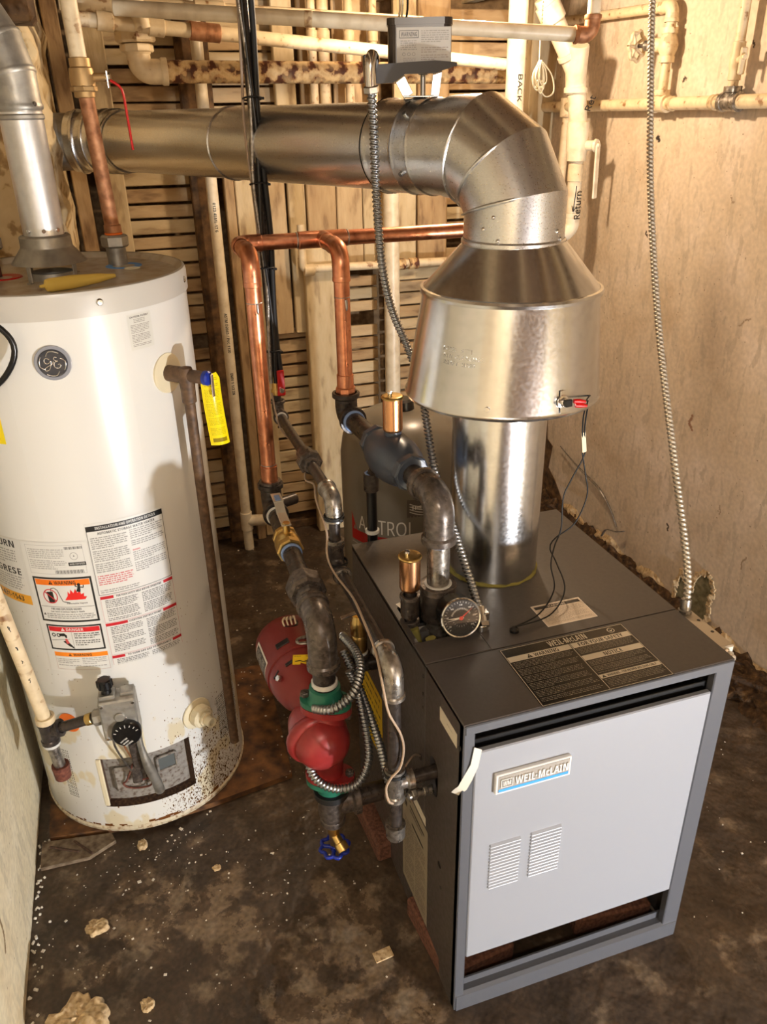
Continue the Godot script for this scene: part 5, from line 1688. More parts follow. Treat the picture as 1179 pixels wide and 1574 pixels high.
# ---------------------------------------------------------------- circulator pump
func circulator() -> void:
	var x := -0.174
	var z := -0.345
	var t := thing("circulator_pump", "red cast circulator pump with a big red motor and green flanges", "pump", Vector3(x, 0.40, z))
	# volute: flow casting with a round bowl in front
	var s := Shape.new()
	s.tube(Shape.resample([Vector3(x, 0.665, z), Vector3(x, 0.63, z), Vector3(x - 0.004, 0.585, z + 0.006), Vector3(x - 0.006, 0.55, z + 0.008), Vector3(x - 0.004, 0.51, z + 0.006), Vector3(x, 0.47, z), Vector3(x, 0.435, z)], 0.012), [0.030, 0.030, 0.031, 0.034, 0.038, 0.042, 0.046, 0.049, 0.050, 0.050, 0.049, 0.047, 0.043, 0.039, 0.036, 0.034, 0.032, 0.031, 0.030, 0.030, 0.030, 0.030], 24)
	var vol := part(t, "volute", s, M.pump_red)
	var bc := Vector3(x - 0.018, 0.570, z + 0.012)
	var ax := Vector3(0.05, -0.02, 0.99).normalized()
	var bowl := Shape.new()
	bowl.lathe([Vector2(-0.085, 0.045), Vector2(-0.075, 0.056), Vector2(-0.05, 0.062), Vector2(-0.01, 0.064), Vector2(0.02, 0.062), Vector2(0.040, 0.052), Vector2(0.052, 0.036), Vector2(0.057, 0.018), Vector2(0.058, 0.0)], bc, ax, 36)
	part(vol, "bowl", bowl, M.pump_red)
	# cast spiral shoulder curling round the bowl
	var sp := Shape.new()
	var tf := frame(bc, ax)
	var spts := []
	var sr := []
	for i in 19:
		var a := deg_to_rad(60.0 + i * 13.0)
		spts.append(tf * Vector3(cos(a) * 0.056, sin(a) * 0.056, 0.002 - i * 0.001))
		sr.append(0.010 + 0.012 * sin(PI * i / 18.0))
	sp.tube(spts, sr, 14)
	part(vol, "spiral_shoulder", sp, M.pump_red)
	# flanges: green pipe flange, red pump flange, bolts
	for f in [[0.655, 1.0], [0.440, -1.0]]:
		var oval := PackedVector2Array()
		for i in 40:
			var a := TAU * i / 40.0
			var k := 0.036 + 0.022 * pow(absf(cos(a)), 3.0)
			oval.append(Vector2(cos(a) * k, sin(a) * k))
		var fb := Basis(Vector3(0.86, 0, 0.5), Vector3(-0.5, 0, 0.86), Vector3(0, -1, 0)).orthonormalized()
		fb = Basis(Vector3(0.86, 0, 0.5).normalized(), Vector3(0.5, 0, -0.86).normalized(), Vector3.UP)
		var rf := Shape.new()
		rf.prism(oval, 0.016, Transform3D(fb, Vector3(x, f[0] - (0.016 if f[1] > 0 else 0.0), z)))
		part(t, "pump_flange", rf, M.pump_red)
		var gf := Shape.new()
		gf.prism(oval, 0.014, Transform3D(fb, Vector3(x, f[0] + (0.002 if f[1] > 0 else -0.016), z)))
		if f[1] > 0: gf.lathe([Vector2(0.014, 0.042), Vector2(0.022, 0.036), Vector2(0.050, 0.034), Vector2(0.052, 0.027)], Vector3(x, f[0], z), Vector3.UP, 28)
		else: gf.lathe([Vector2(-0.032, 0.029), Vector2(-0.030, 0.034), Vector2(-0.016, 0.036)], Vector3(x, f[0], z), Vector3.UP, 28)
		part(t, "pipe_flange", gf, M.flange_green, "green pipe flange")
		for e in [-1.0, 1.0]:
			var bp: Vector3 = Vector3(x, f[0], z) + fb.x * 0.047 * e
			var bl := Shape.new()
			bl.nut(bp + Vector3(0, 0.016, 0), bp + Vector3(0, 0.028, 0), 0.0105)
			bl.rod(bp - Vector3(0, 0.030, 0), bp + Vector3(0, 0.03, 0), 0.005, 10)
			bl.nut(bp - Vector3(0, 0.030, 0), bp - Vector3(0, 0.018, 0), 0.0105)
			part(t, "bolt", bl, M.cast_iron)
	var gk := Shape.new()
	gk.rod(Vector3(x, 0.710, z), Vector3(x, 0.722, z), 0.029)
	part(t, "thread_sealant", gk, M.thread_seal)
	# bracket and motor lying back from the bowl
	var mb := bc - ax * 0.095 + Vector3(0.010, 0.030, 0)
	var br := Shape.new()
	br.lathe([Vector2(0.045, 0.0), Vector2(0.045, 0.030), Vector2(0.02, 0.046), Vector2(0.0, 0.053), Vector2(-0.01, 0.059), Vector2(-0.03, 0.070), Vector2(-0.06, 0.078), Vector2(-0.075, 0.080), Vector2(-0.086, 0.080), Vector2(-0.088, 0.077)], mb + Vector3(0, 0.012, 0), ax, 40)
	var bk := part(t, "motor_bracket", br, M.motor_red)
	var md := -ax
	var mo := mb + Vector3(0, 0.012, 0)
	var mot := Shape.new()
	mot.lathe([Vector2(0.086, 0.077), Vector2(0.088, 0.0835), Vector2(0.20, 0.0835), Vector2(0.225, 0.080), Vector2(0.243, 0.066), Vector2(0.250, 0.045), Vector2(0.252, 0.0)], mo, md, 44)
	var motor := part(t, "motor", mot, M.motor_red)
	# painted dark of vent openings on bracket and motor shell, with a bolt
	var side := Vector3.UP.cross(md).normalized()
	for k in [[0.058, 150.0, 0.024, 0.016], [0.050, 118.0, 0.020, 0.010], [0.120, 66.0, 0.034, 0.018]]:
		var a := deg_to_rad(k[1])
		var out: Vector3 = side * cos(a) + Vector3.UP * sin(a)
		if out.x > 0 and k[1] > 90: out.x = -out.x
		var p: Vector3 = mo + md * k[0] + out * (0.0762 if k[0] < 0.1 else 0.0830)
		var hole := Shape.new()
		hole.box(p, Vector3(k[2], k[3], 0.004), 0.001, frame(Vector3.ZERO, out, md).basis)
		part(bk if k[0] < 0.1 else motor, "painted_vent_hole", hole, M.plastic_and_hole_black)
	var bo := Shape.new()
	var outb := Vector3(-0.82, 0.55, 0.12).normalized()
	bo.nut(mo + md * 0.045 + outb * 0.074, mo + md * 0.045 + outb * 0.084, 0.008)
	part(bk, "bracket_bolt", bo, M.chrome)
	# labels
	var im := blank(160, 90, Color(0.88, 0.74, 0.12))
	small_print(im, 12, 10, 60, 16, 12, Color(0.3, 0.2, 0.02), 3)
	small_print(im, 110, 10, 40, 16, 12, Color(0.3, 0.2, 0.02), 4)
	stroke(im, [Vector2(20, 62), Vector2(60, 55), Vector2(90, 64), Vector2(140, 52)], 9, Color(0.2, 0.14, 0.02))
	var lo := Vector3(-0.20, 0.93, 0.3).normalized()
	var lf := frame(mo + md * 0.045 + Vector3(-0.004, 0.0725, 0.0), Vector3(-0.10, 0.93, 0.32), Vector3.UP)
	var lc := Shape.new()
	lc.card(lf * Vector3(-0.024, -0.012, 0.0015), lf.basis.x * 0.044, lf.basis.y * 0.026)
	part(bk, "service_sticker", lc, printed(im), "yellow service sticker")
	var im2 := blank(120, 180, Color(0.13, 0.12, 0.12))
	framed(im2, Rect2i(0, 0, 120, 180), 9, Color(0.80, 0.78, 0.74))
	type(im2, "HI", 24, 50, 60, Color(0.82, 0.80, 0.76), 30)
	small_print(im2, 66, 20, 40, 140, 14, Color(0.78, 0.76, 0.72), 5)
	var np := Shape.new()
	np.patch(Vector3.ZERO, 0.0842, -38.0, 22.0, -0.045, 0.045, 10)
	var nb := Basis(Vector3.UP.cross(Vector3(-1, 0, 0)), Vector3.UP, Vector3(-1, 0, 0))
	# patch's axis (its y) along the motor, its middle to the left
	var ay := md
	var az := Vector3(-1, 0.1, 0)
	az = (az - ay * az.dot(ay)).normalized()
	var pb := Basis(ay.cross(az), ay, az)
	for i in np.v.size():
		np.v[i] = mo + md * 0.155 + pb * np.v[i]
		np.n[i] = pb * np.n[i]
	part(motor, "name_plate", np, printed(im2, 0.3), "silver-edged black name plate")
	# lifting clip and lead
	var clip := Shape.new()
	var cp := mo + md * 0.105 + Vector3(0.025, 0.079, 0)
	clip.tube(Shape.resample([cp + Vector3(0.055, 0.004, 0.012), cp + Vector3(0.01, 0.004, 0.014), cp + Vector3(-0.020, 0.003, 0.010), cp + Vector3(-0.026, 0.003, 0.0), cp + Vector3(-0.018, 0.003, -0.010), cp + Vector3(0.015, 0.004, -0.012), cp + Vector3(0.055, 0.004, -0.010)], 0.006), 0.005, 8)
	clip.box(cp + Vector3(0.030, 0.004, 0.002), Vector3(0.045, 0.008, 0.018), 0.003)
	part(motor, "clip", clip, M.old_iron, "grey steel clip on the motor")
	var lead := Shape.new()
	var lp := mo + md * 0.185 + Vector3(0.004, 0.080, 0)
	for k in 4:
		lead.tube(Shape.resample([lp + Vector3(-0.014 + k * 0.009, -0.004, 0.012), lp + Vector3(-0.018 + k * 0.010, 0.012, 0.0), lp + Vector3(-0.010 + k * 0.007, 0.014, -0.010), lp + Vector3(-0.006 + k * 0.004, -0.002, -0.018)], 0.004), 0.0024, 6)
	part(motor, "lead_wires", lead, M.ivory_wire, "loop of ivory lead wires")
	var lr := Shape.new()
	lr.lathe([Vector2(0.0, 0.020), Vector2(0.006, 0.020), Vector2(0.008, 0.016), Vector2(0.002, 0.014)], lp - Vector3(0, 0.004, 0), Vector3.UP, 20)
	part(motor, "lead_hole_rim", lr, M.plastic_and_hole_black)
	# tee below, to the boiler
	var te := thing("return_tee", "grey cast tee and black nipple joining the pump's underside to the boiler's side", "pipe", Vector3(x, 0.30, z))
	var ts := Shape.new()
	ts.lathe([Vector2(0.405, 0.027), Vector2(0.403, 0.040), Vector2(0.388, 0.040), Vector2(0.384, 0.0345), Vector2(0.33, 0.033), Vector2(0.315, 0.028), Vector2(0.312, 0.030), Vector2(0.300, 0.030), Vector2(0.298, 0.02)], Vector3(x, 0, z), Vector3.UP, 28)
	ts.lathe([Vector2(0.0, 0.030), Vector2(0.045, 0.032), Vector2(0.050, 0.040), Vector2(0.064, 0.040), Vector2(0.066, 0.027)], Vector3(x, 0.358, z), Vector3.RIGHT, 28)
	part(te, "tee", ts, M.cast_iron)
	collar(te, Vector3(x, 0.398, z), Vector3.UP, 0.0415, 0.016, M.rubber, "black_band")
	collar(te, Vector3(x, 0.411, z), Vector3.UP, 0.031, 0.010, M.blue_seal, "thread_sealant")
	pipe(te, "nipple", Vector3(x + 0.05, 0.358, z), Vector3(0.004, 0.358, z), 0.024, M.black_iron)
	# drain cock with a blue wheel
	var dv := thing("drain_valve", "brass drain valve with a blue hand wheel hanging under the pump", "valve", Vector3(x, 0.20, z))
	var ds := Shape.new()
	ds.lathe([Vector2(0.302, 0.014), Vector2(0.300, 0.018), Vector2(0.285, 0.018), Vector2(0.283, 0.0145), Vector2(0.262, 0.0145), Vector2(0.258, 0.012), Vector2(0.225, 0.012), Vector2(0.222, 0.006), Vector2(0.205, 0.005)], Vector3(x, 0, z), Vector3.UP, 22)
	part(dv, "body", ds, M.brass)
	var sp2 := Shape.new()
	var sa := Vector3(0.30, -0.55, 0.78).normalized()
	sp2.lathe([Vector2(0.0, 0.011), Vector2(0.026, 0.0115), Vector2(0.028, 0.0155), Vector2(0.046, 0.0155), Vector2(0.047, 0.0135), Vector2(0.047, 0.010), Vector2(0.03, 0.010)], Vector3(x, 0.258, z), sa, 22)
	part(dv, "hose_spout", sp2, M.brass)
	var wh := Shape.new()
	var rim := []
	for i in 41:
		var a := TAU * i / 40.0
		var rr := 0.033 + 0.0035 * cos(a * 8.0)
		rim.append(Vector3(x + cos(a) * rr, 0.212, z + sin(a) * rr))
	wh.tube(rim, 0.0048, 10, false)
	for i in 4:
		var a := TAU * i / 4.0 + 0.4
		wh.tube([Vector3(x, 0.210, z), Vector3(x + cos(a) * 0.031, 0.212, z + sin(a) * 0.031)], 0.005, 8)
	wh.rod(Vector3(x, 0.204, z), Vector3(x, 0.219, z), 0.011)
	part(dv, "hand_wheel", wh, M.handle_blue, "blue hand wheel")
	# its armoured cables
	var pc := thing("pump_cable", "short armoured cable curling over the green flange to the red pump motor", "cable", Vector3(-0.12, 0.65, -0.33))
	var c1 := Shape.new()
	c1.armour([Vector3(-0.205, 0.668, -0.325), Vector3(-0.180, 0.685, -0.290), Vector3(-0.150, 0.697, -0.287), Vector3(-0.118, 0.715, -0.300), Vector3(-0.092, 0.735, -0.345), Vector3(-0.088, 0.740, -0.40), Vector3(-0.098, 0.735, -0.47)], 0.0095, 0.0085, 0.0015, 12)
	part(pc, "armoured_sleeve", c1, M.cable_steel)
	var pc2 := thing("control_cable", "long armoured cable wrapping under the red pump bowl and off to the gas tee", "cable", Vector3(-0.12, 0.46, -0.28))
	var c2 := Shape.new()
	c2.armour([Vector3(-0.108, 0.700, -0.385), Vector3(-0.098, 0.665, -0.37), Vector3(-0.098, 0.60, -0.30), Vector3(-0.104, 0.545, -0.265), Vector3(-0.130, 0.500, -0.252), Vector3(-0.165, 0.488, -0.255), Vector3(-0.200, 0.492, -0.27), Vector3(-0.222, 0.505, -0.295), Vector3(-0.226, 0.52, -0.32)], 0.0088, 0.0082, 0.0015, 12)
	part(pc2, "armoured_sleeve", c2, M.cable_steel)
	var pc3 := thing("valve_cable", "armoured cable slanting from behind the pump down to the boiler's gas opening", "cable", Vector3(-0.04, 0.55, -0.2))
	var c3 := Shape.new()
	c3.armour([Vector3(-0.10, 0.70, -0.46), Vector3(-0.085, 0.645, -0.38), Vector3(-0.078, 0.585, -0.27), Vector3(-0.083, 0.545, -0.185), Vector3(-0.070, 0.533, -0.165), Vector3(-0.035, 0.535, -0.15), Vector3(0.001, 0.540, -0.142)], 0.0085, 0.0080, 0.0015, 12)
	part(pc3, "armoured_sleeve", c3, M.cable_steel)
	# relief fitting between return pipe and boiler
	var rf2 := thing("relief_valve", "small brass relief valve on a black elbow between the return pipe and boiler", "valve", Vector3(-0.055, 0.62, -0.48))
	var rs := Shape.new()
	rs.lathe([Vector2(0.0, 0.014), Vector2(0.01, 0.019), Vector2(0.045, 0.019), Vector2(0.050, 0.016), Vector2(0.055, 0.020), Vector2(0.085, 0.020), Vector2(0.090, 0.017), Vector2(0.105, 0.014), Vector2(0.105, 0.0)], Vector3(-0.055, 0.672, -0.48), Vector3.UP, 24)
	part(rf2, "body", rs, M.brass)
	var rl := Shape.new()
	rl.box(Vector3(-0.070, 0.782, -0.48), Vector3(0.055, 0.004, 0.012), 0.001, Basis(Vector3(0, 0, 1), 0.2))
	part(rf2, "test_lever", rl, M.chrome)
	elbow(rf2, Vector3(-0.055, 0.672, -0.48), Vector3(-0.055, 0.635, -0.48), Vector3(0.0, 0.635, -0.48), 0.020, M.black_iron, 1.25)
	collar(rf2, Vector3(-0.055, 0.674, -0.48), Vector3.UP, 0.020, 0.006, M.thread_seal, "thread_sealant")

# ---------------------------------------------------------------- gas line to the boiler
func gas_line() -> void:
	var x := -0.087
	var r := 0.0135
	var t := thing("gas_pipe", "thin black gas pipe stepping from the red valve down to a capped leg", "pipe", Vector3(x, 0.44, -0.135))
	var zb := -1.135
	# below the red valve, elbow, run, union, elbow, drop
	pipe(t, "nipple", Vector3(x, 1.07, zb), Vector3(x, 1.115, zb), r * 0.85, M.black_iron)
	elbow(t, Vector3(x, 1.095, zb), Vector3(x, 1.055, zb), Vector3(x, 1.055, zb + 0.04), r * 1.25, M.cast_iron, 1.3)
	collar(t, Vector3(x, 1.055, zb + 0.044), Vector3.BACK, r * 1.25, 0.006, M.thread_seal, "thread_sealant")
	pipe(t, "pipe", Vector3(x, 1.055, zb + 0.03), Vector3(x, 1.055, -0.80), r, M.black_iron)
	var un := Shape.new()
	un.nut(Vector3(x, 1.055, -0.775), Vector3(x, 1.055, -0.745), r * 2.3, 8)
	un.rod(Vector3(x, 1.055, -0.815), Vector3(x, 1.055, -0.775), r * 1.6)
	un.nut(Vector3(x, 1.055, -0.745), Vector3(x, 1.055, -0.727), r * 1.5, 8)
	part(t, "union", un, M.cast_iron)
	pipe(t, "pipe", Vector3(x, 1.055, -0.73), Vector3(x, 1.055, -0.59), r, M.black_iron)
	elbow(t, Vector3(x, 1.055, -0.597), Vector3(x, 1.055, -0.538), Vector3(x, 1.000, -0.538), r * 1.45, M.old_iron, 1.12)
	pipe(t, "drop_pipe", Vector3(x, 1.01, -0.538), Vector3(x, 0.935, -0.538), r * 0.95, M.black_iron)
	elbow(t, Vector3(x, 0.945, -0.538), Vector3(x, 0.885, -0.538), Vector3(x, 0.885, -0.485), r * 1.35, M.black_iron, 1.2)
	collar(t, Vector3(x, 0.948, -0.538), Vector3.UP, r * 1.55, 0.010, M.old_iron, "collar")
	collar(t, Vector3(x, 0.885, -0.482), Vector3.BACK, r * 1.5, 0.008, M.old_iron, "collar")
	pipe(t, "pipe", Vector3(x, 0.885, -0.50), Vector3(x, 0.885, -0.18), r, M.black_iron)
	elbow(t, Vector3(x, 0.885, -0.200), Vector3(x, 0.885, -0.135), Vector3(x, 0.815, -0.135), r * 1.45, M.old_iron, 1.15)
	pipe(t, "drop_pipe", Vector3(x, 0.83, -0.135), Vector3(x, 0.62, -0.135), r, M.black_iron)
	var te := Shape.new()
	te.lathe([Vector2(-0.047, 0.014), Vector2(-0.047, 0.0215), Vector2(-0.036, 0.0215), Vector2(-0.033, 0.0185), Vector2(0.022, 0.0185), Vector2(0.025, 0.0215), Vector2(0.036, 0.0215), Vector2(0.036, 0.014)], Vector3(x, 0.600, -0.135), Vector3.UP, 24)
	te.lathe([Vector2(0.0, 0.017), Vector2(0.022, 0.0175), Vector2(0.026, 0.0215), Vector2(0.038, 0.0215), Vector2(0.038, 0.014)], Vector3(x, 0.597, -0.135), Vector3.RIGHT, 24)
	part(t, "tee", te, M.old_iron)
	pipe(t, "boiler_nipple", Vector3(x + 0.03, 0.597, -0.135), Vector3(0.05, 0.597, -0.135), r * 1.05, M.black_iron)
	pipe(t, "drip_leg", Vector3(x, 0.56, -0.135), Vector3(x, 0.47, -0.135), r, M.black_iron)
	var cap := Shape.new()
	cap.lathe([Vector2(0.0, 0.0), Vector2(0.0, 0.014), Vector2(0.004, 0.0185), Vector2(0.008, 0.0205), Vector2(0.030, 0.0205), Vector2(0.034, 0.0215), Vector2(0.042, 0.0215), Vector2(0.043, 0.014)], Vector3(x, 0.438, -0.135), Vector3.UP, 24)
	part(t, "end_cap", cap, M.old_iron)
	for q in [Vector3(x, 1.01, -0.538), Vector3(x, 0.865, -0.148), Vector3(x, 0.625, -0.135), Vector3(x, 0.90, -0.525)]:
		var tie := Shape.new()
		tie.lathe([Vector2(-0.004, 0.0215), Vector2(-0.004, 0.0235), Vector2(0.004, 0.0235), Vector2(0.004, 0.0215)], q, Vector3(0, 0.8, 0.6) if q.y > 0.84 and q.y < 0.88 else Vector3.UP, 20)
		tie.box(q + Vector3(0.010, 0.0, 0.022), Vector3(0.009, 0.006, 0.007), 0.001)
		part(t, "cable_tie", tie, M.rubber)
	# thin control cable tied along the pipe
	var wt := thing("thermostat_wire", "thin tan thermostat wire tied along the stepped black gas pipe", "wire", Vector3(x - 0.02, 0.57, -0.12))
	var w := Shape.new()
	w.tube(Shape.resample([Vector3(x - 0.016, 1.12, zb + 0.012), Vector3(x - 0.012, 1.040, zb + 0.09), Vector3(x + 0.010, 1.038, -0.85), Vector3(x - 0.022, 1.030, -0.72), Vector3(x - 0.014, 1.038, -0.66), Vector3(x - 0.024, 1.024, -0.60), Vector3(x - 0.022, 0.985, -0.525), Vector3(x - 0.026, 0.93, -0.515), Vector3(x - 0.022, 0.905, -0.475), Vector3(x - 0.012, 0.906, -0.36), Vector3(x - 0.015, 0.903, -0.27), Vector3(x - 0.020, 0.893, -0.18), Vector3(x - 0.024, 0.850, -0.125), Vector3(x - 0.018, 0.80, -0.113), Vector3(x + 0.004, 0.745, -0.112), Vector3(x + 0.012, 0.70, -0.114), Vector3(x + 0.004, 0.655, -0.113), Vector3(x - 0.014, 0.635, -0.113), Vector3(x - 0.026, 0.61, -0.113), Vector3(x - 0.022, 0.575, -0.112), Vector3(x - 0.012, 0.563, -0.113)], 0.01), 0.0026, 8)
	part(wt, "sheath", w, M.tan_wire)
	var w2 := Shape.new()
	w2.tube(Shape.resample([Vector3(x + 0.02, 0.62, -0.14), Vector3(x + 0.045, 0.618, -0.165), Vector3(-0.02, 0.595, -0.195), Vector3(0.0, 0.565, -0.217)], 0.008), 0.0022, 6)
	part(wt, "sheath", w2, M.tan_wire)
	var nb := Shape.new()
	nb.rod(Vector3(x + 0.022, 0.566, -0.118), Vector3(x + 0.075, 0.562, -0.125), 0.0085)
	nb.nut(Vector3(x + 0.030, 0.5655, -0.119), Vector3(x + 0.040, 0.5648, -0.1205), 0.012)
	nb.nut(Vector3(x + 0.056, 0.5634, -0.1228), Vector3(x + 0.066, 0.5627, -0.124), 0.011)
	solo("cable_connector", nb, M.old_iron, "small ridged metal connector just under the gas tee at the boiler's side", "fitting")
	# red gas valve
	var v := thing("gas_valve", "small brass gas valve with a red lever at the foot of the hanging black tubes", "valve", Vector3(x, 1.10, zb))
	var b := Shape.new()
	b.lathe([Vector2(0.0, 0.010), Vector2(0.0, 0.015), Vector2(0.012, 0.015), Vector2(0.016, 0.012), Vector2(0.05, 0.012), Vector2(0.054, 0.015), Vector2(0.068, 0.015), Vector2(0.068, 0.010)], Vector3(x, 1.112, zb), Vector3.UP, 20)
	part(v, "body", b, M.brass)
	var lv := Shape.new()
	lv.box(Vector3(x + 0.010, 1.150, zb + 0.024), Vector3(0.020, 0.072, 0.004), 0.0015)
	lv.box(Vector3(x + 0.010, 1.120, zb + 0.020), Vector3(0.022, 0.016, 0.010), 0.003)
	part(v, "lever", lv, M.lever_red, "red lever")
	var nt := Shape.new()
	nt.nut(Vector3(x + 0.010, 1.130, zb + 0.012), Vector3(x + 0.010, 1.130, zb + 0.034), 0.0075)
	part(v, "lever_nut", nt, M.chrome)
	# hanging bundle: black pipe, black tubing, tan wire
	var h := thing("hanging_tubes", "tall bundle of dark tubing and wire hanging from the ceiling to the red gas valve", "pipe", Vector3(x, 1.18, zb))
	var hp := Shape.new()
	hp.tube(Shape.resample([Vector3(x, 1.18, zb), Vector3(x - 0.002, 1.4, zb - 0.006), Vector3(x + 0.001, 1.7, zb - 0.012), Vector3(x - 0.004, 2.0, zb - 0.016), Vector3(x - 0.006, 2.30, zb - 0.02)], 0.05), 0.0125, 14)
	part(h, "pipe", hp, M.black_iron)
	for k in [[0.013, 0.012, 0.0075, "rubber", 0.004], [-0.010, 0.015, 0.005, "old_iron", 0.006], [-0.019, 0.004, 0.0034, "tan_wire", 0.005], [-0.002, 0.016, 0.006, "plastic_and_hole_black", 0.004]]:
		var s := Shape.new()
		var pts := []
		for i in 10:
			var y := 1.15 + i * 0.128
			pts.append(Vector3(x + k[0] + sin(i * 1.7 + k[0] * 200.0) * k[4] - 0.004 * (i / 9.0), y, zb + k[1] - 0.02 * (i / 9.0) + cos(i * 1.3 + k[0] * 90.0) * 0.002))
		s.tube(Shape.resample(pts, 0.03), k[2], 10)
		part(h, "tube" if k[3] != "tan_wire" else "wire", s, M[k[3]])
	for y in [1.235, 1.455, 1.66, 1.85]:
		var tie := Shape.new()
		var ring_pts := []
		for i in 17: ring_pts.append(Vector3(x - 0.002 + cos(TAU * i / 16.0) * 0.023, y + 0.004 * sin(TAU * i / 16.0), zb - 0.002 + sin(TAU * i / 16.0) * 0.024))
		tie.tube(ring_pts, 0.0022, 6, false)
		tie.box(Vector3(x + 0.018, y, zb + 0.018), Vector3(0.010, 0.006, 0.006), 0.001)
		part(h, "cable_tie", tie, M.rubber)

# ---------------------------------------------------------------- expansion tank
func expansion_tank() -> void:
	var c := Vector3(0.325, 0.0, -1.24)
	var t := thing("expansion_tank", "grey expansion tank with a red banner standing behind the boiler", "tank", c)
	var s := Shape.new()
	s.lathe([Vector2(0.30, 0.0), Vector2(0.305, 0.10), Vector2(0.33, 0.165), Vector2(0.37, 0.193), Vector2(0.41, 0.20), Vector2(0.85, 0.20), Vector2(0.90, 0.192), Vector2(0.945, 0.165), Vector2(0.975, 0.11), Vector2(0.985, 0.05), Vector2(0.987, 0.0)], c, Vector3.UP, 48)
	part(t, "shell", s, M.tank_grey)
	var st := Shape.new()
	st.lathe([Vector2(0.0, 0.17), Vector2(0.33, 0.17), Vector2(0.33, 0.165), Vector2(0.0, 0.165)], c, Vector3.UP, 40)
	part(t, "base_ring", st, M.tank_grey)
	var cap := Shape.new()
	cap.lathe([Vector2(0.975, 0.036), Vector2(0.982, 0.038), Vector2(1.012, 0.034), Vector2(1.018, 0.026), Vector2(1.018, 0.0)], c, Vector3.UP, 24)
	part(t, "valve_cap", cap, M.plastic_and_hole_black)
	# wordmark
	var im := blank(640, 220, Color(0.45, 0.43, 0.39))
	im.fill_rect(Rect2i(36, 120, 604, 56), Color(0.60, 0.07, 0.08))
	fill_poly(im, [Vector2(36, 176), Vector2(36, 30), Vector2(92, 120), Vector2(92, 176)], Color(0.60, 0.07, 0.08))
	fill_poly(im, [Vector2(52, 120), Vector2(70, 92), Vector2(84, 120)], Color(0.45, 0.43, 0.39))
	type(im, "AMTROL", 110, 32, 74, Color(0.84, 0.83, 0.80), 400, false)
	type(im, "EXTROL", 300, 134, 28, Color(0.40, 0.05, 0.06), 170)
	type(im, "EXPANSION TANK", 250, 186, 18, Color(0.65, 0.63, 0.60), 190)
	im.fill_rect(Rect2i(36, 190, 60, 4), Color(0.65, 0.63, 0.60))
	var lb := Shape.new()
	lb.patch(c, 0.2006, -79.0, 9.0, 0.560, 0.705, 28)
	part(t, "wordmark", lb, printed(im, 0.32), "AMTROL lettering over a red band")
	var im2 := blank(120, 60, Color(0.34, 0.32, 0.30))
	for k in 4:
		var pts := []
		for i in 14: pts.append(Vector2(8 + i * 8, 14 + k * 9 + 14 * sin(i * 0.24)))
		stroke(im2, pts, 3, Color(0.80, 0.79, 0.76))
	type(im2, "THERM", 14, 22, 12, Color(0.88, 0.87, 0.84), 60)
	var ls := Shape.new()
	ls.patch(c, 0.2006, -16.0, 18.0, 0.70, 0.76, 14)
	part(t, "oval_sticker", ls, printed(im2, 0.3))
	# its feed pipe from the separator
	var p := Vector3(0.064, 0.0, -0.742)
	var f := thing("tank_pipe", "short black pipe with a coupling dropping from the air separator behind the boiler", "pipe", p + Vector3(0, 0.6, 0))
	pipe(f, "pipe", p + Vector3(0, 0.60, 0), p + Vector3(0, 1.0, 0), 0.0135, M.plastic_and_hole_black)
	collar(f, p + Vector3(0, 0.985, 0), Vector3.UP, 0.0195, 0.048, M.black_iron)
	collar(f, p + Vector3(0, 1.006, 0), Vector3.UP, 0.0165, 0.008, M.blue_seal, "thread_sealant")
	collar(f, p + Vector3(0, 0.845, 0), Vector3.UP, 0.0185, 0.010, M.thread_seal, "collar")
	pipe(f, "pipe", p + Vector3(0, 1.0, 0), p + Vector3(0.006, 1.075, 0.045), 0.0115, M.black_iron)
	elbow(f, p + Vector3(0, 0.62, 0), p + Vector3(0, 0.56, 0), p + Vector3(0.06, 0.56, -0.06), 0.016, M.black_iron, 1.2)
	pipe(f, "pipe", p + Vector3(0.05, 0.56, -0.05), Vector3(0.18, 0.56, -1.15), 0.0135, M.black_iron)

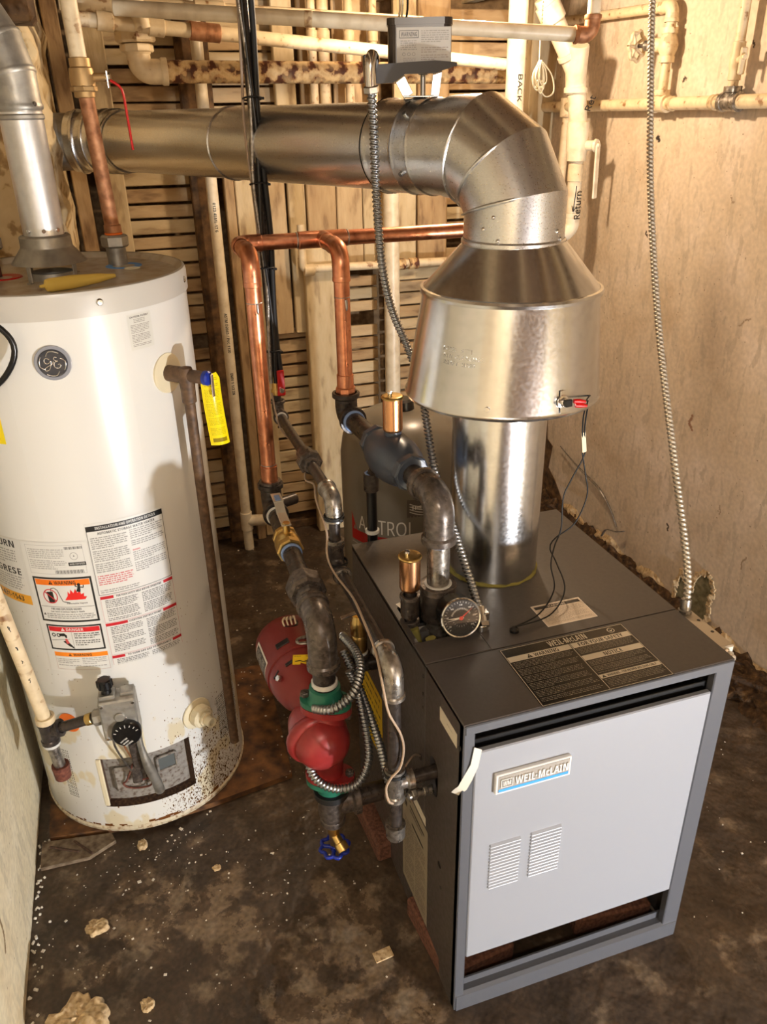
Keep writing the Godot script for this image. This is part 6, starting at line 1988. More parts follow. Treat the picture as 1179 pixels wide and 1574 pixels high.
# ---------------------------------------------------------------- water heater
func heater_image() -> Image:
	# white enamel: yellowed towards the burner, chips and rust specks low on the right (angles from the front)
	var w := 1440
	var h := 720
	var im := Image.create(w, h, false, Image.FORMAT_RGB8)
	var cloud := noise(101, 0.010, 4)
	var d := PackedByteArray()
	d.resize(w * h * 3)
	for y in h:
		var low := clampf((y - h * 0.73) / (h * 0.27), 0.0, 1.0)
		for x in w:
			var n := cloud.get_noise_2d(x, y)
			var c := Color(0.845, 0.845, 0.825).lerp(Color(0.80, 0.72, 0.52), clampf((n - 0.16) * 4.0, 0.0, 0.5) if low > 0.0 else 0.0)
			put_pixel(d, (y * w + x) * 3, c)
	im = Image.create_from_data(w, h, false, Image.FORMAT_RGB8, d)
	var g := RandomNumberGenerator.new()
	g.seed = 33
	for i in 2600:
		var a := g.randfn(38.0, 16.0)
		var yy := 1.0 - absf(g.randfn(0.0, 0.085)) - 0.005
		if a < 6.0 and g.randf() < 0.75: continue
		var px := int((a + 180.0) / 360.0 * w)
		var py := int(yy * h)
		if py < 0 or py >= h: continue
		var r := g.randf()
		var s := 1 + (1 if r > 0.75 else 0) + (1 if r > 0.95 else 0)
		im.fill_rect(Rect2i(px, py, s, s), Color(0.26, 0.17, 0.09).lerp(Color(0.42, 0.30, 0.16), g.randf()))
	for i in 260:
		var a := g.randf_range(-60.0, 60.0)
		im.fill_rect(Rect2i(int((a + 180.0) / 360.0 * w), int(g.randf_range(0.5, 1.0) * h), 1, 1), Color(0.45, 0.36, 0.24))
	for i in 60:     # rust along the bottom edge
		var a := g.randf_range(-70.0, 70.0)
		im.fill_rect(Rect2i(int((a + 180.0) / 360.0 * w), h - g.randi_range(3, 9), g.randi_range(4, 18), g.randi_range(2, 5)), Color(0.40, 0.24, 0.11))
	# perforated air inlets as rows of small holes
	for q in [[48.0, 72.0, 0.195, 0.345], [-46.0, -40.0, 0.13, 0.30]]:
		var yy: float = q[2]
		while yy < q[3]:
			var a: float = q[0]
			while a < q[1]:
				im.fill_rect(Rect2i(int((a + 180.0) / 360.0 * w), int((1.0 - (yy - 0.03) / 1.425) * h), 2, 2), Color(0.10, 0.08, 0.06))
				a += 1.15
			yy += 0.0072
	return im

func jacket_patch(s: Shape, a0: float, a1: float, y0: float, y1: float, segs: int) -> void:
	var k := s.v.size()
	s.patch(HEATER, HEATER_R, a0, a1, y0, y1, segs)
	for i in range(k, s.v.size()):      # one picture round the whole jacket
		var p := s.v[i] - HEATER
		var u := atan2(p.x, p.z) / TAU + 0.5
		if a1 > 170.0 and u < 0.25: u += 1.0
		if a0 < -170.0 and u > 0.75: u -= 1.0
		s.t[i] = Vector2(u, 1.0 - (p.y - 0.03) / 1.425)

func water_heater() -> void:
	var t := thing("water_heater", "tall white gas water heater with warning labels in the left corner", "water heater", HEATER)
	var s := Shape.new()
	jacket_patch(s, -180.0, -23.5, 0.03, 1.455, 40)
	jacket_patch(s, -23.5, 26.0, 0.285, 1.455, 14)
	jacket_patch(s, -23.5, 26.0, 0.03, 0.112, 14)
	jacket_patch(s, 26.0, 180.0, 0.03, 1.455, 40)
	var jm := mat("enamel", Color.WHITE, 0.22)
	jm.albedo_texture = ImageTexture.create_from_image(heater_image())
	part(t, "jacket", s, jm)
	var ba := Shape.new()
	ba.lathe([Vector2(0.018, 0.0), Vector2(0.018, 0.288), Vector2(0.020, 0.294), Vector2(0.030, 0.296), Vector2(0.036, 0.2925)], HEATER, Vector3.UP, 64)
	part(t, "base_rim", ba, tiled(mat("rusty_enamel", Color.WHITE, 0.5), ramp_tile(noise(103, 0.03, 5), [[0.0, Color(0.34, 0.22, 0.12)], [0.32, Color(0.55, 0.42, 0.28)], [0.40, Color(0.76, 0.71, 0.60)], [1.0, Color(0.82, 0.79, 0.70)]]), 5.0))
	var cp := Shape.new()
	cp.lathe([Vector2(1.500, 0.289), Vector2(1.496, 0.283), Vector2(1.487, 0.276), Vector2(1.485, 0.262), Vector2(1.485, 0.0)], HEATER, Vector3.UP, 72)
	var rim := Shape.new()
	rim.lathe([Vector2(1.448, 0.2935), Vector2(1.448, 0.2965), Vector2(1.490, 0.2965), Vector2(1.499, 0.294), Vector2(1.501, 0.289)], HEATER, Vector3.UP, 72)
	part(t, "pan_rim", rim, M.heater_cap)
	var cm := tiled(mat("cap_enamel", Color.WHITE, 0.32), ramp_tile(noise(104, 0.02, 5), [[0.0, Color(0.52, 0.42, 0.30)], [0.30, Color(0.66, 0.59, 0.48)], [0.6, Color(0.70, 0.66, 0.59)], [1.0, Color(0.75, 0.72, 0.66)]]), 2.5)
	part(t, "top_pan", cp, cm)
	for a in [-80.0, -24.0, 18.5, 73.0]:
		var sc := Shape.new()
		var p := around(a, 0.2962, 1.475)
		var o := (p - HEATER)
		o.y = 0
		sc.lathe([Vector2(0.0, 0.0075), Vector2(0.001, 0.0075), Vector2(0.0035, 0.005), Vector2(0.0038, 0.0)], p, o, 14)
		part(t, "screw", sc, M.chrome)
	# recess behind the access opening
	var rc := Shape.new()
	rc.patch(HEATER, 0.262, -24.0, 26.5, 0.108, 0.289, 12)
	var plate := part(t, "burner_door", rc, tiled(mat("burner_grey", Color.WHITE, 0.6), ramp_tile(noise(105, 0.03, 5), [[0.0, Color(0.22, 0.14, 0.09)], [0.25, Color(0.36, 0.29, 0.24)], [0.35, Color(0.50, 0.48, 0.45)], [1.0, Color(0.60, 0.58, 0.55)]]), 5.0), "grey stained burner door")
	var sides := Shape.new()
	for y in [0.112, 0.285]:
		var rows := []
		for rr in [0.258, 0.2922]:
			var row := PackedVector3Array()
			for j in 13: row.append(around(-23.5 + 49.5 * j / 12.0, rr, y))
			rows.append(row)
		sides.grid(rows, false, Vector3(0, 1 if y < 0.2 else -1, 0))
	for a in [-23.5, 26.0]:
		sides.face([around(a, 0.258, 0.112), around(a, 0.2922, 0.112), around(a, 0.2922, 0.285), around(a, 0.258, 0.285)], Vector3(1 if a < 0 else -1, 0, 0))
	part(t, "opening_edge", sides, M.dark_brown)
	var lip := Shape.new()
	lip.box(around(-23.5, 0.292, 0.198) + Vector3(0.004, 0, 0), Vector3(0.014, 0.168, 0.006), 0.002, Basis(Vector3.UP, deg_to_rad(-23.5)))
	part(t, "opening_lip", lip, M.cream_plastic)
	var bulge := Shape.new()
	bulge.box(around(-9.0, 0.268, 0.190), Vector3(0.085, 0.085, 0.016), 0.007, Basis(Vector3.UP, deg_to_rad(-9.0)))
	part(plate, "pilot_bulge", bulge, M.burner_grey)
	var wf := Shape.new()
	for q in [[0.0, 0.024, 0.052, 0.007], [0.0, -0.024, 0.052, 0.007], [0.026, 0.0, 0.007, 0.050], [-0.026, 0.0, 0.007, 0.050]]:
		var b := Basis(Vector3.UP, deg_to_rad(13.0))
		wf.box(around(13.0, 0.267, 0.215) + b * Vector3(q[0], q[1], 0), Vector3(q[2], q[3], 0.010), 0.002, b)
	part(plate, "sight_frame", wf, M.burner_grey)
	var glass := Shape.new()
	glass.box(around(13.0, 0.266, 0.215), Vector3(0.045, 0.042, 0.004), 0.0, Basis(Vector3.UP, deg_to_rad(13.0)))
	part(plate, "sight_glass", glass, M.sight_mica)
	# round maker's emblem
	emblem(t)
	# labels
	var lab := StandardMaterial3D.new()
	var pl := Shape.new()
	pl.patch(HEATER, HEATER_R + 0.0008, -36.0, -5.0, 0.575, 0.945, 14)
	part(t, "warning_label", pl, printed(warning_image(), 0.35), "warning label with orange and red headings")
	var pl2 := Shape.new()
	pl2.patch(HEATER, HEATER_R + 0.0008, -4.6, 31.5, 0.590, 0.985, 16)
	part(t, "instruction_label", pl2, printed(instruction_image(), 0.35), "tall instruction label with red bars")
	var im := blank(220, 260, Color(0.82, 0.82, 0.80))
	type(im, "TURN", 120, 8, 26, Color(0.08, 0.08, 0.08), 84)
	small_print(im, 30, 46, 180, 60, 10, Color(0.25, 0.25, 0.25), 3)
	type(im, "INGRESE", 60, 116, 26, Color(0.08, 0.08, 0.08), 146)
	small_print(im, 30, 150, 180, 60, 10, Color(0.25, 0.25, 0.25), 4)
	im.fill_rect(Rect2i(0, 222, 220, 38), Color(0.88, 0.62, 0.12))
	type(im, "8-431-1543", 70, 230, 20, Color(0.15, 0.12, 0.05), 120)
	var pl3 := Shape.new()
	pl3.patch(HEATER, HEATER_R + 0.0008, -72.0, -37.5, 0.765, 0.945, 12)
	part(t, "phone_label", pl3, printed(im, 0.35))
	var im2 := blank(120, 190, Color(0.80, 0.80, 0.77))
	type(im2, "CAUTION: PATENT", 12, 10, 9, Color(0.2, 0.17, 0.15), 96)
	small_print(im2, 30, 26, 60, 24, 8, Color(0.25, 0.22, 0.2), 5)
	small_print(im2, 12, 56, 96, 126, 8, Color(0.30, 0.26, 0.24), 6)
	var pl4 := Shape.new()
	pl4.patch(HEATER, HEATER_R + 0.0008, 29.0, 41.0, 1.362, 1.438, 6)
	part(t, "patent_sticker", pl4, printed(im2, 0.4))
	var im3 := blank(60, 120, Color(0.93, 0.84, 0.10))
	small_print(im3, 6, 96, 50, 20, 8, Color(0.3, 0.25, 0.02), 2)
	var pl5 := Shape.new()
	pl5.patch(HEATER, HEATER_R + 0.0008, -52.0, -30.2, 1.185, 1.290, 8)
	part(t, "yellow_energy_label", pl5, printed(im3, 0.4), "edge of a yellow label")
	var og := Shape.new()
	og.lathe([Vector2(0.0, 0.0), Vector2(0.0, 0.030), Vector2(0.0012, 0.030), Vector2(0.0012, 0.0)], around(-33.5, HEATER_R + 0.0005, 0.405), Vector3(sin(deg_to_rad(-33.5)), 0, cos(deg_to_rad(-33.5))), 28)
	part(t, "orange_sticker", og, M.orange, "round orange sticker")
	# drain boss with its plastic cock
	var da := 33.0
	var dd := Vector3(sin(deg_to_rad(da)), 0, cos(deg_to_rad(da)))
	var dr := Shape.new()
	dr.lathe([Vector2(0.0, 0.046), Vector2(0.003, 0.045), Vector2(0.005, 0.030), Vector2(0.006, 0.0)], around(da, HEATER_R, 0.345), dd, 32)
	var drain := part(t, "drain_cock", dr, M.cream_plastic, "cream plastic drain cock")
	var kn := Shape.new()
	kn.nut(around(da, HEATER_R + 0.004, 0.345), around(da, HEATER_R + 0.034, 0.345), 0.032, 12)
	part(drain, "knob", kn, M.cream_plastic)
	var noz := Shape.new()
	noz.nut(around(da, HEATER_R + 0.034, 0.345), around(da, HEATER_R + 0.045, 0.345), 0.021, 8)
	noz.lathe([Vector2(0.045, 0.014), Vector2(0.066, 0.014), Vector2(0.066, 0.009), Vector2(0.05, 0.009)], around(da, HEATER_R, 0.345), dd, 20)
	part(drain, "nozzle", noz, M.cream_plastic)

func emblem(t: Node3D) -> void:
	var a := -3.4
	var d := Vector3(sin(deg_to_rad(a)), 0, cos(deg_to_rad(a)))
	var c := around(a, HEATER_R + 0.001, 1.362)
	var s := Shape.new()
	s.lathe([Vector2(-0.006, 0.0365), Vector2(0.0015, 0.0365), Vector2(0.003, 0.0345), Vector2(0.003, 0.0)], c, d, 40)
	var e := part(t, "emblem", s, M.grey_button, "round grey emblem with scrolled initials")
	var dk := Shape.new()
	dk.lathe([Vector2(0.0031, 0.0295), Vector2(0.0055, 0.0285), Vector2(0.0060, 0.024), Vector2(0.0062, 0.0)], c, d, 40)
	part(e, "dark_disc", dk, mat("emblem_dark", Color(0.20, 0.205, 0.23), 0.18))
	var tf := frame(c + d * 0.0066, d)
	var q := Shape.new()
	var curves := [
		[Vector2(-4, 7), Vector2(-8, 10), Vector2(-12, 7), Vector2(-11, 2), Vector2(-6, 1), Vector2(-2, 5), Vector2(-3, -2), Vector2(-6, -9), Vector2(-11, -11), Vector2(-13, -8), Vector2(-8, -4), Vector2(-1, -1), Vector2(2, 4)],
		[Vector2(8, 10), Vector2(5, 11), Vector2(3, 8), Vector2(5, 5), Vector2(9, 4), Vector2(5, 3), Vector2(2, -1), Vector2(3, -6), Vector2(8, -8), Vector2(12, -5), Vector2(11, -1), Vector2(8, -2)]]
	for k in curves:
		var pts := []
		for p in k: pts.append(tf * Vector3(p.x * 0.00125, p.y * 0.00125, 0))
		q.tube(Shape.resample(pts, 0.0015), 0.0011, 6)
	for k in 4:      # four curls inside the rim
		var pts := []
		for i in 13:
			var an := deg_to_rad(55.0 + k * 90.0 + i * 5.6)
			pts.append(tf * Vector3(cos(an) * (0.0255 - 0.006 * maxf(0, (i - 8) / 4.0)), sin(an) * (0.0255 - 0.006 * maxf(0, (i - 8) / 4.0)), 0))
		q.tube(pts, 0.0010, 6)
	part(e, "scroll_initials", q, M.chrome)

func warning_image() -> Image:
	var w := Color(0.83, 0.83, 0.81)
	var ink := Color(0.07, 0.07, 0.07)
	var im := blank(560, 1180, w)
	# rating block
	framed(im, Rect2i(40, 26, 480, 244), 2, Color(0.55, 0.55, 0.55))
	small_print(im, 56, 58, 320, 196, 17, Color(0.36, 0.36, 0.36), 3, 5)
	im.fill_rect(Rect2i(260, 150, 100, 60), w)
	small_print(im, 264, 156, 96, 50, 15, Color(0.36, 0.36, 0.36), 4)
	for k in 18: im.fill_rect(Rect2i(374 + k * 8, 40, 3 + (k * 7) % 4, 22), Color(0.3, 0.3, 0.3))
	ring(im, Vector2(440, 120), 30, 3, Color(0.45, 0.45, 0.45))
	fill_poly(im, [Vector2(434, 124), Vector2(440, 108), Vector2(446, 124)], Color(0.3, 0.3, 0.3))
	im.fill_rect(Rect2i(385, 172, 140, 30), ink)
	type(im, "AHRI CERTIFIED", 394, 179, 15, w, 122)
	for k in 34: im.fill_rect(Rect2i(262 + k * 7, 236, 2 + (k * 5) % 4, 30), Color(0.25, 0.25, 0.25))
	# first framed warning
	im.fill_rect(Rect2i(40, 300, 500, 400), ink)
	im.fill_rect(Rect2i(56, 316, 468, 368), w)
	im.fill_rect(Rect2i(60, 320, 460, 50), Color(0.90, 0.45, 0.07))
	alert_sign(im, 176, 328, 34, ink, Color(0.90, 0.45, 0.07))
	type(im, "WARNING", 226, 330, 30, ink, 180)
	# fuel can struck out, hose, flames and a running figure
	fill_poly(im, [Vector2(140, 430), Vector2(196, 424), Vector2(200, 520), Vector2(148, 524)], ink)
	stroke(im, [Vector2(180, 424), Vector2(186, 398), Vector2(214, 392), Vector2(240, 412), Vector2(256, 470), Vector2(270, 512), Vector2(330, 524)], 6, ink)
	ring(im, Vector2(168, 468), 60, 9, Color(0.74, 0.12, 0.16))
	stroke(im, [Vector2(124, 430), Vector2(212, 508)], 10, Color(0.74, 0.12, 0.16))
	fill_poly(im, [Vector2(290, 500), Vector2(320, 460), Vector2(326, 420), Vector2(340, 446), Vector2(352, 404), Vector2(372, 438), Vector2(392, 400), Vector2(404, 436), Vector2(428, 420), Vector2(432, 450), Vector2(458, 440), Vector2(452, 470), Vector2(476, 472), Vector2(460, 496)], Color(0.85, 0.13, 0.12))
	fill_poly(im, [Vector2(398, 424), Vector2(420, 378), Vector2(438, 378), Vector2(436, 410), Vector2(430, 432)], ink)
	for k in 12:
		var a0 := TAU * k / 12.0
		fill_tri(im, Vector2(428, 366), Vector2(428, 366) + Vector2.from_angle(a0) * 14, Vector2(428, 366) + Vector2.from_angle(a0 + TAU / 12.0) * 14, ink)
	stroke(im, [Vector2(424, 386), Vector2(398, 378), Vector2(404, 358)], 8, ink)
	stroke(im, [Vector2(436, 386), Vector2(462, 392), Vector2(466, 370)], 8, ink)
	type(im, "Flammable Vapors", 300, 522, 17, ink, 170)
	im.fill_rect(Rect2i(60, 560, 460, 3), ink)
	type(im, "FIRE AND EXPLOSION HAZARD", 150, 572, 17, ink, 260)
	type(im, "Can result in serious injury or death", 140, 598, 17, ink, 290)
	alert_sign(im, 66, 620, 22, ink, w)
	small_print(im, 96, 624, 420, 52, 17, ink, 7, 9)
	# second framed: scald danger
	im.fill_rect(Rect2i(60, 730, 480, 236), ink)
	im.fill_rect(Rect2i(74, 744, 452, 208), w)
	im.fill_rect(Rect2i(78, 748, 444, 44), Color(0.78, 0.10, 0.14))
	alert_sign(im, 190, 754, 30, w, Color(0.78, 0.10, 0.14))
	type(im, "DANGER", 236, 757, 26, w, 150)
	im.fill_rect(Rect2i(276, 796, 2, 156), ink)
	for k in 2:
		ring(im, Vector2(112 + k * 44, 826), 14, 9, ink)
	fill_poly(im, [Vector2(160, 812), Vector2(210, 806), Vector2(232, 826), Vector2(230, 850), Vector2(216, 850), Vector2(210, 834), Vector2(166, 836)], ink)
	stroke(im, [Vector2(82, 880), Vector2(160, 868), Vector2(250, 860)], 3, ink)
	fill_poly(im, [Vector2(186, 884), Vector2(222, 872), Vector2(274, 936), Vector2(274, 950), Vector2(230, 924)], ink)
	fill_poly(im, [Vector2(206, 860), Vector2(226, 856), Vector2(244, 900), Vector2(216, 906)], Color(0.80, 0.30, 0.30))
	small_print(im, 296, 804, 220, 146, 19, ink, 9, 3)
	# third: orange heading
	framed(im, Rect2i(76, 990, 470, 166), 2, Color(0.6, 0.4, 0.3))
	im.fill_rect(Rect2i(76, 990, 470, 40), Color(0.92, 0.52, 0.10))
	alert_sign(im, 206, 996, 26, ink, Color(0.92, 0.52, 0.10))
	type(im, "WARNING", 250, 998, 23, ink, 160)
	small_print(im, 90, 1052, 210, 90, 17, Color(0.3, 0.3, 0.3), 11, 3)
	small_print(im, 320, 1040, 215, 105, 17, Color(0.3, 0.3, 0.3), 12, 4)
	return im

func instruction_image() -> Image:
	var w := Color(0.83, 0.83, 0.81)
	var ink := Color(0.09, 0.09, 0.09)
	var red := Color(0.72, 0.12, 0.16)
	var im := blank(600, 1260, w)
	framed(im, Rect2i(4, 20, 590, 590), 4, Color(0.2, 0.2, 0.2))
	im.fill_rect(Rect2i(4, 20, 590, 44), ink)
	type(im, "INSTALLATION AND OPERATION DETAILS", 70, 30, 22, w, 460)
	type(im, "AUTOMATIC STORAGE WATER HEATER", 80, 76, 20, ink, 440)
	small_print(im, 24, 116, 270, 320, 17, ink, 21, 6)
	small_print(im, 312, 106, 270, 150, 17, ink, 22, 5)
	type(im, "WARNING:", 312, 274, 13, red, 60)
	small_print(im, 312, 296, 270, 190, 17, ink, 23, 5)
	small_print(im, 24, 440, 270, 116, 18, red, 24, 5)
	small_print(im, 24, 566, 300, 36, 17, ink, 25)
	var y := 622
	var names := ["FOR YOUR SAFETY READ BEFORE OPERATING", "LIGHTING INSTRUCTIONS", "TO TURN OFF GAS TO APPLIANCE"]
	var hh := [210, 270, 90]
	for k in 3:
		framed(im, Rect2i(8, y, 586, hh[k] + 30), 2, Color(0.7, 0.4, 0.4))
		im.fill_rect(Rect2i(8, y, 100 if k != 1 else 170, 26), red)
		im.fill_rect(Rect2i(510 if k != 1 else 470, y, 84 if k != 1 else 124, 26), red)
		type(im, names[k], 130 if k != 1 else 190, y + 5, 16, ink, 360 if k != 1 else 260)
		small_print(im, 40, y + 38, 255, hh[k] - 14, 15, ink, 30 + k, 5)
		small_print(im, 322, y + 38, 255, hh[k] - 14, 15, ink, 40 + k, 6)
		y += hh[k] + 36
	return im

# ---------------------------------------------------------------- what is fitted to the water heater
func heater_fittings() -> void:
	# gas control valve
	var a := -4.0
	var out := Vector3(sin(deg_to_rad(a)), 0, cos(deg_to_rad(a)))
	var f := frame(around(a, 0.0, 0.0), out)      # local: x right, y up, z outwards from the heater's axis
	var L := func(x: float, y: float, z: float) -> Vector3: return f * Vector3(x, y, HEATER_R + z)
	var t := thing("gas_control", "grey gas control valve with a black dial on the water heater's front", "gas valve", L.call(0, 0.40, 0.0))
	var s := Shape.new()
	s.box(L.call(-0.002, 0.475, 0.048), Vector3(0.088, 0.120, 0.060), 0.004, f.basis)
	s.box(L.call(-0.002, 0.475, 0.012), Vector3(0.060, 0.080, 0.024), 0.003, f.basis)
	part(t, "body", s, M.dull_zinc)
	var tp := Shape.new()
	tp.box(L.call(0.024, 0.537, 0.042), Vector3(0.034, 0.010, 0.034), 0.002, f.basis)
	tp.box(L.call(-0.024, 0.538, 0.046), Vector3(0.040, 0.014, 0.040), 0.003, f.basis)
	part(t, "top_cover", tp, M.dull_zinc)
	var kn := Shape.new()
	kn.lathe([Vector2(0.545, 0.013), Vector2(0.556, 0.012), Vector2(0.562, 0.018), Vector2(0.582, 0.017), Vector2(0.585, 0.014), Vector2(0.585, 0.0)], L.call(-0.024, 0.0, 0.046), Vector3.UP, 18)
	for k in 8:
		var an := TAU * k / 8.0
		kn.box(L.call(-0.024, 0.572, 0.046) + Vector3(cos(an), 0, sin(an)) * 0.0165, Vector3(0.006, 0.020, 0.006), 0.001, Basis(Vector3.UP, -an))
	part(t, "pilot_knob", kn, M.plastic_and_hole_black, "black pilot knob")
	var bt := Shape.new()
	bt.rod(L.call(0.0, 0.487, 0.076), L.call(0.0, 0.487, 0.083), 0.013)
	part(t, "reset_button", bt, M.dull_zinc)
	for q in [[-0.038, 0.525], [0.036, 0.525], [-0.038, 0.425], [0.036, 0.438], [0.012, 0.480]]:
		var sc := Shape.new()
		sc.rod(L.call(q[0], q[1], 0.077), L.call(q[0], q[1], 0.0805), 0.0042, 10)
		part(t, "screw", sc, M.chrome)
	var dl := Shape.new()
	dl.lathe([Vector2(0.076, 0.036), Vector2(0.092, 0.036), Vector2(0.096, 0.033), Vector2(0.097, 0.0)], f * Vector3(0.010, 0.441, HEATER_R), out, 36)
	var dial := part(t, "temperature_dial", dl, M.plastic_and_hole_black, "black temperature dial")
	var mk := Shape.new()
	for k in 7:
		var an := deg_to_rad(25.0 + k * 22.0)
		var p := L.call(0.010 + cos(an) * 0.029, 0.441 + sin(an) * 0.029, 0.0975) as Vector3
		mk.box(p, Vector3(0.0016, 0.006 if k != 3 else 0.009, 0.0008), 0.0, f.basis * Basis(Vector3(0, 0, 1), an - PI / 2))
	for k in 3:
		mk.lettering(["HOTTER", "WARM", "SET DIAL"][k], 0.0042, Transform3D(f.basis * Basis(Vector3(0, 0, 1), 0.62), L.call(-0.006 + k * 0.005, 0.420 - k * 0.0065, 0.0972)), 0.0006)
	part(dial, "dial_marks", mk, M.banner_white)
	# gas inlet on the left
	var inl := Shape.new()
	inl.nut(L.call(-0.068, 0.470, 0.044), L.call(-0.045, 0.472, 0.044), 0.021, 8)
	part(t, "inlet_boss", inl, M.dull_zinc)
	# tubes down into the opening
	for k in [[-0.030, 0.416, 0.052, -0.006, 0.205, 0.0028, "old_iron"], [-0.008, 0.416, 0.052, 0.004, 0.245, 0.0026, "old_copper"], [0.040, 0.420, 0.040, 0.036, 0.21, 0.0028, "cream_plastic"]]:
		var tb := Shape.new()
		tb.tube(Shape.resample([L.call(k[0], k[1], k[2]), L.call(k[0] - 0.002, k[1] - 0.05, k[2] - 0.010), L.call(lerpf(k[0], k[3], 0.5), (k[1] + k[4]) / 2 - 0.02, 0.026), L.call(k[3], k[4], -0.012)], 0.008), k[5], 8)
		part(t, "pilot_tube", tb, M[k[6]])
	var mf := Shape.new()
	mf.tube(Shape.resample([L.call(0.030, 0.420, 0.046), L.call(0.031, 0.36, 0.046), L.call(0.036, 0.30, 0.042), L.call(0.044, 0.24, 0.030), L.call(0.050, 0.195, 0.018), L.call(0.052, 0.160, 0.010)], 0.008), [0.0075, 0.0075, 0.0075, 0.0075, 0.0075, 0.0075, 0.0075, 0.0075, 0.0075, 0.0078, 0.008, 0.0085, 0.009, 0.0095, 0.010, 0.0105, 0.011, 0.0115, 0.012, 0.0125, 0.013, 0.0135, 0.0135, 0.0135, 0.0135, 0.0135, 0.0135, 0.0135, 0.0135, 0.0135, 0.0135, 0.0135, 0.0135, 0.0135, 0.0135, 0.0135, 0.0135, 0.0135], 14)
	part(t, "manifold_tube", mf, M.dull_zinc, "fat bent manifold tube")
	var mt := Shape.new()
	mt.box(L.call(0.010, 0.33, 0.030), Vector3(0.022, 0.16, 0.010), 0.003, f.basis * Basis(Vector3.RIGHT, 0.20))
	mt.box(L.call(0.0, 0.225, 0.0), Vector3(0.026, 0.060, 0.018), 0.004, f.basis)
	part(t, "igniter_bracket", mt, M.cast_iron)
	var wi := Shape.new()
	wi.tube(Shape.resample([L.call(-0.004, 0.27, 0.012), L.call(-0.030, 0.20, -0.008), L.call(-0.042, 0.185, -0.014), L.call(-0.030, 0.170, -0.012), L.call(0.0, 0.165, -0.008), L.call(0.030, 0.175, 0.0), L.call(0.034, 0.200, 0.002), L.call(0.012, 0.205, 0.006)], 0.006), 0.0028, 8)
	part(t, "igniter_wire", wi, M.rusty_iron)
	# gas feed: white pipe, tee, nipple, capped drip leg
	var gx := Vector3(-0.806, 0.0, -0.742)
	var g := thing("heater_gas_pipe", "white painted gas pipe with dark tee and rusty capped leg at the heater's left", "pipe", gx + Vector3(0, 0.27, 0))
	pipe(g, "pipe", gx + Vector3(0, 0.455, 0), gx + Vector3(-0.060, 1.20, 0.02), 0.0165, M.painted_pipe)
	pipe(g, "pipe", gx + Vector3(-0.060, 1.20, 0.02), gx + Vector3(-0.062, 2.30, 0.02), 0.0165, M.painted_pipe)
	var te := Shape.new()
	te.lathe([Vector2(0.395, 0.015), Vector2(0.395, 0.023), Vector2(0.405, 0.023), Vector2(0.408, 0.0205), Vector2(0.452, 0.0205), Vector2(0.455, 0.023), Vector2(0.465, 0.023), Vector2(0.466, 0.015)], gx, Vector3.UP, 22)
	var boss_p: Vector3 = L.call(-0.066, 0.471, 0.044)
	var bdir := (boss_p - (gx + Vector3(0, 0.430, 0))).normalized()
	te.lathe([Vector2(0.0, 0.019), Vector2(0.020, 0.0195), Vector2(0.023, 0.023), Vector2(0.036, 0.023), Vector2(0.037, 0.015)], gx + Vector3(0, 0.430, 0), bdir, 22)
	part(g, "tee", te, M.black_iron)
	collar(g, gx + Vector3(0, 0.470, 0), Vector3.UP, 0.0235, 0.018, M.painted_pipe, "painted_collar")
	collar(g, gx + Vector3(0, 0.391, 0), Vector3.UP, 0.0215, 0.012, M.thread_seal, "thread_sealant")
	pipe(g, "nipple", gx + Vector3(0, 0.430, 0) + bdir * 0.03, boss_p, 0.0135, M.black_iron)
	collar(g, boss_p - bdir * 0.012, bdir, 0.0155, 0.016, M.brass, "brass_end")
	pipe(g, "drip_leg", gx + Vector3(0, 0.395, 0), gx + Vector3(0.006, 0.310, 0.0), 0.0145, M.old_iron)
	var cap := Shape.new()
	cap.lathe([Vector2(0.0, 0.0), Vector2(0.0, 0.015), Vector2(0.004, 0.0205), Vector2(0.030, 0.0215), Vector2(0.040, 0.023), Vector2(0.046, 0.022), Vector2(0.046, 0.014)], gx + Vector3(0.007, 0.270, 0.0), Vector3.UP, 22)
	part(g, "end_cap", cap, M.rusty_iron, "rusty end cap")
	var ink := Shape.new()
	for k in [[0.76, -1], [0.70, 0], [0.66, 1], [0.60, 2]]:
		var base: Vector3 = gx + Vector3(-0.060, 0, 0.02) * ((k[0] - 0.455) / 0.745) + Vector3(0.004, k[0], 0.0167)
		ink.tube(Shape.resample([base, base + Vector3(0.002, 0.006, 0.0), base + Vector3(-0.002, 0.009, 0.0), base + Vector3(0.003, 0.006 * k[1], 0.0)], 0.002), 0.0008, 5)
	part(g, "pen_marks", ink, M.ink)
	# temperature and pressure valve with its discharge pipe and yellow tag
	var ta := 46.7
	var td := Vector3(sin(deg_to_rad(ta)), 0, cos(deg_to_rad(ta)))
	var tc := around(ta, HEATER_R, 1.29)
	var v := thing("relief_pipe", "brown relief pipe running down the heater's right side from the upper flange", "pipe", Vector3(tc.x, 0.3, tc.z))
	var fl := Shape.new()
	fl.lathe([Vector2(-0.004, 0.046), Vector2(0.0012, 0.046), Vector2(0.002, 0.044), Vector2(0.002, 0.0)], tc, td, 32)
	part(v, "flange", fl, M.cream_plastic, "cream round flange")
	var bd := Shape.new()
	bd.rod(tc, tc + td * 0.050, 0.0185)
	var side := Vector3(td.z, 0, -td.x)
	bd.rod(tc + td * 0.040, tc + td * 0.105, 0.0145)
	bd.lathe([Vector2(-0.065, 0.013), Vector2(-0.062, 0.0165), Vector2(-0.035, 0.0165), Vector2(0.0, 0.019), Vector2(0.018, 0.014), Vector2(0.022, 0.0)], tc + td * 0.052, Vector3.UP, 20)
	part(v, "valve_body", bd, M.dirty_pipe)
	pipe(v, "pipe", tc + td * 0.052 + Vector3(0, -0.06, 0), tc + td * 0.040 + Vector3(0.010, -1.09, 0.0), 0.0125, M.dirty_pipe)
	var bc := Shape.new()
